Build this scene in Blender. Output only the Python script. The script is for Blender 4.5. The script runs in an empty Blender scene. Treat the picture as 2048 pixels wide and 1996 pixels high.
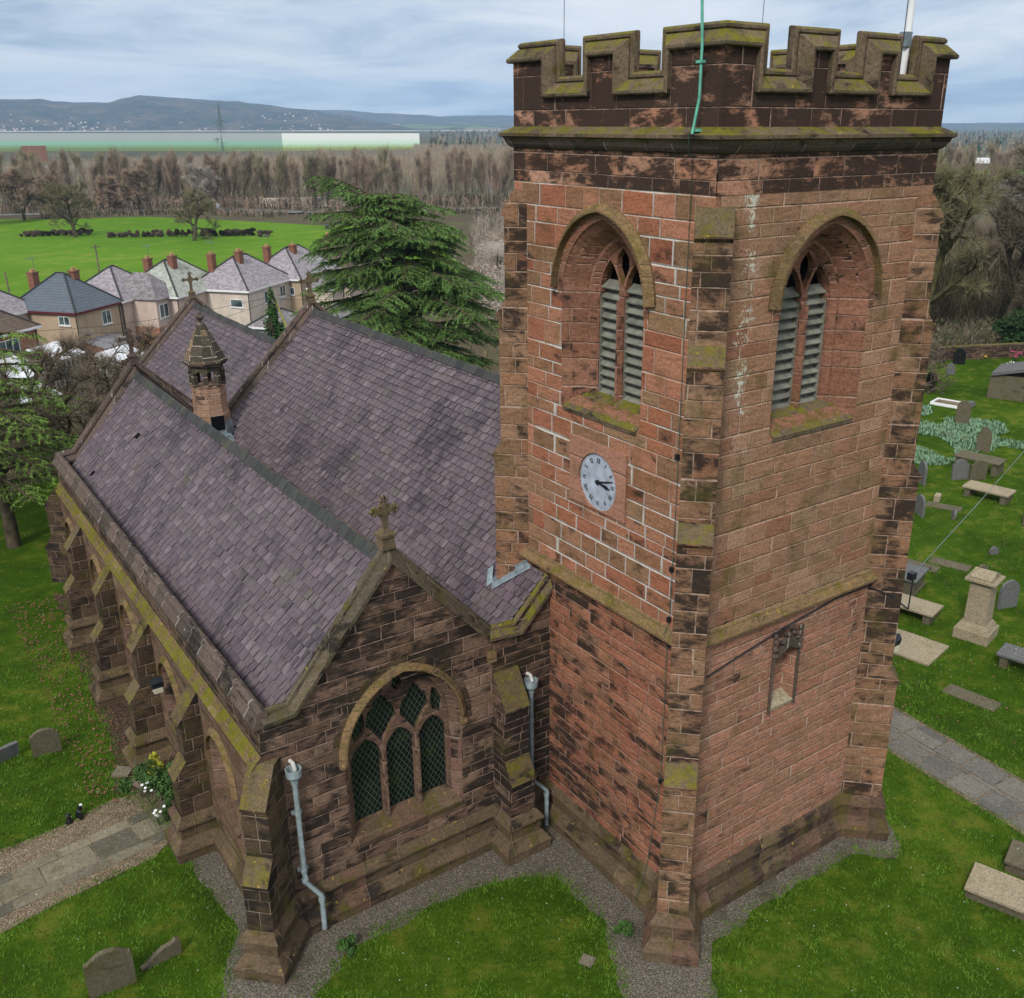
import bpy, bmesh, math, random
from math import sin, cos, pi, radians, sqrt, atan2, hypot, floor
from mathutils import Vector, Matrix, noise as mnoise
from mathutils.geometry import tessellate_polygon
random.seed(7)
SC = bpy.context.scene
COL = SC.collection

# ------------------------------------------------------------------ camera, world, sun, exposure
cam_d = bpy.data.cameras.new('camera'); cam = bpy.data.objects.new('camera', cam_d); COL.objects.link(cam)
cam.location = (-14.167, -14.156, 19.426)
cam.rotation_euler = (radians(90 - 20.975), 0, radians(-35.353))
cam_d.sensor_fit = 'HORIZONTAL'; cam_d.sensor_width = 36
cam_d.lens = 1956.25 / 2048 * 36
cam_d.shift_x = -(1084.2 - 1024) / 2048; cam_d.shift_y = (999.2 - 998) / 2048
cam_d.clip_start = 0.1; cam_d.clip_end = 30000
SC.camera = cam
SC.render.resolution_x = 1024; SC.render.resolution_y = 998
SC.view_settings.view_transform = 'Standard'; SC.view_settings.look = 'None'
SC.view_settings.exposure = 0.12; SC.view_settings.gamma = 1.0
SUN_EL, SUN_AZ = 42.0, 235.0      # azimuth clockwise from +Y

W = bpy.data.worlds.new('World'); SC.world = W; W.use_nodes = True
nt = W.node_tree; nt.nodes.clear()
def wn(t, **k):
    n = nt.nodes.new(t)
    for a, b in k.items(): setattr(n, a, b)
    return n
out = wn('ShaderNodeOutputWorld'); bg = wn('ShaderNodeBackground')
sky = wn('ShaderNodeTexSky', sky_type='NISHITA', sun_disc=False, sun_elevation=radians(SUN_EL), sun_rotation=radians(SUN_AZ))
skm = wn('ShaderNodeVectorMath', operation='SCALE'); skm.inputs['Scale'].default_value = 0.10
tc = wn('ShaderNodeTexCoord'); sep = wn('ShaderNodeSeparateXYZ')
def wmath(op, a, b=None, c=None, clamp=False):
    n = wn('ShaderNodeMath', operation=op, use_clamp=clamp)
    for i, x in enumerate((a, b, c)):
        if x is None: continue
        if isinstance(x, (int, float)): n.inputs[i].default_value = x
        else: nt.links.new(x, n.inputs[i])
    return n.outputs[0]
L = nt.links.new
L(sky.outputs[0], skm.inputs[0]); L(tc.outputs['Generated'], sep.inputs[0])
el = sep.outputs['Z']
# clouds lie on a flat layer: project the direction on it
den = wmath('ADD', wmath('MAXIMUM', el, 0.0), 0.10)
cv = wn('ShaderNodeCombineXYZ'); L(wmath('DIVIDE', sep.outputs['X'], den), cv.inputs[0]); L(wmath('DIVIDE', sep.outputs['Y'], den), cv.inputs[1])
n1 = wn('ShaderNodeTexNoise'); n1.inputs['Scale'].default_value = 0.75; n1.inputs['Detail'].default_value = 8; n1.inputs['Roughness'].default_value = 0.6; n1.inputs['Distortion'].default_value = 0.5
cvo = wn('ShaderNodeVectorMath', operation='ADD'); cvo.inputs[1].default_value = (3.1, 1.4, 0)
L(cv.outputs[0], cvo.inputs[0]); L(cvo.outputs[0], n1.inputs['Vector'])
n2 = wn('ShaderNodeTexNoise'); n2.inputs['Scale'].default_value = 0.28; n2.inputs['Detail'].default_value = 4; L(cvo.outputs[0], n2.inputs['Vector'])
cl = wmath('ADD', wmath('MULTIPLY', n1.outputs['Fac'], 0.55), wmath('MULTIPLY', n2.outputs['Fac'], 0.6))
r1 = wn('ShaderNodeValToRGB'); e = r1.color_ramp.elements
e[0].position = 0.45; e[0].color = (0.29, 0.385, 0.53, 1)
e[1].position = 0.645; e[1].color = (0.90, 0.92, 0.96, 1)
x_ = r1.color_ramp.elements.new(0.50); x_.color = (0.42, 0.515, 0.65, 1)
x_ = r1.color_ramp.elements.new(0.555); x_.color = (0.63, 0.71, 0.82, 1)
L(cl, r1.inputs[0])
# an overcast sky brightens towards the zenith
zen = wmath('MULTIPLY_ADD', wmath('SMOOTH_MAX', wmath('SUBTRACT', el, 0.14), 0.0, 0.05), 1.2, 1.0)
clm = wn('ShaderNodeVectorMath', operation='SCALE'); tnt = wn('ShaderNodeMix', data_type='RGBA'); L(wmath('MULTIPLY', wmath('SUBTRACT', el, 0.12), 2.0, clamp=True), tnt.inputs[0]); L(r1.outputs[0], tnt.inputs[6]); tnt.inputs[7].default_value = (0.62, 0.635, 0.65, 1)
L(tnt.outputs[2], clm.inputs[0]); L(zen, clm.inputs['Scale'])
mix = wn('ShaderNodeMix', data_type='RGBA'); mix.inputs[0].default_value = 0.92
L(skm.outputs[0], mix.inputs[6]); L(clm.outputs[0], mix.inputs[7])
L(mix.outputs[2], bg.inputs[0]); bg.inputs[1].default_value = 1.0; L(bg.outputs[0], out.inputs[0])

sun_d = bpy.data.lights.new('sun', 'SUN'); sun = bpy.data.objects.new('sun', sun_d); COL.objects.link(sun)
sun_d.energy = 2.7; sun_d.angle = radians(12); sun_d.color = (1.0, 0.95, 0.88)
az, elv = radians(SUN_AZ), radians(SUN_EL)
sdir = Vector((sin(az) * cos(elv), cos(az) * cos(elv), sin(elv)))
sun.rotation_euler = sdir.to_track_quat('Z', 'Y').to_euler(); sun.location = (-40, -40, 80)

# ------------------------------------------------------------------ shader helper
class S:
    """a socket with arithmetic"""
    def __init__(s, g, k): s.g, s.k = g, k
    def __add__(s, o): return s.g.m('ADD', s, o)
    __radd__ = __add__
    def __sub__(s, o): return s.g.m('SUBTRACT', s, o)
    def __rsub__(s, o): return s.g.m('SUBTRACT', o, s)
    def __mul__(s, o): return s.g.m('MULTIPLY', s, o)
    __rmul__ = __mul__
    def __truediv__(s, o): return s.g.m('DIVIDE', s, o)
class G:
    def __init__(s, name):
        s.mat = bpy.data.materials.new(name); s.mat.use_nodes = True; s.nt = s.mat.node_tree; s.nt.nodes.clear()
        s.o = s.nt.nodes.new('ShaderNodeOutputMaterial'); s.b = s.nt.nodes.new('ShaderNodeBsdfPrincipled')
        s.nt.links.new(s.b.outputs[0], s.o.inputs[0]); s.b.inputs['Roughness'].default_value = 0.85
        s.b.inputs['Specular IOR Level'].default_value = 0.08
    def put(s, sock, v):
        if isinstance(v, S): s.nt.links.new(v.k, sock)
        elif isinstance(v, bpy.types.NodeSocket): s.nt.links.new(v, sock)
        elif isinstance(v, (tuple, list)) and sock.type == 'RGBA' and len(v) == 3: sock.default_value = (*v, 1)
        else: sock.default_value = v
    def node(s, t, props=None, **ins):
        n = s.nt.nodes.new(t)
        for a, b in (props or {}).items(): setattr(n, a, b)
        for a, b in ins.items(): s.put(n.inputs[a.replace('_', ' ') if a.replace('_', ' ') in n.inputs else a], b)
        return n
    def m(s, op, a, b=None, c=None, clamp=False):
        n = s.nt.nodes.new('ShaderNodeMath'); n.operation = op; n.use_clamp = clamp
        for i, x in enumerate((a, b, c)):
            if x is not None: s.put(n.inputs[i], x)
        return S(s, n.outputs[0])
    def xyz(s, x, y=0.0, z=0.0):
        n = s.node('ShaderNodeCombineXYZ'); s.put(n.inputs[0], x); s.put(n.inputs[1], y); s.put(n.inputs[2], z); return S(s, n.outputs[0])
    def sep(s, v):
        n = s.node('ShaderNodeSeparateXYZ'); s.put(n.inputs[0], v); return [S(s, q) for q in n.outputs]
    def noise(s, v, scale, detail=3.0, rough=0.55, dist=0.0, dim='3D'):
        n = s.node('ShaderNodeTexNoise', {'noise_dimensions': dim}, Vector=v, Scale=scale, Detail=detail, Roughness=rough, Distortion=dist)
        return S(s, n.outputs[0])
    def white(s, v):
        n = s.node('ShaderNodeTexWhiteNoise', {'noise_dimensions': '3D'}, Vector=v); return S(s, n.outputs['Value']), S(s, n.outputs['Color'])
    def ss(s, x, a, b):   # smoothstep
        n = s.node('ShaderNodeMapRange', {'interpolation_type': 'SMOOTHSTEP'}); s.put(n.inputs[0], x)
        s.put(n.inputs[1], a); s.put(n.inputs[2], b); return S(s, n.outputs[0])
    def mix(s, f, a, b, bt='MIX'):
        n = s.node('ShaderNodeMix', {'data_type': 'RGBA', 'blend_type': bt}); s.put(n.inputs[0], f); s.put(n.inputs[6], a); s.put(n.inputs[7], b); return S(s, n.outputs[2])
    def ramp(s, f, pts, const=False):
        n = s.node('ShaderNodeValToRGB'); r = n.color_ramp; r.interpolation = 'CONSTANT' if const else 'LINEAR'
        while len(r.elements) > 1: r.elements.remove(r.elements[-1])
        for i, (p, c) in enumerate(pts):
            q = r.elements[0] if i == 0 else r.elements.new(p)
            q.position = p; q.color = (*c, 1)
        s.put(n.inputs[0], f); return S(s, n.outputs[0])
    def vscale(s, v, t):
        n = s.node('ShaderNodeVectorMath', {'operation': 'MULTIPLY'}); s.put(n.inputs[0], v); n.inputs[1].default_value = t; return S(s, n.outputs[0])
    def scalev(s, v, f):
        n = s.node('ShaderNodeVectorMath', {'operation': 'SCALE'}); s.put(n.inputs[0], v); s.put(n.inputs['Scale'], f); return S(s, n.outputs[0])
    def pos(s): return S(s, s.node('ShaderNodeNewGeometry').outputs['Position'])
    def nz(s): return s.sep(S(s, s.node('ShaderNodeNewGeometry').outputs['True Normal']))[2]
    def uv(s): return S(s, s.node('ShaderNodeUVMap').outputs[0])
    def attr(s, name):
        n = s.node('ShaderNodeAttribute', {'attribute_name': name}); return S(s, n.outputs['Fac'])
    def bump(s, h, strength=0.5, dist=0.02):
        n = s.node('ShaderNodeBump', Height=h, Strength=strength, Distance=dist); s.nt.links.new(n.outputs[0], s.b.inputs['Normal'])
    def color(s, c): s.put(s.b.inputs['Base Color'], c)
    def rough(s, r): s.put(s.b.inputs['Roughness'], r)

def plain(name, c, rough=0.7, metal=0.0, var=0.25, scale=3.0, bump=0.0):
    g = G(name); g.b.inputs['Specular IOR Level'].default_value = 0.08 if rough > 0.6 else 0.4; p = g.pos(); n = g.noise(p, scale, 4)
    c2 = tuple(x * (1 - var) for x in c); c3 = tuple(min(1, x * (1 + var)) for x in c)
    g.color(g.ramp(n, [(0.3, c2), (0.7, c3)])); g.rough(rough); g.b.inputs['Metallic'].default_value = metal
    if bump: g.bump(g.noise(p, scale * 6, 3), bump, 0.02)
    return g.mat

def stone(name, cols, mortar=(0.36, 0.25, 0.2), h=0.34, w=0.78, mw=0.012, stain=0.5, moss=0.5, seed=1.0, dark=(0.020, 0.0165, 0.0155),
          white=0.0, lichen=False, bed=0.5, green=0.0, mossc=(0.13, 0.12, 0.018)):
    """coursed ashlar in metres on the UV (u along the wall, v up), with soot, bedding lines, moss on what faces up"""
    g = G(name); u, v, _ = g.sep(g.uv()); P = g.pos()
    v2 = v / h + (0.5 if h > 100 else 0.0) + 0.24 * g.m('SINE', v * 2.3 + seed) + 0.13 * g.m('SINE', v * 5.3 + seed * 2)
    row = g.m('FLOOR', v2); fv = v2 - row
    rr, _c = g.white(g.xyz(row, seed, 3.3))
    u2 = u / w * (rr * 0.55 + 0.75) + rr * 17.0 + 0.2 * g.m('SINE', u * 2.1 + rr * 40.0)
    colm = g.m('FLOOR', u2); fu = u2 - colm
    du = g.m('MINIMUM', fu, 1.0 - fu) * w; dv = g.m('MINIMUM', fv, 1.0 - fv) * h
    wob = g.noise(P, 5.0, 3)
    d = g.m('MINIMUM', du, dv) + (wob - 0.5) * 0.022
    _w, rc = g.white(g.xyz(colm, row, seed)); ra, rb, rd = g.sep(rc)
    big = g.noise(P, 0.35, 3, 0.6)
    mwid = mw + (g.ss(big, 0.46, 0.58) * 0.011 if white else 0.0) * 1.0 if white else mw
    mort = 1.0 - g.ss(d, mwid * 0.6 if isinstance(mwid, S) else mw * 0.6, mwid * 1.5 + 0.002 if isinstance(mwid, S) else mw * 1.5 + 0.002)
    base = g.ramp(ra, [(i / max(1, len(cols) - 1), c) for i, c in enumerate(cols)])
    # bedding: fine nearly level streaks, tilted by a random amount in each block
    uvb = g.xyz(u * 1.2 + ra * 9.0, v * 9.0 + u * (rb - 0.5) * 5.0, rd * 20.0)
    bd = g.noise(uvb, 1.6, 4, 0.65, 0.6)
    base = g.mix(bed, base, g.mix(1.0, base, g.ramp(bd, [(0.3, (0.36, 0.33, 0.31)), (0.5, (1, 1, 1)), (0.7, (1.4, 1.36, 1.3))]), 'MULTIPLY'))
    fine = g.noise(P, 16.0, 4, 0.7)
    base = g.mix(1.0, base, g.ramp(fine, [(0.28, (0.5, 0.47, 0.46)), (0.5, (1, 1, 1)), (0.72, (1.35, 1.33, 1.3))]), 'MULTIPLY')
    st = g.noise(g.xyz(u * 0.9, v * 1.6, seed + rd * 1.1), 1.5, 5, 0.68, 0.35)
    sm = g.ss(st * 1.15 + rb * 0.15 + (big - 0.5) * 0.7 + (bd - 0.5) * 0.45 + (fine - 0.5) * 0.3 - (1.0 - stain) * 0.45, 0.56, 0.78)
    base = g.mix(sm * 0.92, base, dark)
    pits = g.ss(g.noise(P, 34.0, 2, 0.5), 0.66, 0.74)
    base = g.mix(pits * 0.55, base, (0.03, 0.018, 0.012))
    mc = g.mix(g.ss(big + (wob - 0.5) * 0.5, 0.42, 0.52) * white, mortar, (0.50, 0.46, 0.42)) if white else g.mix(g.ss(wob, 0.4, 0.7), mortar, tuple(x * 0.55 for x in mortar))
    base = g.mix(mort, base, mc)
    if green: base = g.mix(g.ss(g.noise(P, 1.3, 4, 0.6), 0.5, 0.72) * green, base, (0.07, 0.062, 0.014))
    if lichen:
        px, py, pz = g.sep(P)
        band = g.m('POWER', 2.718, g.m('POWER', (px - 1.05) / 0.42, 2.0) * -1.0) * g.ss(pz, 11.5, 13.5) * g.ss(py * -1.0, -0.4, 0.0)
        base = g.mix(g.ss(g.noise(P, 9.0, 4, 0.8) + g.noise(P, 1.7, 3) * 0.7 + band * 0.24, 1.12, 1.17) * band, base, (0.5, 0.5, 0.42))
    nz = g.nz()
    up = g.ss(nz, 0.2, 0.55)
    mn = g.noise(P, 2.6, 6, 0.78)
    mc1 = g.mix(g.noise(P, 7.0, 3), mossc, tuple(x * 0.4 for x in mossc))
    base = g.mix(up * g.ss(mn, 0.72 - 0.36 * moss, 0.9 - 0.36 * moss) * 0.85, base, mc1)
    spot = g.ss(g.noise(P, 6.0, 3, 0.6), 0.67, 0.71)
    base = g.mix(spot * up * 0.7, base, (0.35, 0.26, 0.03) if moss > 0.4 else (0.3, 0.3, 0.26))
    g.color(base); g.rough(0.88)
    hgt = g.ss(d, 0.0, 0.03) * 0.7 + fine * 0.35 + bd * 0.25 + rd * 0.25
    g.bump(hgt, 0.8, 0.035)
    return g.mat

PINK = [(0.34, 0.14, 0.082), (0.26, 0.10, 0.06), (0.38, 0.175, 0.11), (0.20, 0.12, 0.07), (0.32, 0.125, 0.07), (0.24, 0.155, 0.09), (0.36, 0.155, 0.10)]
TAN = [(0.265, 0.148, 0.092), (0.31, 0.168, 0.106), (0.215, 0.132, 0.08), (0.34, 0.205, 0.138), (0.25, 0.122, 0.076), (0.27, 0.178, 0.112)]
BRN = [(0.14, 0.088, 0.06), (0.105, 0.062, 0.044), (0.175, 0.11, 0.075), (0.09, 0.06, 0.045), (0.21, 0.14, 0.10)]
PALE = [(0.40, 0.20, 0.125), (0.34, 0.175, 0.11), (0.44, 0.25, 0.17), (0.30, 0.145, 0.09)]
M = {}
M['tower_s'] = stone('sandstone tower south', PINK, (0.42, 0.27, 0.2), 0.40, 0.86, 0.012, 0.62, 0.75, 1.0, white=1.0, green=0.35)
M['tower_w'] = stone('sandstone tower west', TAN, (0.43, 0.29, 0.21), 0.40, 0.86, 0.010, 0.48, 0.6, 4.0, lichen=True, green=0.6)
M['tower_s_low'] = stone('sandstone tower south lower', [(0.31, 0.13, 0.08), (0.26, 0.105, 0.065), (0.33, 0.15, 0.092), (0.20, 0.11, 0.07), (0.29, 0.12, 0.07)], (0.34, 0.215, 0.165), 0.29, 0.92, 0.009, 0.95, 0.75, 7.0, green=0.3)
M['tower_w_low'] = stone('sandstone tower west lower', [(0.32, 0.155, 0.105), (0.35, 0.18, 0.125), (0.28, 0.135, 0.09), (0.265, 0.155, 0.10), (0.31, 0.15, 0.098)], (0.42, 0.30, 0.235), 0.29, 0.86, 0.009, 0.55, 0.6, 9.0, green=0.3)
M['band'] = stone('sandstone band under cornice', PALE, (0.33, 0.23, 0.18), 0.42, 1.35, 0.007, 1.25, 0.7, 2.0, bed=0.35)
M['parapet'] = stone('sooty sandstone parapet', PALE, (0.32, 0.22, 0.17), 0.71, 1.35, 0.007, 1.38, 0.8, 5.2, bed=0.3)
M['buttress'] = stone('sandstone buttress', [(0.215, 0.125, 0.075), (0.26, 0.14, 0.085), (0.18, 0.11, 0.065), (0.27, 0.165, 0.105), (0.22, 0.11, 0.065)], (0.36, 0.25, 0.19), 0.43, 0.78, 0.012, 0.98, 0.7, 6.0, green=0.5)
M['coping'] = stone('mossy coping stone', [(0.10, 0.08, 0.055), (0.15, 0.11, 0.075), (0.075, 0.06, 0.045)], (0.12, 0.1, 0.08), 400.0, 0.95, 0.006, 0.75, 0.84, 3.0, bed=0.3, green=0.9, mossc=(0.19, 0.18, 0.018))
M['slope'] = stone('mossy weathering stone', [(0.12, 0.09, 0.055), (0.155, 0.115, 0.07), (0.095, 0.07, 0.042)], (0.12, 0.1, 0.07), 400.0, 400.0, 0.006, 0.55, 0.75, 3.3, bed=0.3, green=0.9, mossc=(0.19, 0.165, 0.025))
M['coping_mid'] = stone('olive grey coping stone', [(0.09, 0.075, 0.055), (0.125, 0.10, 0.07), (0.07, 0.06, 0.045)], (0.2, 0.17, 0.13), 400.0, 0.95, 0.006, 0.75, 0.55, 3.7, bed=0.2, green=0.7, mossc=(0.12, 0.11, 0.025))
M['coping_dark'] = stone('dark coping stone', [(0.085, 0.065, 0.055), (0.12, 0.09, 0.075), (0.055, 0.045, 0.04)], (0.3, 0.28, 0.25), 400.0, 0.9, 0.010, 0.7, 0.1, 8.0, bed=0.2, green=0.25)
M['aisle'] = stone('brown sandstone aisle', BRN, (0.31, 0.21, 0.16), 0.27, 0.80, 0.008, 1.15, 0.55, 11.0, green=0.35)
M['aisle_top'] = stone('pale sandstone gable', [(0.20, 0.125, 0.09), (0.13, 0.08, 0.058), (0.25, 0.165, 0.12), (0.10, 0.065, 0.05)], (0.31, 0.21, 0.16), 0.33, 1.0, 0.007, 1.05, 0.55, 12.0, green=0.2)
M['aisle_s'] = stone('mossy sandstone south wall', BRN, (0.3, 0.2, 0.15), 0.32, 0.8, 0.008, 0.5, 0.9, 14.0, green=0.55, mossc=(0.19, 0.185, 0.01))
M['aisle_b'] = stone('dark shaded sandstone buttress', [(0.08, 0.055, 0.036), (0.06, 0.042, 0.03), (0.105, 0.07, 0.042), (0.12, 0.083, 0.056)], (0.24, 0.18, 0.135), 0.42, 0.7, 0.008, 0.95, 0.5, 13.0, green=0.6, mossc=(0.12, 0.10, 0.04))  # brown stone, its colour deepened further in place of dimmer light on the left
M['plinth'] = stone('weathered plinth stone', [(0.10, 0.072, 0.045), (0.125, 0.09, 0.056), (0.08, 0.055, 0.038), (0.13, 0.078, 0.054)], (0.2, 0.14, 0.1), 400.0, 0.95, 0.008, 0.75, 0.55, 15.0, green=0.85, mossc=(0.11, 0.095, 0.025))
M['trim'] = stone('dressed window stone', [(0.25, 0.12, 0.08), (0.21, 0.10, 0.068), (0.27, 0.14, 0.095)], (0.36, 0.25, 0.2), 0.48, 3.0, 0.008, 0.62, 0.8, 16.0, bed=0.5, green=0.25)
M['trim_dark'] = stone('brown window stone', [(0.17, 0.10, 0.075), (0.135, 0.082, 0.062), (0.2, 0.125, 0.095)], (0.3, 0.22, 0.17), 0.48, 3.0, 0.008, 0.8, 0.6, 26.0, bed=0.5, green=0.3)
M['hood'] = stone('lichened hood stone', [(0.17, 0.12, 0.055), (0.21, 0.135, 0.07), (0.13, 0.09, 0.05)], (0.2, 0.15, 0.1), 0.6, 3.0, 0.006, 0.55, 0.62, 17.0, bed=0.4, green=0.7, mossc=(0.17, 0.15, 0.025))
M['panel'] = stone('smooth clock panel stone', [(0.34, 0.17, 0.12), (0.30, 0.155, 0.105)], (0.36, 0.25, 0.2), 1.7, 2.2, 0.006, 0.12, 0.6, 18.0, bed=0.3, green=0.35)
M['turret'] = stone('turret sandstone', [(0.32, 0.2, 0.14), (0.37, 0.235, 0.165), (0.26, 0.155, 0.105)], (0.45, 0.36, 0.28), 0.3, 0.65, 0.008, 0.55, 0.3, 19.0, bed=0.2)
M['spire'] = stone('dark spire stone', [(0.06, 0.055, 0.04), (0.08, 0.068, 0.05), (0.05, 0.045, 0.035), (0.075, 0.06, 0.045), (0.25, 0.17, 0.11)], (0.4, 0.34, 0.27), 0.36, 0.7, 0.009, 0.35, 0.15, 20.0, bed=0.2, green=0.3)
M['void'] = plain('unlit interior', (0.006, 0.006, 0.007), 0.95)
M['louvre'] = plain('weathered grey louvre wood', (0.18, 0.18, 0.15), 0.8, 0, 0.3, 4, 0.2)
M['lead'] = plain('lead sheet', (0.22, 0.27, 0.30), 0.5, 0.3, 0.4, 5)
M['pipe'] = plain('blue grey pipe paint', (0.24, 0.29, 0.31), 0.5, 0, 0.3, 5)
M['pipe_white'] = plain('dirty white plastic', (0.42, 0.42, 0.40), 0.5, 0, 0.3, 8)
M['bronze'] = plain('verdigris copper strip', (0.10, 0.36, 0.27), 0.6, 0, 0.25, 4)
M['strip'] = plain('dull green strip', (0.05, 0.10, 0.08), 0.6, 0, 0.2, 4)
M['black'] = plain('black metal', (0.012, 0.014, 0.018), 0.45, 0, 0.2, 4)
M['white_paint'] = plain('white paint', (0.72, 0.73, 0.74), 0.4, 0, 0.08, 1)
M['cream'] = plain('cream plastic', (0.5, 0.47, 0.36), 0.5, 0, 0.1, 3)

def slate_mat(name, cols, moss=0.3):
    g = G(name); r = g.attr('rnd'); P = g.pos(); u, v, _ = g.sep(g.uv())
    base = g.ramp(r, [(i / (len(cols) - 1), c) for i, c in enumerate(cols)])
    grain = g.noise(g.xyz(u * 9.0, v * 1.3, r * 30.0), 2.4, 4, 0.7)
    base = g.mix(1.0, base, g.ramp(grain, [(0.28, (0.42, 0.40, 0.44)), (0.5, (0.95, 0.95, 0.95)), (0.72, (1.3, 1.3, 1.28))]), 'MULTIPLY')
    big = g.noise(P, 0.35, 4, 0.65)
    st = g.noise(g.xyz(u * 5.0, v * 0.7, 4.0), 1.0, 4, 0.7)
    base = g.mix(g.ss(st + (big - 0.5) * 1.2, 0.52, 0.72) * 0.85, base, (0.045, 0.036, 0.044))
    base = g.mix(g.ss(g.noise(P, 0.8, 5, 0.75) + moss * 0.2, 0.64, 0.8) * 0.6, base, (0.085, 0.085, 0.04))
    g.color(base); g.rough(g.m('MULTIPLY_ADD', grain, 0.3, 0.55)); g.b.inputs['Specular IOR Level'].default_value = 0.14
    g.bump(grain, 0.25, 0.01); return g.mat
M['slate'] = slate_mat('purple slate', [(0.104, 0.080, 0.095), (0.122, 0.093, 0.108), (0.088, 0.070, 0.082), (0.136, 0.105, 0.119), (0.108, 0.090, 0.092), (0.165, 0.132, 0.146)])
M['slate_side'] = plain('dirty row shadow slate edge', (0.022, 0.018, 0.017), 0.9)  # joint dirt plus the shadow between slate rows, painted as a dark colour
M['slate_edge'] = slate_mat('ridge tile clay', [(0.045, 0.048, 0.047), (0.058, 0.06, 0.056), (0.035, 0.038, 0.035)], 0.5)

def glass_mat():
    g = G('leaded glass'); u, v, _ = g.sep(g.uv()); P = g.pos()
    a = (u + v * 0.62) / 0.155; b = (u - v * 0.62) / 0.155
    fa = g.m('FRACT', a); fb = g.m('FRACT', b)
    ln = g.m('MINIMUM', g.m('MINIMUM', fa, 1.0 - fa), g.m('MINIMUM', fb, 1.0 - fb))
    lead = 1.0 - g.ss(ln, 0.03, 0.08)
    n = g.noise(P, 1.6, 4, 0.6)
    base = g.ramp(n, [(0.35, (0.004, 0.006, 0.005)), (0.55, (0.006, 0.013, 0.009)), (0.7, (0.014, 0.026, 0.006))])
    g.color(g.mix(lead, base, (0.06, 0.075, 0.065))); g.rough(g.m('MULTIPLY_ADD', lead, 0.4, 0.22))
    g.b.inputs['Specular IOR Level'].default_value = 0.4
    g.bump(g.noise(P, 6.0, 2), 0.3, 0.02); return g.mat
M['glass'] = glass_mat()
g = G('window pane'); g.color(g.ramp(g.noise(g.pos(), 0.8, 2), [(0.4, (0.02, 0.035, 0.04)), (0.6, (0.10, 0.15, 0.15))])); g.rough(0.08); g.b.inputs['Specular IOR Level'].default_value = 0.6; M['pane'] = g.mat

def ground_mat(name, cols, scale=1.0, bump=0.6, yellow=0.2, extra=None):
    g = G(name); P = g.pos(); x, y, z = g.sep(P); P2 = g.xyz(x, y, 0.0)
    a = g.noise(P2, 0.16 * scale, 3, 0.6); b = g.noise(P2, 1.1 * scale, 4, 0.65); c = g.noise(P2, 9.0 * scale, 4, 0.75); d = g.noise(P2, 45.0 * scale, 2, 0.6)
    f = a * 0.5 + b * 0.42 + c * 0.45 + d * 0.3 - 0.335
    base = g.ramp(f, [(0.28, cols[0]), (0.5, cols[1]), (0.72, cols[2])])
    base = g.mix(g.ss(b + a * 0.4, 0.72, 0.9) * yellow, base, cols[3] if len(cols) > 3 else cols[2])
    if extra: base = extra(g, base, P2)
    base = g.mix(g.ss(g.noise(P2, 0.55 * scale, 5, 0.75) - a * 0.2, 0.5, 0.62) * yellow * 0.8, base, tuple(q * k for q, k in zip(cols[1], (1.7, 0.85, 2.2))))
    g.color(base); g.rough(0.95); g.b.inputs['Specular IOR Level'].default_value = 0.03
    g.bump(c * 0.6 + d * 0.5 + b * 0.5, bump, 0.06); return g.mat
def daisies(g, base, P2):
    w, _ = g.white(g.vscale(P2, (1, 1, 1)))
    v = g.node('ShaderNodeTexVoronoi', {'voronoi_dimensions': '2D'}, Vector=P2, Scale=2.3)
    dd = S(g, v.outputs['Distance']); cc = g.sep(S(g, v.outputs['Color']))[0]
    return g.mix((1.0 - g.ss(dd, 0.028, 0.042)) * g.ss(cc, 0.86, 0.87), base, (0.6, 0.62, 0.6))
M['lawn'] = ground_mat('churchyard grass', [(0.013, 0.030, 0.003), (0.038, 0.080, 0.005), (0.088, 0.155, 0.010), (0.12, 0.125, 0.018)], 1.0, 1.0, 0.7, daisies)
M['field'] = ground_mat('pasture grass', [(0.055, 0.125, 0.010), (0.085, 0.18, 0.012), (0.12, 0.225, 0.018), (0.17, 0.20, 0.04)], 0.16, 0.4, 0.6)
M['rough_land'] = ground_mat('winter scrub land', [(0.055, 0.045, 0.03), (0.085, 0.068, 0.045), (0.10, 0.095, 0.05), (0.07, 0.10, 0.03)], 0.08, 0.5, 0.6)
M['far_land'] = ground_mat('far farmland', [(0.055, 0.05, 0.04), (0.08, 0.08, 0.055), (0.10, 0.15, 0.05), (0.16, 0.15, 0.10)], 0.012, 0.2, 0.8)
def grit(name, cols, sc=26.0, leaf=0.0):
    g = G(name); x, y, _ = g.sep(g.pos()); P = g.xyz(x, y, 0.0)
    v = g.node('ShaderNodeTexVoronoi', {'voronoi_dimensions': '2D'}, Vector=P, Scale=sc)
    r = g.sep(S(g, v.outputs['Color']))[0]; dd = S(g, v.outputs['Distance'])
    base = g.ramp(r, [(i / (len(cols) - 1), c) for i, c in enumerate(cols)])
    base = g.mix(g.ss(dd, 0.3, 0.7) * 0.7, base, (0.03, 0.025, 0.02))
    b = g.noise(P, 1.0, 4, 0.7)
    base = g.mix(g.ss(b, 0.5, 0.68) * 0.55, base, (0.05, 0.045, 0.025))
    base = g.mix(g.ss(g.noise(P, 2.3, 4, 0.7), 0.6, 0.7) * 0.6, base, (0.03, 0.06, 0.012))
    g.color(base); g.bump(1.0 - dd, 0.8, 0.02); return g.mat
M['gravel'] = grit('grey gravel', [(0.09, 0.08, 0.062), (0.17, 0.15, 0.12), (0.12, 0.10, 0.08), (0.25, 0.225, 0.19)])
M['gravel_buff'] = grit('buff gravel', [(0.17, 0.12, 0.07), (0.26, 0.19, 0.12), (0.13, 0.10, 0.07), (0.36, 0.3, 0.22)])
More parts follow.
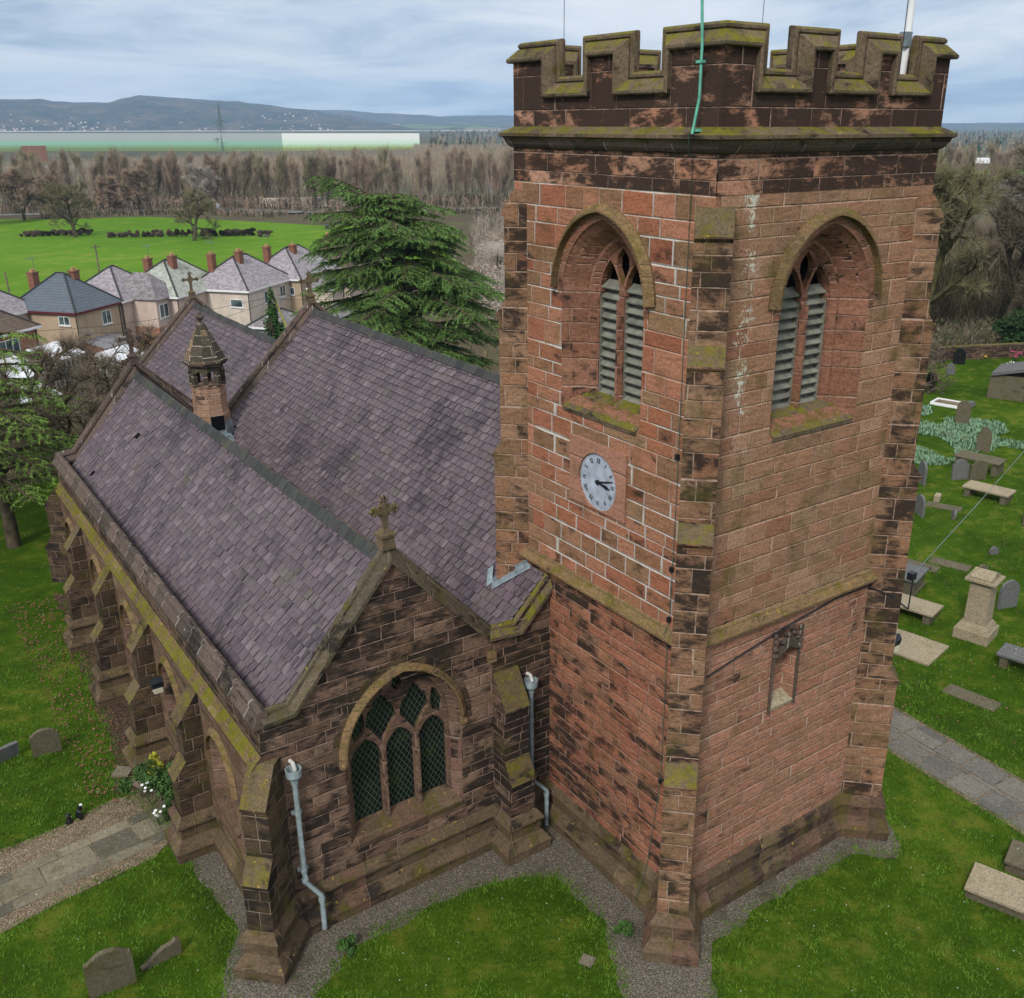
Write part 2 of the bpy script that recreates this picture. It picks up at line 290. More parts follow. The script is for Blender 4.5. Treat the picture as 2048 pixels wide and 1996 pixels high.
M['leaf_soil'] = grit('leaf litter', [(0.05, 0.03, 0.02), (0.09, 0.055, 0.035), (0.035, 0.025, 0.018), (0.13, 0.09, 0.06)], 14.0)
M['flag'] = stone('path flagstone', [(0.13, 0.115, 0.08), (0.22, 0.195, 0.14), (0.09, 0.085, 0.065), (0.17, 0.15, 0.11)], (0.1, 0.08, 0.05), 400, 400, 0.0, 0.3, -0.25, 21.0, bed=0.15, green=0.55, mossc=(0.06, 0.07, 0.02))
M['flag_grey'] = stone('grey path flag', [(0.125, 0.115, 0.10), (0.155, 0.145, 0.125), (0.10, 0.098, 0.09)], (0.1, 0.08, 0.05), 400, 400, 0.0, 0.2, -0.4, 22.0, bed=0.12)
M['grave'] = stone('mossy gravestone', [(0.12, 0.105, 0.07), (0.155, 0.135, 0.09), (0.09, 0.08, 0.055)], (0.1, 0.08, 0.05), 400, 400, 0.0, 0.35, 0.35, 23.0, bed=0.12, green=0.55, mossc=(0.10, 0.11, 0.012))
M['grave_buff'] = stone('buff tomb stone', [(0.24, 0.20, 0.135), (0.29, 0.245, 0.17), (0.2, 0.165, 0.11)], (0.1, 0.08, 0.05), 400, 400, 0.0, 0.2, 0.0, 24.0, bed=0.12, green=0.35, mossc=(0.2, 0.18, 0.03))
M['grave_grey'] = stone('grey slate headstone', [(0.10, 0.105, 0.11), (0.13, 0.13, 0.13), (0.08, 0.085, 0.085)], (0.1, 0.08, 0.05), 400, 400, 0.0, 0.2, -0.4, 25.0, bed=0.12)
M['granite'] = plain('polished black granite', (0.012, 0.012, 0.014), 0.15)
M['bark'] = plain('tree bark', (0.075, 0.06, 0.04), 0.95, 0, 0.45, 3, 0.6)
M['bark_green'] = plain('mossy bark', (0.085, 0.08, 0.035), 0.95, 0, 0.4, 2, 0.5)
M['twig'] = plain('brown twigs', (0.29, 0.23, 0.165), 0.95, 0, 0.35, 0.3)
M['twig_near'] = plain('brown twigs near', (0.17, 0.138, 0.10), 0.95, 0, 0.35, 0.6)
M['twig_near_olive'] = plain('olive twigs near', (0.175, 0.158, 0.085), 0.95, 0, 0.35, 0.6)
M['twig_dark'] = plain('dark hedge twigs', (0.10, 0.075, 0.055), 0.95, 0, 0.35, 0.6)
M['twig_red'] = plain('reddish birch twigs', (0.31, 0.23, 0.17), 0.95, 0, 0.3, 0.3)
M['twig_grey'] = plain('pale grey twigs', (0.34, 0.295, 0.255), 0.95, 0, 0.3, 0.3)
M['twig_olive'] = plain('olive willow twigs', (0.28, 0.245, 0.155), 0.95, 0, 0.35, 0.3)
M['dry'] = plain('dry reed stems', (0.26, 0.17, 0.08), 0.95, 0, 0.35, 1)
M['red_brick'] = stone('red brick', [(0.22, 0.075, 0.04), (0.28, 0.10, 0.055), (0.17, 0.06, 0.035)], (0.25, 0.2, 0.16), 0.1, 0.28, 0.012, 0.2, 0.0, 30.0, bed=0.1)
M['orange_brick'] = stone('orange brick', [(0.36, 0.13, 0.065), (0.42, 0.17, 0.09), (0.3, 0.11, 0.06)], (0.35, 0.28, 0.22), 0.1, 0.28, 0.012, 0.15, 0.0, 31.0, bed=0.1)
def render_mat(name, c):
    g = G(name); P = g.pos(); x, y, z = g.sep(P)
    n = g.noise(P, 0.5, 4, 0.6); s_ = g.noise(g.xyz(x * 1.5, y * 1.5, z * 0.2), 1.0, 4, 0.6)
    b = g.ramp(n, [(0.3, tuple(q * 0.8 for q in c)), (0.7, tuple(q * 1.1 for q in c))])
    g.color(g.mix(g.ss(s_, 0.5, 0.8) * 0.5, b, tuple(q * 0.5 for q in c))); g.bump(g.noise(P, 18.0, 2), 0.3, 0.02); return g.mat
M['pebbledash'] = render_mat('pink beige pebbledash', (0.54, 0.44, 0.38))
M['pebbledash_tan'] = render_mat('tan pebbledash', (0.44, 0.34, 0.24))
M['pebbledash_cream'] = render_mat('pale cream render', (0.60, 0.53, 0.45))
def tile_mat(name, c, h=0.32, var=0.25, lines=0.6, moss=0.2):
    g = G(name); u, v, _ = g.sep(g.uv()); P = g.pos()
    f = g.m('FRACT', v / h); row = g.m('FLOOR', v / h); ln = 1.0 - g.ss(f, 0.0, 0.22)
    w, _c = g.white(g.xyz(g.m('FLOOR', u / 0.35 + row * 0.5), row, 2.0))
    b = g.ramp(w, [(0, tuple(q * (1 - var) for q in c)), (1, tuple(q * (1 + var) for q in c))])
    b = g.mix(g.ss(g.noise(P, 0.6, 5, 0.7) + moss * 0.2, 0.55, 0.72) * 0.5, b, (0.11, 0.11, 0.07))
    g.color(g.mix(ln * lines, b, tuple(q * 0.25 for q in c))); g.rough(0.6); g.bump(f, 0.5, 0.03); return g.mat
M['tiles_blue'] = tile_mat('blue grey concrete tiles', (0.105, 0.125, 0.15), 0.42, 0.08, 0.75, -0.5)
M['tiles_grey'] = tile_mat('weathered grey slates', (0.20, 0.185, 0.195), 0.26, 0.3, 0.4)
M['tiles_lilac'] = tile_mat('lilac grey slates', (0.27, 0.245, 0.265), 0.26, 0.25, 0.4, 0.0)
M['tiles_brown'] = tile_mat('brown roof tiles', (0.12, 0.09, 0.07), 0.4, 0.15, 0.8)
M['tiles_pale'] = tile_mat('pale lichened slates', (0.33, 0.35, 0.31), 0.3, 0.2, 0.5)
M['pot'] = plain('clay chimney pot', (0.45, 0.28, 0.14), 0.8, 0, 0.3, 2)
M['maroon'] = plain('maroon fascia paint', (0.10, 0.012, 0.02), 0.5)
M['felt'] = plain('grey felt roof', (0.20, 0.20, 0.21), 0.9, 0, 0.25, 2)
M['poly'] = plain('translucent white sheet', (0.62, 0.66, 0.72), 0.3, 0, 0.15, 1.5)
M['asphalt'] = plain('road asphalt', (0.16, 0.155, 0.15), 0.9, 0, 0.15, 0.3)
M['wood_fence'] = plain('weathered timber fence', (0.17, 0.14, 0.11), 0.9, 0, 0.3, 2)
M['wood_green'] = plain('green stained pole', (0.30, 0.28, 0.08), 0.9, 0, 0.25, 3)
M['steel'] = plain('galvanised steel', (0.16, 0.20, 0.20), 0.5, 0.4, 0.2, 1)
def leaves(name, c, var=0.55):
    g = G(name); P = g.pos(); n = g.noise(P, 1.3, 3, 0.6); r, _ = g.white(g.vscale(P, (3, 3, 3)))
    b = g.ramp(n * 0.7 + g.noise(P, 9.0, 2) * 0.45 - 0.07, [(0.3, tuple(q * (1 - var) for q in c)), (0.7, tuple(q * (1 + var) for q in c))])
    g.color(b); g.rough(0.7); g.b.inputs['Specular IOR Level'].default_value = 0.12
    return g.mat
M['cedar'] = leaves('cedar needles', (0.10, 0.185, 0.045))
M['cedar_light'] = leaves('yellow green cedar needles', (0.13, 0.22, 0.04))
M['yew'] = leaves('dark evergreen leaves', (0.02, 0.045, 0.014))
M['ivy'] = leaves('ivy leaves', (0.03, 0.075, 0.015))
M['shrub_green'] = leaves('garden shrub leaves', (0.04, 0.085, 0.02))
M['shrub_yellow'] = leaves('yellow privet leaves', (0.30, 0.32, 0.03), 0.35)
M['snowdrop'] = leaves('blue green bulb leaves', (0.15, 0.25, 0.16), 0.45)
M['blade'] = leaves('grass blades', (0.062, 0.122, 0.010), 0.7)
M['petal_white'] = plain('white petals', (0.8, 0.8, 0.78), 0.6)
M['petal_yellow'] = plain('yellow petals', (0.65, 0.5, 0.03), 0.6)
M['petal_pink'] = plain('pink petals', (0.6, 0.08, 0.2), 0.6)
M['leaf_dead'] = plain('dead leaves', (0.16, 0.085, 0.05), 0.9, 0, 0.4, 3)

# ------------------------------------------------------------------ mesh helpers
V = Vector
Z = V((0, 0, 1))
class MB:
    def __init__(s): s.v = []; s.f = []; s.mi = []; s.r = []; s.smooth = []
    def add(s, pts, faces, mi=0, r=0.0, smooth=False):
        k = len(s.v); s.v += [tuple(p) for p in pts]
        for f in faces: s.f.append([k + i for i in f]); s.mi.append(mi); s.r.append(r); s.smooth.append(smooth)
    def poly(s, pts, mi=0, r=0.0): s.add(pts, [list(range(len(pts)))], mi, r)
    def box(s, c, size, rz=0.0, mi=0, r=0.0, taper=1.0, tilt=None):
        a, b, h = size[0] / 2, size[1] / 2, size[2]
        P = [V((x, y, 0)) for x, y in ((-a, -b), (a, -b), (a, b), (-a, b))]
        P = P + [V((p.x * taper, p.y * taper, h)) for p in P]
        R = Matrix.Rotation(rz, 4, 'Z')
        if tilt: R = R @ tilt
        P = [R @ p + V(c) for p in P]
        s.add(P, [(0, 3, 2, 1), (4, 5, 6, 7), (0, 1, 5, 4), (1, 2, 6, 5), (2, 3, 7, 6), (3, 0, 4, 7)], mi, r)
    def obox(s, o, ax, ay, az, mi=0, r=0.0):
        o, ax, ay, az = V(o), V(ax), V(ay), V(az)
        P = [o, o + ax, o + ax + ay, o + ay]; P += [p + az for p in P]
        F = [(0, 3, 2, 1), (4, 5, 6, 7), (0, 1, 5, 4), (1, 2, 6, 5), (2, 3, 7, 6), (3, 0, 4, 7)]
        if ax.cross(ay).dot(az) < 0: F = [f[::-1] for f in F]
        s.add(P, F, mi, r)
    def prism(s, pts, vec, mi=0, r=0.0, caps=True):
        pts = [V(p) for p in pts]; vec = V(vec); n = len(pts)
        nrm = V((0, 0, 0))
        for i in range(n): nrm += (pts[i] - pts[0]).cross(pts[(i + 1) % n] - pts[0])
        if nrm.dot(vec) > 0: pts = pts[::-1]
        q = [p + vec for p in pts]
        F = [(i, (i + n - 1) % n, n + (i + n - 1) % n, n + i) for i in range(n)] if False else [((i + 1) % n, i, n + i, n + (i + 1) % n) for i in range(n)]
        s.add(pts + q, F, mi, r)
        if caps:
            T = tessellate_polygon([pts])
            nn = (pts[1] - pts[0]).cross(pts[2] - pts[1])
            for t in T:
                a, b, c = t
                d = (pts[b] - pts[a]).cross(pts[c] - pts[a])
                if d.dot(vec) > 0: a, b, c = a, c, b
                s.add([pts[a], pts[b], pts[c]], [(0, 1, 2)], mi, r)
                s.add([q[a], q[b], q[c]], [(0, 2, 1)], mi, r)
    def tube(s, path, rad, n=6, mi=0, r=0.0, cap=True, smooth=True):
        path = [V(p) for p in path]
        if not isinstance(rad, (list, tuple)): rad = [rad] * len(path)
        P = []; x = None
        for i, p in enumerate(path):
            d = (path[min(i + 1, len(path) - 1)] - path[max(i - 1, 0)])
            if d.length < 1e-9: d = V((0, 0, 1))
            d.normalize()
            if x is None: x = d.orthogonal().normalized()
            else:
                x = x - d * x.dot(d)
                x = x.normalized() if x.length > 1e-6 else d.orthogonal().normalized()
            y = d.cross(x)
            for k in range(n):
                a = 2 * pi * k / n; P.append(p + (x * cos(a) + y * sin(a)) * rad[i])
        F = []
        for i in range(len(path) - 1):
            for k in range(n):
                a, b = i * n + k, i * n + (k + 1) % n; F.append((a, b, b + n, a + n))
        s.add(P, F, mi, r, smooth)
        if cap:
            m = (len(path) - 1) * n
            s.add(P[:n], [tuple(range(n))[::-1]], mi, r); s.add(P[m:], [tuple(range(n))], mi, r)
    def lathe(s, c, prof, n=16, mi=0, rz=0.0, smooth=False):
        c = V(c); P = []
        for (rd, z) in prof:
            for k in range(n):
                a = 2 * pi * k / n + rz; P.append(c + V((rd * cos(a), rd * sin(a), z)))
        F = [(i * n + k, i * n + (k + 1) % n, (i + 1) * n + (k + 1) % n, (i + 1) * n + k) for i in range(len(prof) - 1) for k in range(n)]
        s.add(P, F, mi, 0.0, smooth)
    def build(s, name, mats, parent=None, uv=True):
        me = bpy.data.meshes.new(name); me.from_pydata(s.v, [], s.f)
        if not isinstance(mats, (list, tuple)): mats = [mats]
        for m in mats: me.materials.append(M[m] if isinstance(m, str) else m)
        me.polygons.foreach_set('material_index', s.mi)
        me.polygons.foreach_set('use_smooth', s.smooth)
        me.update()
        if uv:
            lay = me.uv_layers.new(name='UVMap'); dat = [0.0] * (2 * len(me.loops))
            vs = me.vertices; lp = me.loops
            for p in me.polygons:
                n = p.normal
                if abs(n.z) > 0.985 or n.length < 0.5: t = V((1, 0, 0)); b = V((0, 1, 0))
                else: t = V((-n.y, n.x, 0)).normalized(); b = n.cross(t)
                if abs(n.z) < 0.1: b = Z
                for li in p.loop_indices:
                    co = vs[lp[li].vertex_index].co; dat[2 * li] = co.dot(t); dat[2 * li + 1] = co.dot(b)
            lay.data.foreach_set('uv', dat)
        if any(s.r):
            a = me.attributes.new('rnd', 'FLOAT', 'FACE'); a.data.foreach_set('value', s.r)
        o = bpy.data.objects.new(name, me); COL.objects.link(o)
        if parent: o.parent = parent; o.matrix_parent_inverse = Matrix.Translation(parent.location).inverted() if False else Matrix()
        return o
def thing(name, label, cat, loc=(0, 0, 0), rz=0.0, group=None):
    o = bpy.data.objects.new(name, None); COL.objects.link(o); o.location = loc; o.rotation_euler = (0, 0, rz)
    o.empty_display_size = 0.3; o['label'] = label; o['category'] = cat
    if group: o['group'] = group
    return o
def tag(o, label=None, cat=None, group=None, kind=None):
    if label: o['label'] = label
    if cat: o['category'] = cat
    if group: o['group'] = group
    if kind: o['kind'] = kind
    return o
def copy_tree(o, parent=None):
    c = o.copy(); COL.objects.link(c)
    if parent: c.parent = parent
    for ch in list(o.children): copy_tree(ch, c)
    return c

class Face:
    """a wall plane: origin, direction along it, outward normal; P(t, z, off)"""
    def __init__(s, o, d): s.o = V((o[0], o[1], 0)); s.d = V((d[0], d[1], 0)).normalized(); s.n = V((s.d.y, -s.d.x, 0))
    def P(s, t, z, off=0.0): return s.o + s.d * t + s.n * off + Z * z
def holed(mb, face, outline, holes=(), off=0.0, mi=0):
    loops = [[V((a, b, 0)) for a, b in outline]] + [[V((a, b, 0)) for a, b in h] for h in holes]
    flat = [p for l in loops for p in l]; T = tessellate_polygon(loops)
    pts = [face.P(p.x, p.y, off) for p in flat]; F = []
    for a, b, c in T:
        n = (pts[b] - pts[a]).cross(pts[c] - pts[a])
        F.append((a, b, c) if n.dot(face.n) > 0 else (a, c, b))
    mb.add(pts, F, mi)
def plate(mb, face, outline, holes, off, thick, mi=0):
    holed(mb, face, outline, holes, off, mi)
    for k, l in enumerate([outline] + list(holes)):
        n = len(l); A = [face.P(a, b, off) for a, b in l]; B = [face.P(a, b, off - thick) for a, b in l]
        mb.add(A + B, [(i, (i + 1) % n, n + (i + 1) % n, n + i) for i in range(n)], mi)
def arch(cx, z0, zs, a, H, n=9):
    """pointed arch outline, counter-clockwise from the bottom left"""
    R = (a * a + H * H) / (2 * a); pts = [(cx - a, z0), (cx + a, z0)]
    th = math.acos(max(-1, min(1, (R - a) / R)))
    pts += [(cx + a - R + R * cos(th * i / n), zs + R * sin(th * i / n)) for i in range(n)]
    pts.append((cx, zs + H))
    pts += [(cx - a + R - R * cos(th * i / n), zs + R * sin(th * i / n)) for i in range(n - 1, -1, -1)]
    return pts
def loft(mb, face, A, B, oa, ob, mi=0, skip_bottom=False):
    n = len(A); PA = [face.P(a, b, oa) for a, b in A]; PB = [face.P(a, b, ob) for a, b in B]
    F = [(i, (i + 1) % n, n + (i + 1) % n, n + i) for i in range(n) if not (skip_bottom and i == 0)]
    mb.add(PA + PB, F, mi)
def hood(mb, face, cx, zs, a0, a1, H0, H1, o0, o1, n=9, mi=0, drop=0.12):
    """hood mould: a ring between two arches, sloping outer face, with short drops"""
    A = arch(cx, zs - drop, zs, a0, H0, n)[1:] + [(cx - a0, zs - drop)]; B = arch(cx, zs - drop, zs, a1, H1, n)[1:] + [(cx - a1, zs - drop)]
    m = len(A)
    rows = [[face.P(a, b, 0.0) for a, b in A], [face.P(a, b, o1) for a, b in A],
            [face.P(a * 0.75 + c * 0.25, b * 0.75 + d * 0.25, o1) for (a, b), (c, d) in zip(A, B)], [face.P(a, b, o0) for a, b in B], [face.P(a, b, 0.0) for a, b in B]]
    P = [p for r in rows for p in r]; F = []
    for k in range(4):
        for i in range(m - 1): F.append((k * m + i, (k + 1) * m + i, (k + 1) * m + i + 1, k * m + i + 1))
    F.append(tuple(k * m for k in range(5))); F.append(tuple(k * m + m - 1 for k in (4, 3, 2, 1, 0)))
    mb.add(P, F, mi)
def sweep_plan(mb, pts, prof, closed=True, mi=0, caps=True):
    """sweep a profile [(out, z)] along a plan line with mitred corners; outward is on the right"""
    n = len(pts); rows = []
    for i in range(n):
        p = V((pts[i][0], pts[i][1], 0))
        def nr(a, b):
            d = V((b[0] - a[0], b[1] - a[1], 0)).normalized(); return V((d.y, -d.x, 0))
        if closed or 0 < i < n - 1: n1 = nr(pts[i - 1], pts[i]); n2 = nr(pts[i], pts[(i + 1) % n])
        elif i == 0: n1 = n2 = nr(pts[0], pts[1])
        else: n1 = n2 = nr(pts[-2], pts[-1])
        m = (n1 + n2); m = m / max(0.25, m.length_squared / 2.0)
        rows.append([p + m * o + Z * z for o, z in prof])
    k = len(prof); P = [q for r in rows for q in r]
    F = [(i * k + j, ((i + 1) % n) * k + j, ((i + 1) % n) * k + j + 1, i * k + j + 1) for i in range(n if closed else n - 1) for j in range(k - 1)]
    mb.add(P, F, mi)
    if not closed and caps:
        mb.add(rows[0], [tuple(range(k))], mi); mb.add(rows[-1], [tuple(range(k))[::-1]], mi)

# ------------------------------------------------------------------ the church
church = thing('parish_church', 'red sandstone church with a battlemented clock tower and purple slate roofs', 'church')
TW = 7.0
FW, FN_, FE, FS = Face((0, 0), (1, 0)), Face((7, 0), (0, 1)), Face((7, 7), (-1, 0)), Face((0, 7), (0, -1))
def recess(mb_list, face, cx, z0, zs, apex, steps, mi=0):
    pass
# --- tower walls
def tower_wall(face, cx, belfry, mats, niche=None):
    mb = MB()
    hole = arch(cx, 12.82, 15.6, 1.5, 1.86, 10)
    holed(mb, face, [(0, 8.3), (TW, 8.3), (TW, 18.14), (0, 18.14)], [hole], 0.0, 0)
    holes = []
    if niche: holes.append([(2.98, 5.45), (3.82, 5.45), (3.82, 7.1), (3.66, 7.36), (3.4, 7.5), (3.14, 7.36), (2.98, 7.1)])
    holed(mb, face, [(0, 1.0), (TW, 1.0), (TW, 8.3), (0, 8.3)], holes, 0.03, 1)
    holed(mb, face, [(0, 18.14), (TW, 18.14), (TW, 19.0), (0, 19.0)], (), 0.012, 2)
    mb.add([face.P(0, 18.14, 0), face.P(TW, 18.14, 0), face.P(TW, 18.14, 0.012), face.P(0, 18.14, 0.012)], [(0, 1, 2, 3)], 2)
    mb.build('tower_wall', mats, church)
    return hole
def belfry(face, cx):
    hole = arch(cx, 12.82, 15.6, 1.5, 1.86, 10)
    b = arch(cx, 13.02, 15.6, 1.36, 1.70, 10); b2 = arch(cx, 13.05, 15.6, 1.32, 1.66, 10)
    c = arch(cx, 13.16, 15.55, 1.10, 1.50, 10); c2 = arch(cx, 13.18, 15.55, 1.02, 1.42, 10); d = arch(cx, 13.2, 15.55, 0.90, 1.30, 10)
    mb = MB()
    loft(mb, face, hole, b, 0.0, -0.16); loft(mb, face, b, b2, -0.16, -0.20); loft(mb, face, b2, c, -0.20, -0.50)
    loft(mb, face, c, c2, -0.50, -0.50); loft(mb, face, c2, d, -0.50, -0.62); loft(mb, face, d, d, -0.62, -0.95)
    ra = arch(cx, 15.5, 15.6, 1.66, 1.98, 10)[1:]; rb_ = arch(cx, 15.5, 15.6, 1.49, 1.85, 10)[1:]
    ra.append((cx - 1.66, 15.5)); rb_.append((cx - 1.49, 15.5)); k_ = len(ra)
    mb.add([face.P(p, q, 0.014) for p, q in rb_] + [face.P(p, q, 0.014) for p, q in ra], [(i, k_ + i, k_ + i + 1, i + 1) for i in range(k_ - 1)])
    w = mb.build('belfry_window', 'trim', church)
    s = MB()   # sill
    s.prism([face.P(cx - 1.38, 12.76, -0.3), face.P(cx - 1.38, 12.76, 0.03), face.P(cx - 1.38, 12.86, 0.045), face.P(cx - 1.38, 13.26, -0.62), face.P(cx - 1.38, 12.9, -0.8)], face.d * 2.76)
    s.build('sill', 'coping', w)
    h = MB(); hood(h, face, cx, 15.78, 1.67, 1.88, 1.84, 2.02, 0.05, 0.19, 12, drop=0.0); h.build('hood_mould', 'hood', w)
    # Y tracery: two lights and a pierced eye between them
    t = MB(); o = arch(cx, 13.1, 15.55, 0.93, 1.36, 10)
    lights = []
    for sx in (-1, 1):
        lights.append([(cx + sx * 0.455 - sx_, z_) for sx_, z_ in ((0.385, 13.16), (-0.385, 13.16), (-0.385, 15.6), (-0.33, 15.72), (-0.36, 15.86), (-0.28, 16.12), (-0.14, 16.34), (0, 16.48), (0.14, 16.34), (0.28, 16.12), (0.36, 15.86), (0.33, 15.72), (0.385, 15.6))])
    eye = [(cx + a, b) for a, b in ((0, 15.92), (0.12, 16.14), (0.23, 16.36), (0.21, 16.56), (0.10, 16.70), (0, 16.80), (-0.10, 16.70), (-0.21, 16.56), (-0.23, 16.36), (-0.12, 16.14))]
    plate(t, face, o, lights + [eye], -0.63, 0.16); t.build('tracery', 'trim', w)
    m = MB(); m.prism([face.P(cx - 0.09, 13.1, -0.85), face.P(cx - 0.09, 13.1, -0.62), face.P(cx - 0.035, 13.1, -0.50), face.P(cx + 0.035, 13.1, -0.50), face.P(cx + 0.09, 13.1, -0.62), face.P(cx + 0.09, 13.1, -0.85)], Z * 2.5)
    m.build('mullion', 'trim', w)
    for sx in (-1, 1):
        l = MB(); x0 = cx + sx * 0.455 - 0.385
        for k in range(12):
            z = 13.2 + k * 0.235
            if z > 15.95: break
            l.prism([face.P(x0, z, -0.68), face.P(x0, z + 0.03, -0.665), face.P(x0, z + 0.20, -0.885), face.P(x0, z + 0.17, -0.895)], face.d * 0.77)
        for xx in (x0 - 0.01, x0 + 0.74): l.obox(face.P(xx, 13.15, -0.66), face.d * 0.035, face.n * -0.2, Z * 2.6)
        l.build('louvre', 'louvre', w)
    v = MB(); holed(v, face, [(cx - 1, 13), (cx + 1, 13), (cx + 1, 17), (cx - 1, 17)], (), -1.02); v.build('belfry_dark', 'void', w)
for fc, cx, mats, ni in ((FW, 3.6, ('tower_w', 'tower_w_low', 'band'), True), (FS, 3.52, ('tower_s', 'tower_s_low', 'band'), False),
                         (FN_, 3.5, ('tower_w', 'tower_w_low', 'band'), False), (FE, 3.5, ('tower_s', 'tower_s_low', 'band'), False)):
    tower_wall(fc, cx, True, mats, ni); belfry(fc, cx)
# niche in the west wall
mb = MB(); nh = [(2.98, 5.45), (3.82, 5.45), (3.82, 7.1), (3.66, 7.36), (3.4, 7.5), (3.14, 7.36), (2.98, 7.1)]
nb = [(3.08, 5.62), (3.72, 5.62), (3.72, 7.1), (3.6, 7.3), (3.4, 7.4), (3.2, 7.3), (3.08, 7.1)]
loft(mb, FW, nh, nb, 0.03, -0.30); holed(mb, FW, nb, (), -0.30)
nicho = mb.build('niche', 'tower_w_low', church)
mb = MB()
for sx in (2.93, 3.87):
    mb.tube([FW.P(sx, 5.35, 0.05), FW.P(sx, 7.15, 0.05)], 0.045, 6)
    for k in range(4): mb.lathe(FW.P(sx, 7.0 + k * 0.17, 0.07), [(0, 0), (0.10 - k * 0.012, 0.05), (0.06, 0.12), (0.02, 0.17)], 6)
mb.prism([FW.P(3.0, 7.02, 0.03), FW.P(3.2, 7.34, 0.03), FW.P(3.4, 7.6, 0.03), FW.P(3.6, 7.34, 0.03), FW.P(3.8, 7.02, 0.03), FW.P(3.62, 7.1, 0.03), FW.P(3.4, 7.22, 0.03), FW.P(3.18, 7.1, 0.03)], FW.n * 0.12)
for a, b in ((3.12, 7.4), (3.26, 7.58), (3.4, 7.74), (3.54, 7.58), (3.68, 7.4)): mb.lathe(FW.P(a, b - .06, 0.12), [(0, 0), (0.08, 0.05), (0.07, 0.1), (0, 0.15)], 6)
mb.build('canopy', 'coping_dark', nicho)
mb = MB(); mb.prism([FW.P(2.98, 5.4, -0.3), FW.P(2.98, 5.4, 0.05), FW.P(2.98, 5.48, 0.06), FW.P(2.98, 5.7, -0.28)], FW.d * 0.84); mb.build('sill', 'grave_buff', nicho)
# --- string course, cornice
B_, S_ = 0.38, 0.38 * sqrt(2)
mb = MB(); TP = [(0, 0), (7, 0), (7, 7), (0, 7)]
def string(prof, name, mat):
    m = MB(); sweep_plan(m, TP, prof); return m.build(name, mat, church)
string([(0.0, 8.46), (0.025, 8.44), (0.20, 8.22), (0.20, 8.16), (0.14, 8.12), (0.03, 8.04)], 'string_course', 'hood')
string([(-0.02, 19.40), (0.02, 19.37), (0.27, 19.24), (0.27, 19.17), (0.20, 19.14), (0.16, 19.06), (0.06, 18.98), (0.06, 18.93), (0.0, 18.90)], 'cornice', ['coping'])
m = MB(); sweep_plan(m, TP, [(0.10, 19.115), (0.165, 19.06), (0.13, 18.99), (0.075, 18.925), (0.012, 18.895)]); m.build('cornice_moulding', 'coping_dark', church)
# --- parapet with crenels; everything is laid out along the unrolled outline of the tower
CR = {0: [(1.28, 1.95), (3.35, 4.03), (5.38, 5.90)], 1: [(1.28, 2.0), (3.2, 3.9), (5.1, 5.75)], 2: [(1.7, 2.55), (4.3, 5.15)], 3: [(1.72, 2.55), (4.30, 5.13)]}
ZT, ZC, ZB, ZB2 = 21.22, 20.44, 19.38, 20.06
FACES = [FW, FN_, FE, FS]
path = []
for k in range(4):
    path.append((k * TW, ZT))
    for a, b in CR[k]: path += [(k * TW + a, ZT), (k * TW + a, ZC), (k * TW + b, ZC), (k * TW + b, ZT)]
def upos(sx, z, off):
    k = int(floor(sx / TW + 1e-9)) % 4; t = sx - floor(sx / TW + 1e-9) * TW
    if t < 1e-6:
        f, g_ = FACES[k], FACES[k - 1]; return f.P(0, z, 0) + (f.n + g_.n) * off
    return FACES[k].P(t, z, off)
def offset_path(d):
    """positive d moves away from the masonry"""
    res = []; n = len(path)
    for i in range(n):
        a = V((path[i - 1][0] - (4 * TW if i == 0 else 0), path[i - 1][1], 0)); p = V((*path[i], 0)); b = V((path[(i + 1) % n][0] + (4 * TW if i == n - 1 else 0), path[(i + 1) % n][1], 0))
        d1 = (p - a).normalized(); d2 = (b - p).normalized()
        n1 = V((-d1.y, d1.x, 0)); n2 = V((-d2.y, d2.x, 0)); mm = n1 + n2
        mm = mm / (mm.length_squared / 2)
        q = p + mm * d
        res.append((path[i][0] if abs(path[i][0] % TW) < 1e-6 else q.x, q.y))
    return res
TH = 0.46
sec = [(-0.44, 0.0), (-0.44, 0.10), (-0.41, 0.125), (-0.36, 0.125), (-0.14, -0.085)]
for k in range(9): a = -pi * 0.30 + (pi * 1.6) * k / 8; sec.append((-0.075 + 0.085 * sin(a) , -0.19 + 0.115 * cos(a)))
sec += [(-0.14, -0.30), (-0.36, -TH - 0.06), (-0.44, -TH - 0.06), (-0.44, -TH)]
rows = [[upos(x, z, o) for x, z in offset_path(d)] for d, o in sec]
n = len(path); P = [p for r in rows for p in r]; mb = MB()
rr_ = random.Random(3)
for j in range(len(sec) - 1):
    for i in range(n):
        mb.add([P[j * n + i], P[j * n + (i + 1) % n], P[(j + 1) * n + (i + 1) % n], P[(j + 1) * n + i]], [(3, 2, 1, 0)], 0, 0, j > 4 and j < 12)
mb.build('parapet_coping', 'coping', church)
mb = MB()
core = offset_path(-0.43)
for k in range(4):
    f = FACES[k]; pts = [(x - k * TW, z) for x, z in core if k * TW - 1e-6 <= x < (k + 1) * TW - 1e-6]
    pts.append((TW, core[0][1]))
    for off, s_ in ((0.0, 1), (-TH, -1)):
        lo = 0 if off == 0 else TH; 
        outl = [(lo, ZB - .1), (TW - lo, ZB - .1)] + [(min(max(a, lo), TW - lo), b) for a, b in pts[::-1]]
        o2 = []
        for q in outl:
            if not o2 or hypot(q[0] - o2[-1][0], q[1] - o2[-1][1]) > 1e-5: o2.append(q)
        holed(mb, f, o2, (), off)
mb.build('parapet', 'parapet', church)
mb = MB(); mb.poly([(0.3, 0.3, 19.5), (6.7, 0.3, 19.5), (6.7, 6.7, 19.5), (0.3, 6.7, 19.5)]); mb.build('tower_roof', 'lead', church)
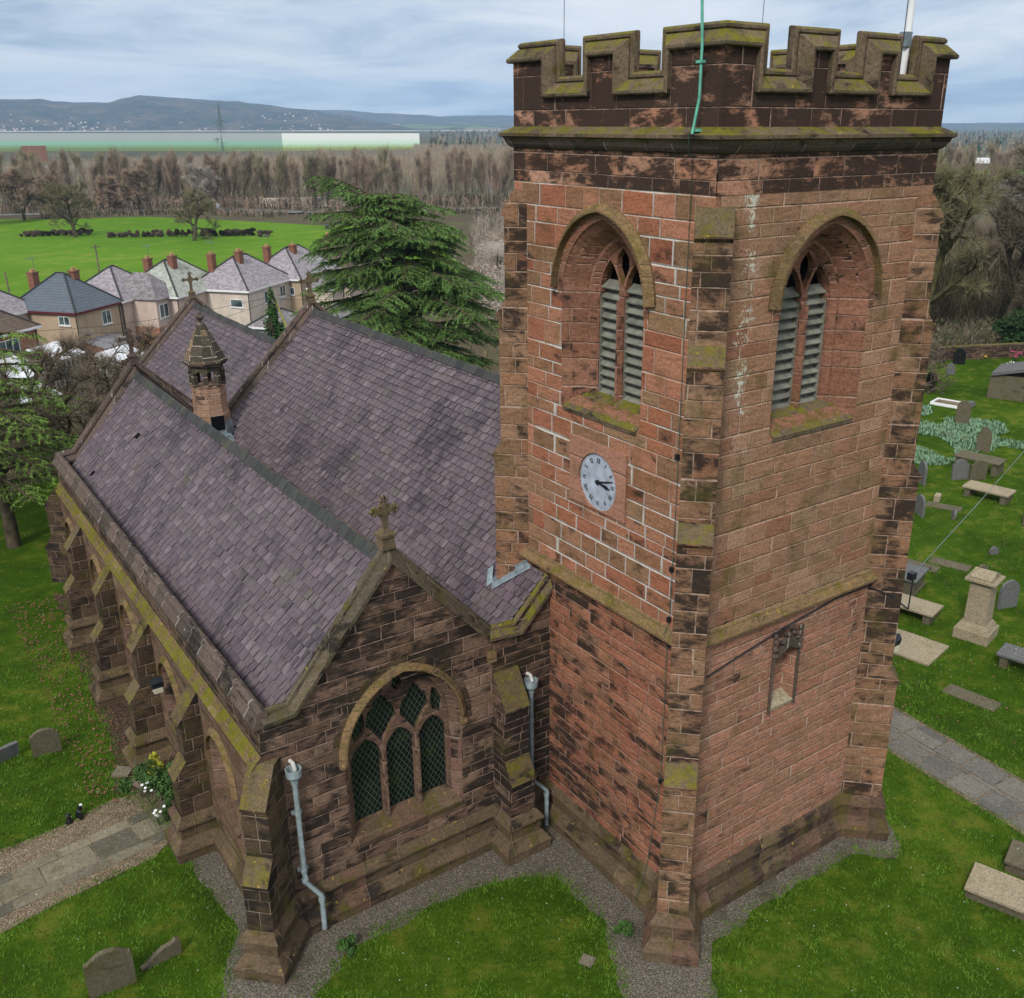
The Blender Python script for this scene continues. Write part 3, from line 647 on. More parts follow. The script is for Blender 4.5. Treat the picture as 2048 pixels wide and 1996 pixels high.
# --- diagonal tower buttresses
def buttress(corner, e, halfw, prof, mat='buttress', name='buttress', parent=None):
    e = V((e[0], e[1], 0)).normalized(); w = V((-e.y, e.x, 0)); c = V((corner[0], corner[1], 0))
    mb = MB(); mb.prism([c + e * d + Z * z - w * halfw for d, z in prof], w * (2 * halfw))
    o = mb.build(name, [mat, 'slope'], parent or church)
    for p in o.data.polygons:
        if p.normal.z > 0.25: p.material_index = 1
    return o
def stages(tops, base):
    """[(d_upper, z_top_of_slope, z_lip, d_lower)] to a side profile"""
    p = [(-0.5, base), (tops[-1][3], base)]
    for du, zt, zl, dl in reversed(tops):
        p += [(dl, zl - 0.10), (dl + 0.075, zl - 0.02), (dl + 0.075, zl + 0.02), (du + 0.02, zt - 0.03), (du, zt)]
    p.append((-0.5, tops[0][1])); return p
TB = stages([(0.0, 17.92, 17.38, 0.20), (0.20, 15.25, 14.86, 0.37), (0.37, 11.45, 11.06, 0.55), (0.55, 5.5, 5.1, 0.76)], 1.0)
TBS = stages([(0.0, 17.92, 17.38, 0.20), (0.20, 15.25, 14.86, 0.37), (0.37, 11.45, 11.06, 0.58), (0.58, 5.5, 5.1, 0.95)], 1.0)
buttress((0, 0), (-1, -1), B_, TBS)
for c, e in (((7, 0), (1, -1)), ((7, 7), (1, 1)), ((0, 7), (-1, 1))): buttress(c, e, B_, TB)
# --- plinths
PL = [(0.0, 1.30), (0.03, 1.28), (0.18, 1.06), (0.18, 1.0), (0.10, 0.95), (0.10, 0.62), (0.13, 0.60), (0.33, 0.32), (0.33, 0.26), (0.31, 0.24), (0.31, -0.4)]
def diag(c, e, L):
    e = V((e[0], e[1], 0)).normalized(); return e * L
def bt(c, e, hw, d):
    """two outer plan corners of a diagonal buttress, counter-clockwise order"""
    e = V((e[0], e[1], 0)).normalized(); w = V((-e.y, e.x, 0)); c = V((*c, 0)); a = c + e * d - w * hw; b = c + e * d + w * hw
    return (a.x, a.y), (b.x, b.y)
a0, b0 = bt((0, 0), (-1, -1), B_, 0.95); a1, b1 = bt((7, 0), (1, -1), B_, 0.76); a2, b2 = bt((7, 7), (1, 1), B_, 0.76)
plan = [(0, 5.4), (0, S_), a0, b0, (S_, 0), (7 - S_, 0), a1, b1, (7, S_), (7, 7 - S_), a2, b2, (7 - S_, 7)]
mb = MB(); sweep_plan(mb, plan, PL, closed=False); mb.build('tower_plinth', 'plinth', church)
# --- clock
mb = MB(); CY, CZ, CRD = 3.42, 11.25, 0.66
ct = 7 - CY
ring = [(ct + (CRD + .07) * cos(2 * pi * k / 40), CZ + (CRD + .07) * sin(2 * pi * k / 40)) for k in range(40)]
plate(mb, FS, [(ct - 1.1, 10.52), (ct + 1.08, 10.52), (ct + 1.08, 12.22), (ct - 1.1, 12.22)], [ring], 0.06, 0.06)
clock = mb.build('clock', 'panel', church); clock['label'] = 'round pale clock in a square red stone panel'
M['dial'] = plain('worn grey clock dial', (0.34, 0.38, 0.45), 0.5, 0, 0.28, 4)
mb = MB(); mb.poly([FS.P(ct + CRD * 1.1 * cos(2 * pi * k / 48), CZ + CRD * 1.1 * sin(2 * pi * k / 48), 0.004) for k in range(48)]); 
mb.poly([FS.P(ct + CRD * cos(2 * pi * k / 48), CZ + CRD * sin(2 * pi * k / 48), 0.012) for k in range(48)]); mb.build('clock_face', 'dial', clock)
def stroke(ang, u0, v0, u1, v1, wd):
    """stroke in a numeral cell: v radial outwards, u clockwise"""
    a = radians(90 - ang); rad = (cos(a), sin(a)); tan = (sin(a), -cos(a))
    def pt(u, v): r_ = CRD * 0.83 + v; return (ct + rad[0] * r_ + tan[0] * u, CZ + rad[1] * r_ + tan[1] * u)
    p, q = pt(u0, v0), pt(u1, v1); dx, dz = q[0] - p[0], q[1] - p[1]; l = hypot(dx, dz); nx, nz_ = -dz / l * wd / 2, dx / l * wd / 2
    mb.prism([FS.P(p[0] + nx, p[1] + nz_, 0.014), FS.P(q[0] + nx, q[1] + nz_, 0.014), FS.P(q[0] - nx, q[1] - nz_, 0.014), FS.P(p[0] - nx, p[1] - nz_, 0.014)], FS.n * 0.006)
h2 = 0.062
NUM = {1: 'I', 2: 'II', 3: 'III', 4: 'IIII', 5: 'V', 6: 'VI', 7: 'VII', 8: 'VIII', 9: 'IX', 10: 'X', 11: 'XI', 12: 'XII'}
for k, tx in NUM.items():
    mb = MB(); wd = {'I': 0.034, 'V': 0.07, 'X': 0.075}; tot = sum(wd[c] for c in tx); u = -tot / 2
    for c in tx:
        w_ = wd[c]; a, b = u + 0.008, u + w_ - 0.008; cmid = (a + b) / 2
        if c == 'I': stroke(k * 30, cmid, -h2, cmid, h2, 0.016)
        if c == 'V': stroke(k * 30, a, h2, cmid, -h2, 0.017); stroke(k * 30, b, h2, cmid, -h2, 0.009)
        if c == 'X': stroke(k * 30, a, h2, b, -h2, 0.017); stroke(k * 30, a, -h2, b, h2, 0.009)
        u += w_
    mb.build('numeral', 'black', clock)
def hand(ang, ln, w0, name):
    m = MB(); a = radians(90 - ang); r_ = V((cos(a), sin(a), 0)); t_ = V((sin(a), -cos(a), 0))
    pts = [(-0.09, w0 * 0.5), (ln * 0.35, w0 * 0.8), (ln * 0.7, w0 * 1.6), (ln, 0.004), (ln, -0.004), (ln * 0.7, -w0 * 1.6), (ln * 0.35, -w0 * 0.8), (-0.09, -w0 * 0.5)]
    if name == 'minute_hand': pts = [(-0.09, w0), (ln, w0 * 0.35), (ln, -w0 * 0.35), (-0.09, -w0)]
    m.prism([FS.P(ct + r_.x * x + t_.x * y, CZ + r_.y * x + t_.y * y, 0.03) for x, y in pts], FS.n * 0.015); m.build(name, 'black', clock)
hand(98, 0.47, 0.03, 'hour_hand'); hand(74, 0.60, 0.028, 'minute_hand')
mb = MB(); mb.tube([FS.P(ct, CZ, -0.01), FS.P(ct, CZ, 0.06)], 0.06, 14); mb.build('hub', 'black', clock)

# --- nave, aisle, chancel walls
XA, YA, XE, YE, YN, YC = -8.4, 5.4, -1.95, 28.7, 29.3, 47.5
FAW = Face((XA, YA), (1, 0))         # the west front: t = x + 8.4
FAS = Face((XA, YE), (0, -1))        # south wall: t = 28.7 - y
wc = 3.74                            # window centre
whole = arch(wc, 1.95, 4.6, 1.68, 2.07, 14)
mb = MB()
SL = 1.19
holed(mb, FAW, [(0, 1.0), (6.45, 1.0), (6.45, 6.6), (3.61, 9.95), (0.8, 6.6), (0, 6.6)], [whole], 0.0, 0)
holed(mb, FAW, [(6.45, 1.0), (8.4, 1.0), (8.4, 8.0), (7.2, 6.8), (6.45, 6.8)], (), 0.0, 1)
mb.build('west_wall', ['aisle_top', 'aisle'], church)
mb = MB()
bays = [20.2, 15.6, 10.9, 6.4, 1.9]
wins = [arch(b, 1.9, 3.2, 0.98, 1.1, 9) for b in bays]
holed(mb, FAS, [(0, 1.0), (YE - YA, 1.0), (YE - YA, 5.25), (0, 5.25)], wins, 0.14, 0)
holed(mb, FAS, [(0, 5.5), (YE - YA, 5.5), (YE - YA, 6.3), (0, 6.3)], (), 0.0, 1)
mb.prism([FAS.P(0, 5.2, 0.0), FAS.P(0, 5.2, 0.24), FAS.P(0, 5.27, 0.26), FAS.P(0, 5.55, 0.0)], FAS.d * (YE - YA))
mb.build('south_wall', ['aisle_s', 'aisle'], church)
for b in bays:
    m = MB(); A = arch(b, 1.9, 3.2, 0.98, 1.1, 9); B2 = arch(b, 2.2, 3.2, 0.62, 0.8, 9); loft(m, FAS, A, B2, 0.14, -0.35)
    w = m.build('window', 'trim_dark', church)
    m = MB(); hood(m, FAS, b, 3.3, 1.0, 1.2, 1.1, 1.3, 0.15, 0.26, 9); m.build('hood_mould', 'hood', w)
    m = MB(); l1 = [arch(b + s * 0.3, 2.25, 3.15, 0.24, 0.42, 6) for s in (-1, 1)]; plate(m, FAS, B2, l1, -0.33, 0.1); m.build('tracery', 'trim_dark', w)
    m = MB(); holed(m, FAS, B2, (), -0.45); m.build('glass', 'glass', w)
    m = MB(); m.prism([FAS.P(b - 0.98, 1.82, 0.1), FAS.P(b - 0.98, 1.82, 0.2), FAS.P(b - 0.98, 1.92, 0.22), FAS.P(b - 0.98, 2.25, -0.36), FAS.P(b - 0.98, 2.0, -0.4)], FAS.d * 1.96); m.build('sill', 'plinth', w)
# --- the big west window of the aisle
m = MB(); i1 = arch(wc, 2.05, 4.6, 1.60, 2.01, 14); i2 = arch(wc, 2.15, 4.6, 1.46, 1.87, 14)
loft(m, FAW, whole, i1, 0.0, -0.05); loft(m, FAW, i1, i2, -0.05, -0.22); loft(m, FAW, i2, i2, -0.22, -0.50)
ww = m.build('west_window', 'trim_dark', church)
m = MB(); vz = arch(wc, 4.5, 4.6, 1.69, 2.09, 14)[1:]; vo = arch(wc, 4.5, 4.6, 2.02, 2.41, 14)[1:]
vz.append((wc - 1.69, 4.5)); vo.append((wc - 2.02, 4.5)); q = len(vz)
m.add([FAW.P(a, b, 0.018) for a, b in vz] + [FAW.P(a, b, 0.018) for a, b in vo], [(i, q + i, q + i + 1, i + 1) for i in range(q - 1)])
m.build('arch_stones', 'aisle_b', ww)
m = MB(); hood(m, FAW, wc, 4.6, 1.66, 1.84, 2.04, 2.22, 0.06, 0.16, 16, drop=0.04)
for sx in (-1, 1): m.lathe(FAW.P(wc + sx * 1.75, 4.40, 0.08), [(0, 0), (0.11, 0.05), (0.12, 0.13), (0.06, 0.2)], 8)
m.build('hood_mould', 'hood', ww)
m = MB(); m.prism([FAW.P(wc - 1.62, 1.80, -0.1), FAW.P(wc - 1.62, 1.80, 0.06), FAW.P(wc - 1.62, 1.95, 0.08), FAW.P(wc - 1.62, 2.32, -0.42), FAW.P(wc - 1.62, 2.1, -0.55)], FAW.d * 3.24); m.build('sill', 'plinth', ww)
def cusped(cx, cz, rx, rz, amp=0.16, lobes=4, rot=0.0, n=28):
    return [(cx + rx * cos(a) * (1 + amp * cos(lobes * a + rot)), cz + rz * sin(a) * (1 + amp * cos(lobes * a + rot))) for a in [2 * pi * k / n for k in range(n)]]
holes = []
for dx, top in ((-0.97, 0.55), (0.0, 0.55), (0.97, 0.55)):
    A = arch(wc + dx, 2.22, 4.1, 0.435, 0.66, 7)
    holes.append(A)
def kite(cx, cz, a, b0, b1):     # a reticulated, drop-like opening with cusps
    return [(cx, cz - b0), (cx + a * 0.45, cz - b0 * 0.62), (cx + a * 0.62, cz - b0 * 0.42), (cx + a, cz - b0 * 0.18), (cx + a, cz + b1 * 0.1), (cx + a * 0.84, cz + b1 * 0.42), (cx + a * 0.5, cz + b1 * 0.6), (cx + a * 0.42, cz + b1 * 0.8), (cx, cz + b1),
            (cx - a * 0.42, cz + b1 * 0.8), (cx - a * 0.5, cz + b1 * 0.6), (cx - a * 0.84, cz + b1 * 0.42), (cx - a, cz + b1 * 0.1), (cx - a, cz - b0 * 0.18), (cx - a * 0.62, cz - b0 * 0.42), (cx - a * 0.45, cz - b0 * 0.62)]
holes += [kite(wc - 0.485, 5.22, 0.43, 0.72, 0.70), kite(wc + 0.485, 5.22, 0.43, 0.72, 0.70)]
holes += [[(wc, 5.82), (wc + 0.15, 6.05), (wc + 0.12, 6.2), (wc, 6.33), (wc - 0.12, 6.2), (wc - 0.15, 6.05)]]
holes += [[(wc + s * 1.0, 4.92), (wc + s * 1.28, 4.75), (wc + s * 1.33, 5.1), (wc + s * 1.15, 5.5), (wc + s * 1.0, 5.62), (wc + s * 0.94, 5.25)][::s] for s in (1, -1)]
m = MB(); plate(m, FAW, i2, holes, -0.30, 0.17); m.build('tracery', 'trim_dark', ww)
m = MB()
for dx in (-0.485, 0.485):
    m.prism([FAW.P(wc + dx - 0.065, 2.15, -0.45), FAW.P(wc + dx - 0.065, 2.15, -0.28), FAW.P(wc + dx - 0.035, 2.15, -0.2), FAW.P(wc + dx + 0.035, 2.15, -0.2), FAW.P(wc + dx + 0.065, 2.15, -0.28), FAW.P(wc + dx + 0.065, 2.15, -0.45)], Z * 2.3)
m.build('mullion', 'trim_dark', ww)
m = MB(); holed(m, FAW, i2, (), -0.44); m.build('glass', 'glass', ww)
# --- other walls
mb = MB()
FAE = Face((-1.95, YE), (-1, 0)); FNE = Face((7.6, YN), (-1, 0)); FCS = Face((-0.3, YC), (0, -1)); FCE = Face((6.9, YC), (-1, 0)); FNN = Face((7.6, YA), (0, 1)); FCN = Face((6.9, YN), (0, 1)); FNW = Face((7.0, 5.4), (1, 0))
holed(mb, FAE, [(0, -1), (6.45, -1), (6.45, 6.6), (5.65, 6.6), (2.84, 9.95), (0, 6.6)])
holed(mb, FNE, [(0, -1), (8.8, -1), (8.8, 6.8), (4.1, 11.7), (0, 7.6)])
holed(mb, FCS, [(0, -1), (YC - YE, -1), (YC - YE, 5.9), (0, 5.9)])
holed(mb, FCE, [(0, -1), (7.2, -1), (7.2, 5.9), (3.6, 9.4), (0, 5.9)])
holed(mb, FNN, [(0, -1), (YN - YA, -1), (YN - YA, 7.2), (0, 7.2)]); holed(mb, FCN, [(0, -1), (YC - YN, -1), (YC - YN, 5.9), (0, 5.9)])
holed(mb, FNW, [(0, -1), (0.6, -1), (0.6, 7.3), (0, 7.9)])
mb.build('outer_walls', 'aisle', church)
mb = MB(); ba, bb = bt((XA, YA), (-1, -1), 0.33, 1.03)
s3 = 0.33 * sqrt(2)
plan = [(XA, YE), (XA, YA + s3), ba, bb, (XA + s3, YA), (-1.95, YA), (-1.95, 4.55), (-1.12, 4.55), (-1.12, YA), (-0.0, YA)]
YB = [10.3, 15.1, 19.9, 24.6]
pl2 = [(XA - 0.0, YE)]
for y in YB[::-1]: pl2 += [(XA, y + 0.34), (XA - 1.05, y + 0.34), (XA - 1.05, y - 0.34), (XA, y - 0.34)]
plan = pl2 + plan[1:]
sweep_plan(mb, plan, PL, closed=False); mb.build('church_plinth', 'plinth', church)
# buttresses of the aisle
AB = stages([(0.0, 5.35, 4.62, 0.55), (0.55, 3.05, 2.62, 0.82), ], 1.0)
AB = [(-0.5, 1.0), (1.0, 1.0)] + [(0.98, 2.50), (1.04, 2.56), (1.04, 2.62), (0.66, 3.12), (0.62, 3.16), (0.62, 4.42), (0.69, 4.50), (0.69, 4.56), (0.03, 5.40), (-0.5, 5.40)]
buttress((XA, YA), (-1, -1), 0.33, AB, 'aisle_b')
SB = [(-0.3, 1.0), (1.02, 1.0), (1.02, 2.35), (1.09, 2.42), (1.09, 2.48), (0.74, 2.95), (0.70, 2.98), (0.70, 4.05), (0.78, 4.12), (0.78, 4.18), (0.14, 5.08), (-0.3, 5.08)]
for y in YB: buttress((XA, y), (-1, 0), 0.33, SB, 'aisle_b')
buttress((XA, YE), (-1, 1), 0.33, AB, 'aisle_b')
buttress((-1.535, YA), (0, -1), 0.40, [(-0.2, 1.0), (0.84, 1.0), (0.84, 2.25), (0.90, 2.32), (0.90, 2.37), (0.58, 2.95), (0.55, 3.0), (0.55, 4.5), (0.62, 4.56), (0.62, 4.62), (0.05, 5.55), (-0.2, 5.55)], 'aisle')
mb = MB(); mb.box((-2.0, 5.32, 6.0), (0.22, 0.16, 0.28)); mb.build('kneeler_stub', 'hood', church)
# copings: raking and level, a roll on top of a sloped stone
def coping(line, width, drop, name='coping', mat='coping_dark', out=0.1, roll=0.10, flip=False):
    """line: 3-D points along the wall top; section spans the wall thickness"""
    pts = [V(p) for p in line]; d0 = V((pts[-1].x - pts[0].x, pts[-1].y - pts[0].y, 0)).normalized(); side = V((d0.y, -d0.x, 0))
    sec_ = [(-width / 2 - out, -drop), (-width / 2 - out, -drop + 0.09), (-0.10, -0.02)] + [(roll * cos(a), roll * sin(a)) for a in [pi - pi * k / 6 for k in range(7)]] + [(0.10, -0.02), (width / 2 + out, -drop + 0.09), (width / 2 + out, -drop)]
    rows = []
    for i, p in enumerate(pts):
        a = (pts[i] - pts[i - 1]).normalized() if i else (pts[1] - pts[0]).normalized(); b = (pts[i + 1] - pts[i]).normalized() if i < len(pts) - 1 else a
        ua = a.cross(side) * -1; ub = b.cross(side) * -1
        if ua.z < 0: ua, ub = -ua, -ub
        u_ = ua + ub; u_ = u_ / (u_.length_squared / 2)
        rows.append([p + side * -x + u_ * y for x, y in sec_])
    k = len(sec_); m = MB(); P = [q for r in rows for q in r]
    m.add(P, [(i * k + j, (i + 1) * k + j, (i + 1) * k + j + 1, i * k + j + 1) for i in range(len(pts) - 1) for j in range(k - 1)])
    m.add(rows[0], [tuple(range(k))[::-1]]); m.add(rows[-1], [tuple(range(k))])
    m.add(P, [(i * k, i * k + k - 1, (i + 1) * k + k - 1, (i + 1) * k) for i in range(len(pts) - 1)])
    me = m.build(name, mat, church)
    bmm = bmesh.new(); bmm.from_mesh(me.data); bmesh.ops.remove_doubles(bmm, verts=bmm.verts, dist=1e-5); bmesh.ops.recalc_face_normals(bmm, faces=bmm.faces); bmm.to_mesh(me.data); bmm.free()
    return me
yw = YA + 0.12
coping([(-8.30, yw, 6.62), (-7.62, yw, 6.64), (-4.79, yw, 10.02), (-1.98, yw, 6.92)], 0.30, 0.26, mat='coping_mid')
coping([(-2.02, yw, 6.88), (-1.12, yw, 6.80), (-0.02, yw, 7.92)], 0.30, 0.26, mat='coping')
coping([(-8.24, YA - 0.03, 6.64), (-8.24, YE + 0.2, 6.64)], 0.30, 0.34, mat='coping_dark', out=0.12, roll=0.13)
coping([(-8.3, YE, 6.62), (-7.62, YE, 6.72), (-4.79, YE, 10.08), (-1.9, YE, 6.75)], 0.42, 0.3, roll=0.17)
coping([(-1.5, YN, 6.7), (3.5, YN, 11.75), (7.9, YN, 7.4)], 0.42, 0.3, roll=0.17)
coping([(-0.6, YC, 5.6), (3.3, YC, 9.55), (7.1, YC, 5.8)], 0.42, 0.3, roll=0.17)
# --- slated roofs, slate by slate
def slates(o, du, dv, nu, nv, su, sv, clip=None, name='roof', mat='slate', seed=1):
    """o: lower left corner, du along the eaves, dv up the slope (unit), su slate width, sv exposed height"""
    R = random.Random(seed); m = MB(); o, du, dv = V(o), V(du).normalized(), V(dv).normalized(); nrm = du.cross(dv)
    if nrm.z < 0: nrm = -nrm
    for j in range(nv):
        off = 0.5 * su * (j % 2); ru = [0.0]; 
        x = -off
        while x < nu * su:
            w_ = su * R.uniform(0.82, 1.18); a, b = max(0.0, x), min(nu * su, x + w_ - 0.024); x += w_
            if b - a < 0.02: continue
            y0 = j * sv + R.uniform(-0.012, 0.012); y1 = (j + 1) * sv + 0.03
            if clip and not clip(a + (b - a) / 2, y0): continue
            if R.random() < 0.0007: continue
            l0 = 0.052 + R.uniform(-0.008, 0.014); l1 = 0.008; tw = R.uniform(-0.006, 0.006)
            p = [o + du * a + dv * y0 + nrm * (l0 + tw), o + du * b + dv * y0 + nrm * (l0 - tw), o + du * b + dv * y1 + nrm * l1, o + du * a + dv * y1 + nrm * l1]
            q = [o + du * a + dv * y0 - nrm * 0.0, o + du * b + dv * y0 - nrm * 0.0]
            r_ = 0.001 + R.random() * 0.998
            F = [(0, 1, 2, 3), (4, 5, 1, 0), (0, 3, 4), (1, 5, 2)]
            if du.cross(dv).z < 0: F = [f[::-1] for f in F]
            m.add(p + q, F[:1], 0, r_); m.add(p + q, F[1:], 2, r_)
    L_ = nu * su; H_ = nv * sv
    base = [o, o + du * L_, o + du * L_ + dv * H_, o + dv * H_]
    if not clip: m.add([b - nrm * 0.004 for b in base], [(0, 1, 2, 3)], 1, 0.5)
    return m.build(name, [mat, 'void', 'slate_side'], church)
def roof(xe, ze, xr, zr, y0, y1, seed, sv=0.275, su=0.34):
    dv = V((xr - xe, 0, zr - ze)); Ls = dv.length; nv = int(Ls / sv); sv = Ls / nv; nu = int((y1 - y0) / su); su = (y1 - y0) / nu
    return slates((xe, y0, ze), (0, 1, 0), dv, nu, nv, su, sv, None, 'roof', 'slate', seed)
def ridge(x, z, y0, y1, seed, w=0.20, tl=0.46):
    m = MB(); R = random.Random(seed); n = int((y1 - y0) / tl); tl = (y1 - y0) / n; h = w * 1.0
    for k in range(n):
        a = y0 + k * tl; b = a + tl - 0.015; dz = R.uniform(-0.008, 0.012); zz = z + dz; r_ = 0.01 + R.random() * 0.98
        P = [(x - w, a, zz - h), (x - w * .12, a, zz + 0.03), (x + w * .12, a, zz + 0.03), (x + w, a, zz - h), (x - w, b, zz - h), (x - w * .12, b, zz + 0.03), (x + w * .12, b, zz + 0.03), (x + w, b, zz - h)]
        P = [(p[0], p[1], p[2]) for p in P]
        m.add(P, [(0, 4, 5, 1), (1, 5, 6, 2), (2, 6, 7, 3), (0, 1, 2, 3), (4, 7, 6, 5)], 0, r_)
    return m.build('ridge_tiles', 'slate_edge', church)
Y0 = YA + 0.28
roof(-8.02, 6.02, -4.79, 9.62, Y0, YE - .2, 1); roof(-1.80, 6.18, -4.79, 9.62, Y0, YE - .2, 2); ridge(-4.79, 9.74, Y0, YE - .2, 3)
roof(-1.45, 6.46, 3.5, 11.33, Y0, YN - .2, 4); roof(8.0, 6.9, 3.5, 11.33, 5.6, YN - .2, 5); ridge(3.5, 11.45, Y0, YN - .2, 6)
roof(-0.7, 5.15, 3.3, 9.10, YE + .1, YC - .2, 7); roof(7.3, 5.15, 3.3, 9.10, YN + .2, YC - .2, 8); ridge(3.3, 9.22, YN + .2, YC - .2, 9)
mb = MB(); mb.box((-8.15, (YA + YE) / 2, 5.98), (0.34, YE - YA - .6, 0.06)); mb.build('eaves_gutter', 'lead', church)
mb = MB(); mb.box((-1.62, (YA + YE) / 2 + .2, 6.28), (0.5, YE - YA - .4, 0.08))
mb.prism([(-2.0, YA + .3, 6.3), (-2.0, YA + .3, 6.55), (-1.75, YA + .3, 6.44), (-1.3, YA + .3, 6.52), (-1.2, YA + .3, 6.3)], V((0, YE - YA, 0))); mb.build('valley_gutter', 'coping_dark', church)
# lead flashing where the tower buttress meets the nave roof
e = V((-1, 1, 0)).normalized(); w = V((-1, -1, 0)).normalized()
mb = MB()
def nz_(x): return 6.46 + (x + 1.45) * 0.984 + 0.05
c0 = V((0, 7, 0)) + e * 0.60 + w * 0.40
for a, b, wd in ((V((0.05, 6.40)), V((-0.74, 7.22)), 0.20), (V((-0.74, 7.22)), V((-0.42, 7.62)), 0.16)):
    d = V((b.x - a.x, b.y - a.y, 0)).normalized(); s_ = V((d.y, -d.x, 0)); s_ = -s_ if s_.x > 0.2 else s_
    P = []
    for p in (a, b):
        for k, u in ((0.0, 0.16), (0.0, 0.03), (wd, 0.03), (wd + 0.02, 0.05)):
            q = V((p.x, p.y, 0)) + s_ * k; q.z = nz_(q.x) + u; P.append(q)
    mb.add(P, [(0, 1, 5, 4), (1, 2, 6, 5), (2, 3, 7, 6)])
mb.build('lead_flashing', 'lead', church)
# --- crosses
def cross(base, h, mat='coping', arm=0.52, rot=0.0):
    x, y, z = base; m = MB()
    m.box((x, y, z - 0.1), (0.36, 0.36, 0.30), 0, taper=0.85); m.box((x, y, z + 0.2), (0.40, 0.38, 0.07)); m.box((x, y, z + 0.27), (0.26, 0.26, 0.13), taper=0.6)
    hh = h - 0.4; z0 = z + 0.4; m.box((x, y, z0 - .05), (0.15, 0.13, hh * 0.95), taper=0.95)
    zc = z0 + hh * 0.62; m.box((x, y, zc - 0.065), (arm, 0.12, 0.13))
    for sx, sz in ((-1, 0), (1, 0), (0, 1)):
        cx, cz = x + sx * arm / 2, zc + sz * (hh * 0.36)
        for q in ((0, 0.075), (0.075, 0), (0, -0.075), (-0.075, 0)): m.lathe((cx + q[0], y, cz + q[1] - 0.055), [(0, 0), (0.055, 0.03), (0.06, 0.055), (0.05, 0.09), (0, 0.115)], 7)
    for sx in (-1, 1):
        for sz in (-1, 1): m.lathe((x + sx * 0.11, y, zc + sz * 0.11 - 0.045), [(0, 0), (0.05, 0.045), (0, 0.09)], 6)
    o = m.build('gable_cross', mat, church); return o
cross((-4.79, yw, 10.08), 1.12, 'coping'); cross((-4.79, YE, 10.15), 1.3, 'coping_dark', 0.8); cross((3.5, YN, 11.8), 1.25, 'coping', 0.75); cross((3.3, YC, 9.6), 1.4, 'coping', 0.8)
# --- bell turret in the valley
TXc, TYc = -2.0, 28.1
m = MB(); m.lathe((TXc, TYc, 0), [(0.80, 6.3), (0.78, 7.6), (0.73, 7.75), (0.71, 8.85), (0.74, 8.86), (0.74, 8.9), (0.0, 8.9)], 8, rz=radians(22.5))
tur = m.build('bell_turret', 'turret', church)
m = MB()
for k in range(8):
    a = radians(22.5 + 45 * k); px_, py_ = TXc + 0.66 * cos(a), TYc + 0.66 * sin(a)
    m.box((px_, py_, 8.9), (0.19, 0.19, 0.62), a)
for k in range(8):
    a0_, a1_ = radians(22.5 + 45 * k), radians(67.5 + 45 * k); f = Face((TXc + 0.73 * cos(a0_), TYc + 0.73 * sin(a0_)), (cos(a1_) - cos(a0_), sin(a1_) - sin(a0_)))
    ln = 0.73 * 2 * sin(radians(22.5)); ar = [(ln / 2 + 0.2 * cos(t), 9.33 + 0.24 * sin(t)) for t in [pi * q / 8 for q in range(9)]]
    plate(m, f, [(0, 9.3), (ln / 2 - 0.2, 9.3)] + ar[::-1] + [(ln / 2 + 0.2, 9.3), (ln, 9.3), (ln, 9.85), (0, 9.85)], [], 0, 0.14)
m.build('arcade', 'spire', tur)
m = MB(); m.lathe((TXc, TYc, 0), [(0.0, 9.75), (0.82, 9.78), (0.94, 9.92), (0.94, 10.0), (0.86, 10.06), (0.60, 10.62), (0.40, 11.05), (0.15, 11.55), (0.10, 11.62), (0.0, 11.64)], 8, rz=radians(22.5)); sp = m.build('spire', 'spire', tur)
m = MB(); m.lathe((TXc, TYc, 11.5), [(0.09, 0), (0.07, 0.12), (0.10, 0.2), (0.18, 0.26), (0.2, 0.34), (0.08, 0.4), (0.07, 0.5), (0, 0.58)], 8); m.box((TXc, TYc, 11.78), (0.42, 0.12, 0.10), 0.5); m.box((TXc, TYc, 11.78), (0.12, 0.42, 0.10), 0.5); m.build('finial', 'coping_dark', sp)
m = MB(); m.lathe((TXc, TYc, 0), [(0.86, 6.3), (0.86, 7.0), (0.80, 7.35)], 8, rz=radians(22.5)); m.box((TXc + 0.1, TYc - 0.9, 6.5), (0.9, 0.55, 0.28), taper=.8); m.build('lead_flashing', 'lead', tur)
m = MB(); m.box((TXc - 0.0, TYc - 0.72, 7.0), (0.55, 0.2, 0.62)); m.build('vent', 'void', tur)
# --- rainwater pipes, fixed to the walls
def pipe(x, y, ztop, zmid, xo, zlow, zbot, name='drainpipe'):
    m = MB(); m.tube([(x, y, ztop), (x, y, zmid), (x + xo, y - 0.22, zmid - 0.42), (x + xo, y - 0.22, zbot)], 0.068, 12)
    for z in (ztop - 1.0, zmid + 0.35, zmid + 0.05): m.tube([(x, y, z - 0.05), (x, y, z + 0.05)], 0.085, 12)
    m.tube([(x + xo, y - 0.22, zmid - 0.62), (x + xo, y - 0.22, zmid - 0.5)], 0.085, 12)
    o = m.build(name, 'pipe', church)
    m = MB(); m.lathe((x, y, ztop), [(0.09, -0.12), (0.10, 0.0), (0.19, 0.10), (0.20, 0.30), (0.17, 0.30), (0.15, 0.14), (0.0, 0.12)], 14, smooth=False); m.build('hopper', 'pipe', o)
    m = MB(); m.tube([(x, y + 0.2, ztop + 0.42), (x + 0.02, y + 0.05, ztop + 0.42), (x + 0.03, y - 0.02, ztop + 0.25)], 0.055, 8); m.build('outlet', 'pipe_white', o)
    for z in (ztop - 1.02, zmid + 0.35): m = MB(); m.box((x, y + 0.11, z - 0.03), (0.26, 0.10, 0.06)); m.build('bracket', 'pipe', o)
pipe(-7.72, 5.22, 4.75, 1.65, 0.30, 1.0, 0.15)
pipe(-0.80, 5.22, 4.75, 1.75, 0.38, 1.0, 0.1)
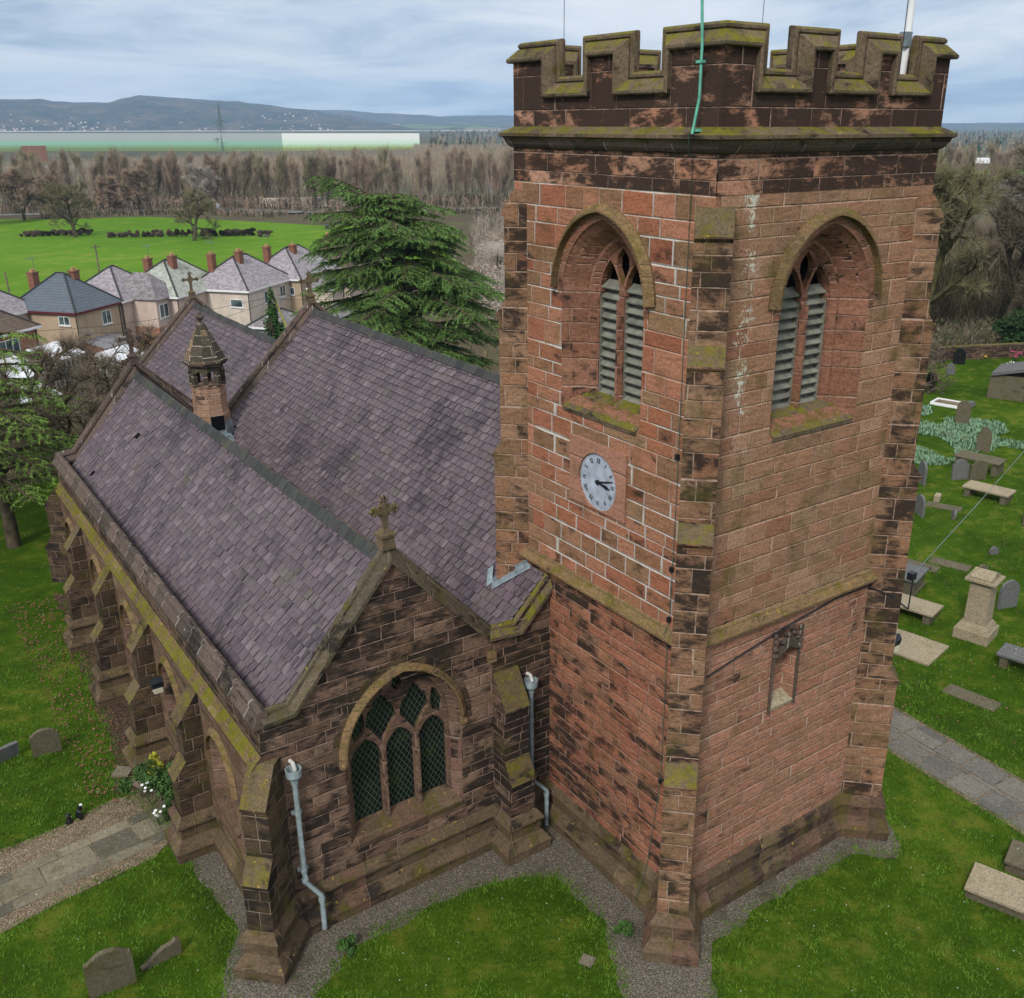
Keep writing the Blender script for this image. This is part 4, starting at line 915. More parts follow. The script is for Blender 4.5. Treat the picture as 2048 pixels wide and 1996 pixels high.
# cable strip down the south face and the loose line over the parapet
tag(thing('lightning_conductor', 'green copper strip over the parapet and down the tower beside the buttress', 'lightning conductor'))
lc = bpy.data.objects['lightning_conductor']
m = MB(); m.tube([(-0.32, 0.42, 19.26), (-0.20, 0.40, 19.9), (-0.20, 0.40, 20.8), (-0.20, 0.46, 21.5), (-0.22, 0.62, 24.2)], 0.028, 8); m.build('rod', 'bronze', lc)
m = MB(); m.tube([(-0.29, 0.55, 19.3), (-0.24, 0.58, 18.9), (-0.04, 0.66, 18.85), (-0.035, 0.66, 16.0), (-0.035, 0.63, 12.0), (-0.04, 0.64, 8.6), (-0.22, 0.62, 8.35), (-0.07, 0.64, 8.0), (-0.06, 0.64, 4.2), (-0.08, 0.95, 1.4), (-0.4, 1.0, 0.3)], 0.009, 6); m.build('strip', 'strip', lc)
for z in (12.6, 9.9, 8.62, 4.1): m = MB(); m.box((-0.05, 0.65, z), (0.08, 0.08, 0.12)); m.build('clip', 'black', lc)
for z in (19.3, 20.5): m = MB(); m.box((-0.2, 0.42, z), (0.10, 0.16, 0.05)); m.build('clip', 'bronze', lc)
fp = thing('flagpole', 'white flagpole rising from the tower roof behind the right merlons', 'flagpole', (6.35, 0.75, 19.5))
m = MB(); m.tube([(0, 0, 0), (0.05, 0, 1.9), (0.18, 0.05, 6.5)], [0.085, 0.08, 0.06], 10); m.build('pole', 'white_paint', fp)
m = MB(); m.box((-0.02, 0, 1.55), (0.2, 0.2, 0.3)); m.build('bracket', 'lead', fp)
m = MB(); m.tube([(-0.16, -0.05, 0.6), (-0.13, -0.03, 2.3), (0.02, 0, 6.3)], 0.009, 4); m.build('halyard', 'black', fp)
for nm, lb, p, h in (('aerial', 'thin whip aerial above the left corner of the tower', (1.2, 6.6, 19.5), 5.2), ('aerial', 'short thin aerial behind the middle of the tower top', (5.2, 4.0, 19.5), 3.4)):
    m = MB(); m.tube([(0, 0, 0), (0, 0, h)], 0.008, 5); o = m.build(nm, 'black'); o.location = p; tag(o, lb, 'aerial')
# black cable on the tower's west face
m = MB(); m.tube([(0.6, -0.05, 7.25), (1.6, -0.05, 7.45), (3.4, -0.06, 7.78), (5.2, -0.05, 8.0), (6.4, -0.06, 8.0), (6.9, -0.45, 7.75), (7.3, -0.78, 7.35)], 0.022, 6)
m.tube([(7.3, -0.78, 7.35), (7.36, -0.76, 8.2), (7.32, -0.7, 8.35)], 0.02, 6); m.box((7.34, -0.72, 8.2), (0.2, 0.16, 0.2)); tag(m.build('wall_cable', 'black'), 'black cable sagging across the tower west face to the right buttress', 'cable')
m = MB(); m.tube([(7.34, -0.72, 8.3), (14, 1.6, 8.0), (22, 4.2, 8.1), (34, 8.0, 8.9), (60, 16, 11.5)], 0.012, 5); tag(m.build('overhead_cable', 'steel'), 'overhead cable running from the tower buttress out over the graves', 'cable')
def lamp(loc, rz, label):
    t = thing('flood_lamp', label, 'lamp', loc, rz)
    m = MB(); m.prism([(-0.17, 0, 0.0), (-0.17, 0.30, 0.0), (-0.17, 0.30, 0.24), (-0.17, 0.05, 0.34), (-0.17, -0.05, 0.2)], V((0.34, 0, 0))); m.build('hood', 'black', t)
    m = MB(); m.box((0, 0.12, -0.16), (0.26, 0.28, 0.16)); m.build('housing', 'cream', t)
lamp((-8.85, 13.35, 3.55), 0, 'black hooded floodlight on the south wall above a buttress slope')
lamp((7.75, -0.3, 5.85), 0, 'black hooded floodlight behind the far right tower buttress')

# ------------------------------------------------------------------ land
def smooth(t): t = max(0.0, min(1.0, t)); return t * t * (3 - 2 * t)
def land(x, y):
    s_ = max(y - 47, x - 76, -90 - x) / 30.0
    return -8.0 * smooth(s_)
def sheet(name, mat, poly, dz, step, kind='structure', wob=0.0, label=None):
    """a polygon draped over the land, gridded"""
    me = bpy.data.meshes.new(name); bmm = bmesh.new()
    pts = []
    for i in range(len(poly)):
        a, b = V((*poly[i], 0)), V((*poly[(i + 1) % len(poly)], 0)); n_ = max(1, int((b - a).length / step)); 
        for k in range(n_):
            p = a.lerp(b, k / n_); d = (b - a).normalized(); o = (mnoise.noise(V((p.x * 0.9, p.y * 0.9, 3))) + 0.5 * mnoise.noise(V((p.x * 2.9, p.y * 2.9, 5)))) * wob
            pts.append(p + V((-d.y, d.x, 0)) * o)
    T = tessellate_polygon([pts]); vs = [bmm.verts.new(p) for p in pts]
    for t in T:
        try: bmm.faces.new([vs[i] for i in t])
        except ValueError: pass
    bmesh.ops.recalc_face_normals(bmm, faces=bmm.faces)
    for v_ in bmm.verts: v_.co.z = land(v_.co.x, v_.co.y) + dz
    for f in bmm.faces:
        if f.normal.z < 0: f.normal_flip()
    bmm.to_mesh(me); bmm.free(); me.materials.append(M[mat])
    o = bpy.data.objects.new(name, me); COL.objects.link(o); o['kind'] = kind
    return o
# the ground: one sheet to the horizon
gx = sorted(set([-7000, -4000, -2500, -1500, -900, -500, -300, -200, -150] + list(range(-120, 160, 3)) + [170, 190, 220, 260, 320, 420, 560, 800, 1200, 2000, 3200, 5000, 8000]))
gy = sorted(set([-2000, -1000, -500, -250, -150, -100] + list(range(-80, 100, 3)) + [110, 125, 145, 170, 210, 260, 330, 430, 560, 800, 1200, 2000, 3200, 5000, 8000]))
mb = MB(); vs = [(x, y, land(x, y)) for y in gy for x in gx]; nx_ = len(gx)
mb.add(vs, [(j * nx_ + i, j * nx_ + i + 1, (j + 1) * nx_ + i + 1, (j + 1) * nx_ + i) for j in range(len(gy) - 1) for i in range(nx_ - 1)], 0, 0, True)
tag(mb.build('ground', 'rough_land', uv=False), kind='structure')
mb = MB(); mb.poly([(-6900, 420, -7.9), (130, 420, -7.9), (420, 130, -7.9), (7900, -1900, -7.9), (7900, 7900, -7.9), (-6900, 7900, -7.9)]); tag(mb.build('far_plain', 'far_land', uv=False), kind='structure')
LAWN = [(-85, -60), (75.5, -60), (75.5, 30), (52, 41), (36, 46.5), (-85, 46.5)]
sheet('lawn', 'lawn', LAWN, 0.012, 200)
FIELD = [(-80, 205), (10, 172), (62, 142), (86, 150), (102, 188), (134, 238), (104, 262), (90, 290), (70, 322), (45, 330), (-20, 366), (-100, 390)]
sheet('pasture', 'field', FIELD, 0.05, 300)
GR = [(-8.9, 29), (-9.5, 23.0), (-9.8, 18.5), (-10.2, 13.9), (-9.9, 13.2), (-9.6, 11.2), (-9.5, 9.3), (-9.42, 7.8), (-9.4, 6.5), (-9.75, 5.6), (-10.35, 4.3), (-9.6, 3.3), (-8.5, 3.2), (-7.9, 3.75), (-6.2, 4.2), (-3.6, 4.1), (-2.4, 3.7), (-1.4, 3.2), (-1.35, 1.45), (-2.15, -0.4), (-2.55, -1.3), (-2.0, -2.6), (-0.7, -2.3), (0.5, -1.15), (2.0, -0.9), (4.7, -0.95), (6.05, -0.9), (6.95, -1.75), (7.5, -1.55), (8.1, -0.5), (8.3, 0.6), (7.8, 3), (7.6, 29), (-8.0, 30.5)]
sheet('gravel_border', 'gravel', GR, 0.020, 0.25, wob=0.30)
sheet('leaf_litter', 'leaf_soil', [(-9.2, 30), (-9.6, 24), (-9.85, 19), (-9.95, 16.4), (-10.4, 14.0), (-9.2, 13.6), (-8.6, 14), (-8.6, 29.6)], 0.026, 0.4, wob=0.25)
sheet('path_border', 'gravel_buff', [(-16.5, 13.2), (-12.4, 13.25), (-10.7, 13.7), (-9.3, 13.6), (-9.4, 10.9), (-10.2, 10.35), (-12.0, 10.2), (-14.3, 9.75), (-16.5, 9.2)], 0.026, 0.3, wob=0.12)
def inpoly(x, y, P):
    c = False; j = len(P) - 1
    for i in range(len(P)):
        if (P[i][1] > y) != (P[j][1] > y) and x < (P[j][0] - P[i][0]) * (y - P[i][1]) / (P[j][1] - P[i][1]) + P[i][0]: c = not c
        j = i
    return c
# flagged paths: slabs with joints, one mesh each
def flags(name, mat, a, b, widths, lens, seed, joint=0.025, z=0.035, wjit=0.0):
    R = random.Random(seed); a, b = V((*a, 0)), V((*b, 0)); d = (b - a).normalized(); s_ = V((-d.y, d.x, 0)); Lh = (b - a).length; m = MB(); o = 0
    tot = sum(widths)
    for w_ in widths:
        t = R.uniform(-0.6, 0)
        while t < Lh:
            l = R.uniform(*lens); u0, u1 = t + joint, t + l - joint; t += l
            zz = z + R.uniform(-0.008, 0.008); k0, k1 = o - tot / 2 + joint * 0.6, o + w_ - tot / 2 - joint * 0.6
            P = [a + d * u0 + s_ * k0, a + d * u1 + s_ * k0, a + d * u1 + s_ * k1, a + d * u0 + s_ * k1]
            P = [p + V((R.uniform(-.012, .012), R.uniform(-.012, .012), 0)) for p in P]
            m.prism([p + Z * zz for p in P], Z * -0.06, 0, R.random())
        o += w_
    q = m.build(name, mat); q['kind'] = 'structure'
    # each slab samples the stone differently
    lay = q.data.uv_layers[0].data; at = q.data.attributes['rnd'].data
    for p in q.data.polygons:
        r_ = floor(at[p.index].value * 97) 
        for li in p.loop_indices: lay[li].uv[0] += r_ * 40; lay[li].uv[1] += (r_ % 13) * 40
    return q
flags('path', 'flag', (-9.3, 11.85), (-16.6, 10.9), [0.42, 0.85, 0.42], (0.8, 1.5), 5)
flags('path', 'flag_grey', (12.25, 2.9), (11.4, -14), [0.95, 0.2, 0.95], (1.0, 1.35), 6, 0.035)
sheet('path_bed', 'gravel_buff', [(11.1, 3.4), (13.5, 3.6), (12.6, -14.2), (10.2, -14.2)], 0.02, 0.4, wob=0.05)
m = MB(); m.box((-9.6, 14.0, 0), (0.5, 0.6, 0.16), 0.4); tag(m.build('stepping_stone', 'flag'), 'squarish stone lying among dead leaves above the left path', 'stone')
m = MB(); m.box((-10.0, 14.9, 0), (0.45, 0.55, 0.14), 0.9); tag(m.build('stepping_stone', 'flag'), 'smaller stone lying in the leaf litter farther from the left path', 'stone')
m = MB(); m.box((-2.5, 0.35, 0), (0.3, 0.34, 0.07), 0.5); tag(m.build('marker_stone', 'flag'), 'small square buff stone set alone in the front lawn', 'stone')
# grass tufts near the camera
R = random.Random(11); mb = MB()
CHURCH = [(-8.6, 5.2), (0.2, 5.2), (0.2, -0.4), (7.2, -0.4), (7.8, 30), (-8.8, 30)]
LP = [(-16.6, 13.0), (-9.0, 13.4), (-9.0, 10.6), (-16.6, 9.4)]; RP = [(11.0, 3.6), (13.5, 3.6), (12.5, -14.2), (10.2, -14.2)]
def tuft(x, y, s_, nb=4):
    z0 = land(x, y)
    for _ in range(nb):
        a = R.uniform(0, 2 * pi); l = s_ * R.uniform(0.6, 1.3); w_ = s_ * 0.14; ox, oy = R.gauss(0, s_ * 0.7), R.gauss(0, s_ * 0.7)
        dx, dy = cos(a), sin(a); h_ = l * R.uniform(0.45, 0.9)
        p = V((x + ox, y + oy, z0 + 0.01)); tip = p + V((dx * l * 0.8, dy * l * 0.8, h_)); sd = V((-dy, dx, 0)) * w_
        mb.add([p - sd, p + sd, tip], [(0, 1, 2)])
n_ = 0
while n_ < 30000:
    x, y = R.uniform(-17, 16), R.uniform(-8, 26)
    if inpoly(x, y, CHURCH) or inpoly(x, y, GR) or inpoly(x, y, LP) or inpoly(x, y, RP): 
        if R.random() < 0.88: continue
        if inpoly(x, y, CHURCH): continue
        tuft(x, y, 0.05, 3); n_ += 1; continue
    tuft(x, y, R.uniform(0.045, 0.12), 5); n_ += 1
for a_, b_ in zip(GR, GR[1:]):
    for _ in range(int(hypot(b_[0] - a_[0], b_[1] - a_[1]) * 70)):
        f_ = R.random(); x, y = a_[0] + (b_[0] - a_[0]) * f_ + R.gauss(0, .13), a_[1] + (b_[1] - a_[1]) * f_ + R.gauss(0, .13)
        if not inpoly(x, y, CHURCH): tuft(x, y, R.uniform(0.05, 0.12), 4)
for a_, b_ in (((-16.5, 13.2), (-12.4, 13.25)), ((-12.4, 13.25), (-10.7, 13.7)), ((-10.2, 10.35), (-12.0, 10.2)), ((-12.0, 10.2), (-16.5, 9.2)), ((11.1, 3.4), (10.2, -14.2)), ((13.5, 3.6), (12.6, -14.2))):
    for _ in range(int(hypot(b_[0] - a_[0], b_[1] - a_[1]) * 60)):
        f_ = R.random(); tuft(a_[0] + (b_[0] - a_[0]) * f_ + R.gauss(0, .1), a_[1] + (b_[1] - a_[1]) * f_ + R.gauss(0, .1), R.uniform(0.05, 0.11), 4)
for _ in range(9000):
    x, y = R.uniform(14, 52), R.uniform(-8, 34); tuft(x, y, R.uniform(0.08, 0.16), 3)
tag(mb.build('grass', 'blade', uv=False), kind='stuff')
# broad blue-green patch of bulb leaves on the right
mb = MB(); SN = [(51, 26), (49.5, 19.5), (45.0, 15.6), (43.0, 18.0), (38.5, 17.6), (36, 20), (41, 25), (46, 27.5)]
k_ = 0
while k_ < 9000:
    x, y = R.uniform(34, 54), R.uniform(14, 29)
    if not inpoly(x, y, SN) or mnoise.noise(V((x * 0.35, y * 0.35, 1))) < -0.15: continue
    a = R.uniform(0, 2 * pi); s_ = R.uniform(0.10, 0.2); dx, dy = cos(a) * s_, sin(a) * s_
    mb.add([(x - dy * .25, y + dx * .25, 0.02), (x + dy * .25, y - dx * .25, 0.02), (x + dx, y + dy, R.uniform(0.1, 0.24))], [(0, 1, 2)]); k_ += 1
tag(mb.build('bulb_leaves', 'snowdrop', uv=False), kind='stuff')
# fallen leaves
mb = MB()
for _ in range(2600):
    if R.random() < 0.5: x, y = R.uniform(-11.2, -8.8), R.uniform(13.5, 30)
    else: x, y = R.uniform(13, 44), R.uniform(-4, 20)
    a = R.uniform(0, pi); s_ = R.uniform(0.03, 0.07); mb.add([(x - cos(a) * s_, y - sin(a) * s_, 0.05), (x + sin(a) * s_ * .6, y - cos(a) * s_ * .6, 0.06), (x + cos(a) * s_, y + sin(a) * s_, 0.05 + R.uniform(0, .04)), (x - sin(a) * s_ * .6, y + cos(a) * s_ * .6, 0.07)], [(0, 1, 2, 3)])
tag(mb.build('fallen_leaves', 'leaf_dead', uv=False), kind='stuff')

# ------------------------------------------------------------------ churchyard monuments
def hs_outline(shape, w, h):
    a = w / 2
    if shape == 'round': return [(-a, 0), (a, 0), (a, h - a)] + [(a * cos(t), h - a + a * sin(t)) for t in [pi * k / 12 for k in range(1, 12)]] + [(-a, h - a)]
    if shape == 'gothic': return arch(0, 0, h * 0.55, a, h * 0.45, 7)
    if shape == 'ogee': return [(-a, 0), (a, 0), (a, h * 0.80), (a * 0.93, h * 0.84), (a * 0.86, h * 0.83), (a * 0.66, h * 0.9), (a * 0.35, h * 0.98), (0, h), (-a * 0.35, h * 0.98), (-a * 0.66, h * 0.9), (-a * 0.86, h * 0.83), (-a * 0.93, h * 0.84), (-a, h * 0.80)]
    if shape == 'shoulder': return [(-a, 0), (a, 0), (a, h * 0.78), (a * 0.7, h * 0.80)] + [(a * 0.7 * cos(t), h * 0.80 + h * 0.2 * sin(t)) for t in [pi * k / 8 for k in range(1, 8)]] + [(-a * 0.7, h * 0.80), (-a, h * 0.78)]
    if shape == 'scroll': return [(-a, 0), (a, 0), (a, h * 0.9), (a * 0.8, h), (a * 0.55, h * 0.86), (a * 0.1, h * 0.82), (-a * 0.35, h * 0.62), (-a * 0.7, h * 0.38), (-a, h * 0.3)]
    return [(-a, 0), (a, 0), (a, h), (-a, h)]
def headstone(x, y, w, h, shape, mat, label, rz=-1.2, lean=0.0, th=0.13, roll=0.0):
    m = MB(); f = Face((0, 0), (1, 0)); o = hs_outline(shape, w, h)
    m.prism([V((a, -th / 2, b - 0.1)) for a, b in o], V((0, th, 0)))
    q = m.build('headstone', mat); q.location = (x, y, land(x, y)); q.rotation_euler = (lean, roll, rz)
    tag(q, label, 'headstone', 'headstones in the churchyard'); 
    bv = q.modifiers.new('bevel', 'BEVEL'); bv.width = 0.015; bv.segments = 2; bv.limit_method = 'ANGLE'
    return q
HA = -0.12
headstone(-12.30, 6.3, 1.06, 1.42, 'ogee', 'grave', 'large mossy headstone with a bowed top in the bottom left corner', -0.12, 0.10)
headstone(-11.12, 6.5, 0.98, 0.62, 'scroll', 'grave', 'low scroll-topped stone beside the large bowed headstone', 0.05, 0.05)
headstone(-11.75, 17.5, 0.86, 1.12, 'ogee', 'grave', 'brown headstone with a bowed top on the lawn left of the aisle', -0.15, 0.12)
headstone(-12.85, 17.95, 0.62, 0.66, 'flat', 'grave_grey', 'small pale flaking headstone at the left edge of the lawn', 0.25, 0.2)
headstone(34.6, 16.6, 0.9, 1.45, 'round', 'grave_grey', 'dark round-topped headstone right behind the tower buttress', 1.0)
headstone(30.2, 13.7, 0.9, 1.25, 'round', 'grave_grey', 'weathered grey round headstone against the tower edge below the dark one', 1.1)
headstone(31.3, 12.4, 0.62, 0.55, 'shoulder', 'grave_grey', 'small sunken stone right of the weathered grey headstone', 0.7, 0.2)
headstone(37.0, 15.7, 1.0, 1.35, 'shoulder', 'grave_grey', 'pale grey shouldered headstone left of its mossy neighbour', -0.5, -0.05)
headstone(37.8, 15.1, 1.0, 1.35, 'shoulder', 'grave', 'mossy brown shouldered headstone in front of the table tomb', -0.5, 0.08)
headstone(42.9, 17.9, 0.85, 1.8, 'gothic', 'grave', 'mossy pointed headstone behind the green table tomb', -1.0)
headstone(47.3, 22.2, 0.9, 1.8, 'round', 'grave', 'tall mossy headstone standing in the bulb leaves', -0.9)
headstone(23.95, 5.0, 0.95, 1.4, 'round', 'grave_grey', 'dark grey round headstone beside the stone pedestal monument', -0.3)
headstone(26.5, 7.7, 0.5, 0.42, 'gothic', 'grave', 'tiny pointed stone in the grass beyond the pedestal', -0.3)
headstone(28.7, 8.5, 0.45, 0.5, 'shoulder', 'grave_grey', 'tiny square stone at the right beyond the pedestal', -0.3)
headstone(63.6, 33.0, 1.0, 1.5, 'shoulder', 'granite', 'black polished headstone before the far churchyard wall', -0.9)
headstone(59.6, 31.2, 0.7, 1.1, 'shoulder', 'grave_grey', 'slate grey headstone in front of the black polished one', -0.9)
headstone(56.0, 30.5, 0.8, 1.0, 'round', 'granite', 'dark headstone half hidden at the tower edge near the far wall', -0.9)
headstone(53.2, 28.7, 0.7, 0.9, 'round', 'granite', 'low black headstone by the bare bush at the tower edge', -0.7)
headstone(33.4, 9.7, 0.4, 1.2, 'flat', 'grave', 'narrow brown stone at the right picture edge', 0.6)
def table_tomb(x, y, lx, ly, h, mat, label, rz=0.0, ends='pair', topmat=None):
    t = thing('table_tomb', label, 'tomb', (x, y, land(x, y)), rz, 'table tombs in the churchyard')
    m = MB(); m.box((0, 0, h - 0.11), (lx, ly, 0.11)); q = m.build('ledger', topmat or mat, t); bv = q.modifiers.new('bevel', 'BEVEL'); bv.width = 0.02; bv.segments = 2
    if ends == 'chest':
        m = MB(); m.box((0, 0, -0.1), (lx - 0.24, ly - 0.24, h - 0.01)); m.box((0, 0, -0.1), (lx - 0.1, ly - 0.1, 0.22)); m.build('chest', mat, t)
    else:
        for s_ in (-1, 1):
            m = MB(); m.box((0, s_ * (ly / 2 - 0.28), -0.1), (lx - 0.2, 0.3, h - 0.01)); m.build('support', mat, t)
    return t
table_tomb(20.0, 7.2, 1.25, 2.6, 0.55, 'grave', 'low table tomb with a pale top right behind the tower buttress', 0.24, topmat='grave_buff')
table_tomb(21.9, 9.1, 1.8, 2.2, 0.85, 'grave', 'chest tomb with a grey lichened top behind the pale-topped table tomb', 0.3, 'chest', 'grave_grey')
table_tomb(35.5, 13.0, 1.3, 2.5, 0.62, 'grave', 'low buff table tomb in the middle of the right-hand graves', 0.2, topmat='grave_buff')
table_tomb(39.4, 16.0, 1.4, 2.7, 0.85, 'grave', 'green mossy table tomb behind two shouldered headstones', 0.2)
table_tomb(19.75, 1.5, 1.1, 2.4, 0.6, 'grave', 'table tomb cut off by the right picture edge', 0.24, topmat='grave_grey')
table_tomb(8.1, -4.95, 1.2, 2.9, 0.36, 'grave', 'long low ledger tomb with yellow lichen at the bottom right', 0.33, 'chest', 'grave_buff')
table_tomb(9.75, -4.8, 1.1, 2.4, 0.40, 'grave', 'second ledger tomb at the bottom right picture edge', 0.33, 'chest')
m = MB(); m.box((0, 0, 0), (2.0, 2.3, 0.09)); q = m.build('ledger_stone', 'grave_buff'); q.location = (17.6, 5.3, 0); q.rotation_euler = (0, 0, 0.2); tag(q, 'flat pale ledger slab in the grass below the table tombs', 'slab')
m = MB(); m.box((0, 0, 0), (0.75, 1.9, 0.05)); q = m.build('ledger_stone', 'grave'); q.location = (16.2, 1.75, 0); q.rotation_euler = (0, 0, 0.15); tag(q, 'sunken mossy slab alone on the right-hand lawn', 'slab')
for x, y, a_, lb in ((25.9, 9.0, 0.3, 'sunken grey slab beyond the pedestal monument'), (24.6, 9.8, 0.3, 'mossy sunken slab left of the grey sunken one'), (32.3, 13.6, 0.4, 'flat pale slab beside the headstones at the tower edge'), (44.6, 20.9, 0.2, 'low kerb stone lying in the bulb leaves')):
    m = MB(); m.box((0, 0, 0), (0.8, 1.8, 0.05)); q = m.build('ledger_stone', 'grave'); q.location = (x, y, 0); q.rotation_euler = (0, 0, a_); tag(q, lb, 'slab')
m = MB(); m.box((32.9, 14.4, 0), (0.6, 0.3, 0.35), 0.4); tag(m.build('kerb_block', 'grave_buff'), 'small pale block at the foot of the dark round headstone', 'stone')
t = thing('pedestal_monument', 'tall buff stone pedestal with a moulded base and peaked cap', 'monument', (20.55, 4.35, 0), 0.24)
m = MB(); m.box((0, 0, -0.1), (1.35, 1.35, 0.55)); m.box((0, 0, 0.45), (1.2, 1.2, 0.16), taper=0.92); m.box((0, 0, 0.61), (1.04, 1.04, 0.12), taper=0.9); m.build('base', 'grave_buff', t)
m = MB(); m.box((0, 0, 0.72), (0.86, 0.86, 1.75), taper=0.92); m.build('shaft', 'grave_buff', t)
m = MB(); m.box((0, 0, 2.46), (0.9, 0.9, 0.1), taper=1.3); m.box((0, 0, 2.56), (1.2, 1.2, 0.09)); m.prism([(-0.5, -0.42, 2.65), (0.5, -0.42, 2.65), (0.5, -0.42, 2.75), (0, -0.42, 2.98), (-0.5, -0.42, 2.75)], V((0, 0.84, 0))); m.build('cap', 'grave_buff', t)
t = thing('kerbed_grave', 'white-kerbed grave filled with pale chippings and an open-book stone', 'grave', (51.2, 25.6, 0), 0.25)
m = MB(); 
for c, s_ in (((0, -1.2, 0), (1.6, 0.14, 0.2)), ((0, 1.2, 0), (1.6, 0.14, 0.2)), ((-0.75, 0, 0), (0.14, 2.3, 0.2)), ((0.75, 0, 0), (0.14, 2.3, 0.2))): m.box(c, s_)
m.build('kerb', 'white_paint', t); m = MB(); m.box((0, 0, 0), (1.36, 2.26, 0.12)); m.build('chippings', 'gravel_buff', t)
m = MB(); m.box((0.1, -1.3, 0.1), (1.2, 0.5, 0.35), taper=0.7); m.build('book_stone', 'grave_grey', t)
t = thing('ruined_vault', 'collapsed brick vault tomb with a tilted slab at the right edge', 'tomb', (57.5, 24.2, 0), 0.35)
m = MB(); m.box((-1.2, -1.6, -0.1), (0.7, 0.7, 2.4)); m.box((1.3, -1.6, -0.1), (0.7, 0.7, 2.0)); m.box((0, 0.5, -0.1), (3.2, 2.6, 1.9), taper=.93); m.build('walls', 'grave', t)
m = MB(); m.box((0.1, -0.2, 2.2), (3.6, 3.8, 0.22), 0, tilt=Matrix.Rotation(-0.25, 4, 'X')); m.build('slab', 'grave_grey', t)
def flowers(x, y, mat, label, n=26, s_=0.22, h=0.35):
    t = thing('flowers', label, 'flowers', (x, y, land(x, y))); m = MB(); k = MB()
    for _ in range(n):
        a, r_, z_ = R.uniform(0, 2 * pi), s_ * sqrt(R.random()), R.uniform(0.4, 1) * h; px_, py_ = r_ * cos(a), r_ * sin(a)
        m.lathe((px_, py_, z_), [(0, 0), (0.05, 0.02), (0.045, 0.05), (0, 0.06)], 6); k.tube([(px_ * 0.3, py_ * 0.3, 0), (px_, py_, z_)], 0.008, 3)
    m.build('blooms', mat, t); k.build('stems', 'shrub_green', t)
flowers(66.4, 33.9, 'petal_white', 'white flowers left on a grave before the far wall'); flowers(67.4, 33.1, 'petal_yellow', 'yellow flowers left on a grave before the far wall', 30, 0.4)
flowers(68.6, 30.8, 'petal_pink', 'bright pink flowers on a grave near the far right', 40, 0.5, 0.9); flowers(66.6, 29.9, 'petal_white', 'white flowers on a grave near the far right', 30, 0.5)
# churchyard wall
t = thing('churchyard_wall', 'low sandstone wall closing the far side of the churchyard', 'wall', (0, 0, 0))
m = MB(); P0, P1 = V((30, 49.5, 0)), V((78.5, 28, 0)); d = (P1 - P0).normalized(); s_ = V((-d.y, d.x, 0))
m.obox(P0 - Z * 1.5, P1 - P0, s_ * 0.45, Z * 2.6); m.build('wall', 'aisle', t); m = MB(); m.obox(P0 + Z * 1.1 - s_ * 0.06, P1 - P0, s_ * 0.57, Z * 0.13); m.build('coping', 'coping', t)

# long grass left by the mower round the stones
R = random.Random(21); mb = MB()
for o in [q for q in COL.objects if q.get('category') in ('headstone', 'tomb', 'slab', 'monument', 'grave', 'stone')]:
    if o.type == 'MESH': cs = [V(c) for c in o.bound_box]
    else: cs = [V(c) + (ch.location if False else V((0, 0, 0))) for ch in o.children for c in ch.bound_box if ch.type == 'MESH' and min(k[2] for k in ch.bound_box) < 0.3]
    if not cs: continue
    x0, x1, y0, y1 = min(c.x for c in cs), max(c.x for c in cs), min(c.y for c in cs), max(c.y for c in cs)
    Mx = Matrix.Translation(o.location) @ Matrix.Rotation(o.rotation_euler.z, 4, 'Z')
    for _ in range(int(((x1 - x0) + (y1 - y0)) * 34)):
        if R.random() < (x1 - x0) / ((x1 - x0) + (y1 - y0)): p = V((R.uniform(x0, x1), R.choice((y0 - .03, y1 + .03)) + R.gauss(0, .03), 0))
        else: p = V((R.choice((x0 - .03, x1 + .03)) + R.gauss(0, .03), R.uniform(y0, y1), 0))
        p = Mx @ p; tuft(p.x, p.y, R.uniform(0.07, 0.15), 3)
tag(mb.build('long_grass', 'blade', uv=False), kind='stuff')

# ------------------------------------------------------------------ plants
def bush(name, loc, rx, ry, rz_, n, leaf, mat, label=None, cat='shrub', group=None, seed=1, stem='bark', flat=0.35, parent=None):
    R = random.Random(seed); t = parent or thing(name, label, cat, loc, 0, group); m = MB()
    cl = [(R.gauss(0, 0.45), R.gauss(0, 0.45), R.uniform(0.25, 0.95), R.uniform(0.3, 0.55)) for _ in range(max(5, n // 220))]
    for _ in range(n):
        c = R.choice(cl); th_, ph = R.uniform(0, 2 * pi), math.acos(R.uniform(-1, 1)); r_ = c[3] * (0.55 + 0.45 * R.random())
        p = V(((c[0] + r_ * sin(ph) * cos(th_)) * rx * .8, (c[1] + r_ * sin(ph) * sin(th_)) * ry * .8, max(0.02, (c[2] + r_ * cos(ph) * 0.6)) * rz_))
        a = V((R.gauss(0, 1), R.gauss(0, 1), R.gauss(0, 0.6))).normalized() * leaf * R.uniform(0.6, 1.3); b = a.orthogonal().normalized() * leaf * flat
        m.add([p - a * .5 - b * .3, p + b, p + a, p - b], [(0, 1, 2, 3)])
    m.build('foliage', mat, t)
    k = MB()
    for _ in range(5): a_ = R.uniform(0, 2 * pi); k.tube([(0, 0, -0.1), (rx * .3 * cos(a_), ry * .3 * sin(a_), rz_ * .4), (rx * .5 * cos(a_), ry * .5 * sin(a_), rz_ * .75)], [0.05 * rz_, 0.03 * rz_, 0.012 * rz_], 5)
    k.build('stems', stem, t); return t
bush('flowering_shrub', (-9.25, 13.1, 0), 0.78, 0.9, 1.15, 2600, 0.09, 'shrub_green', 'leafy green shrub with yellow tips beside the aisle buttress', seed=2)
bush('golden_shrub', (-9.25, 13.45, 0.45), 0.38, 0.42, 0.7, 450, 0.08, 'shrub_yellow', 'golden-leaved top growing over the green shrub by the buttress', seed=3)
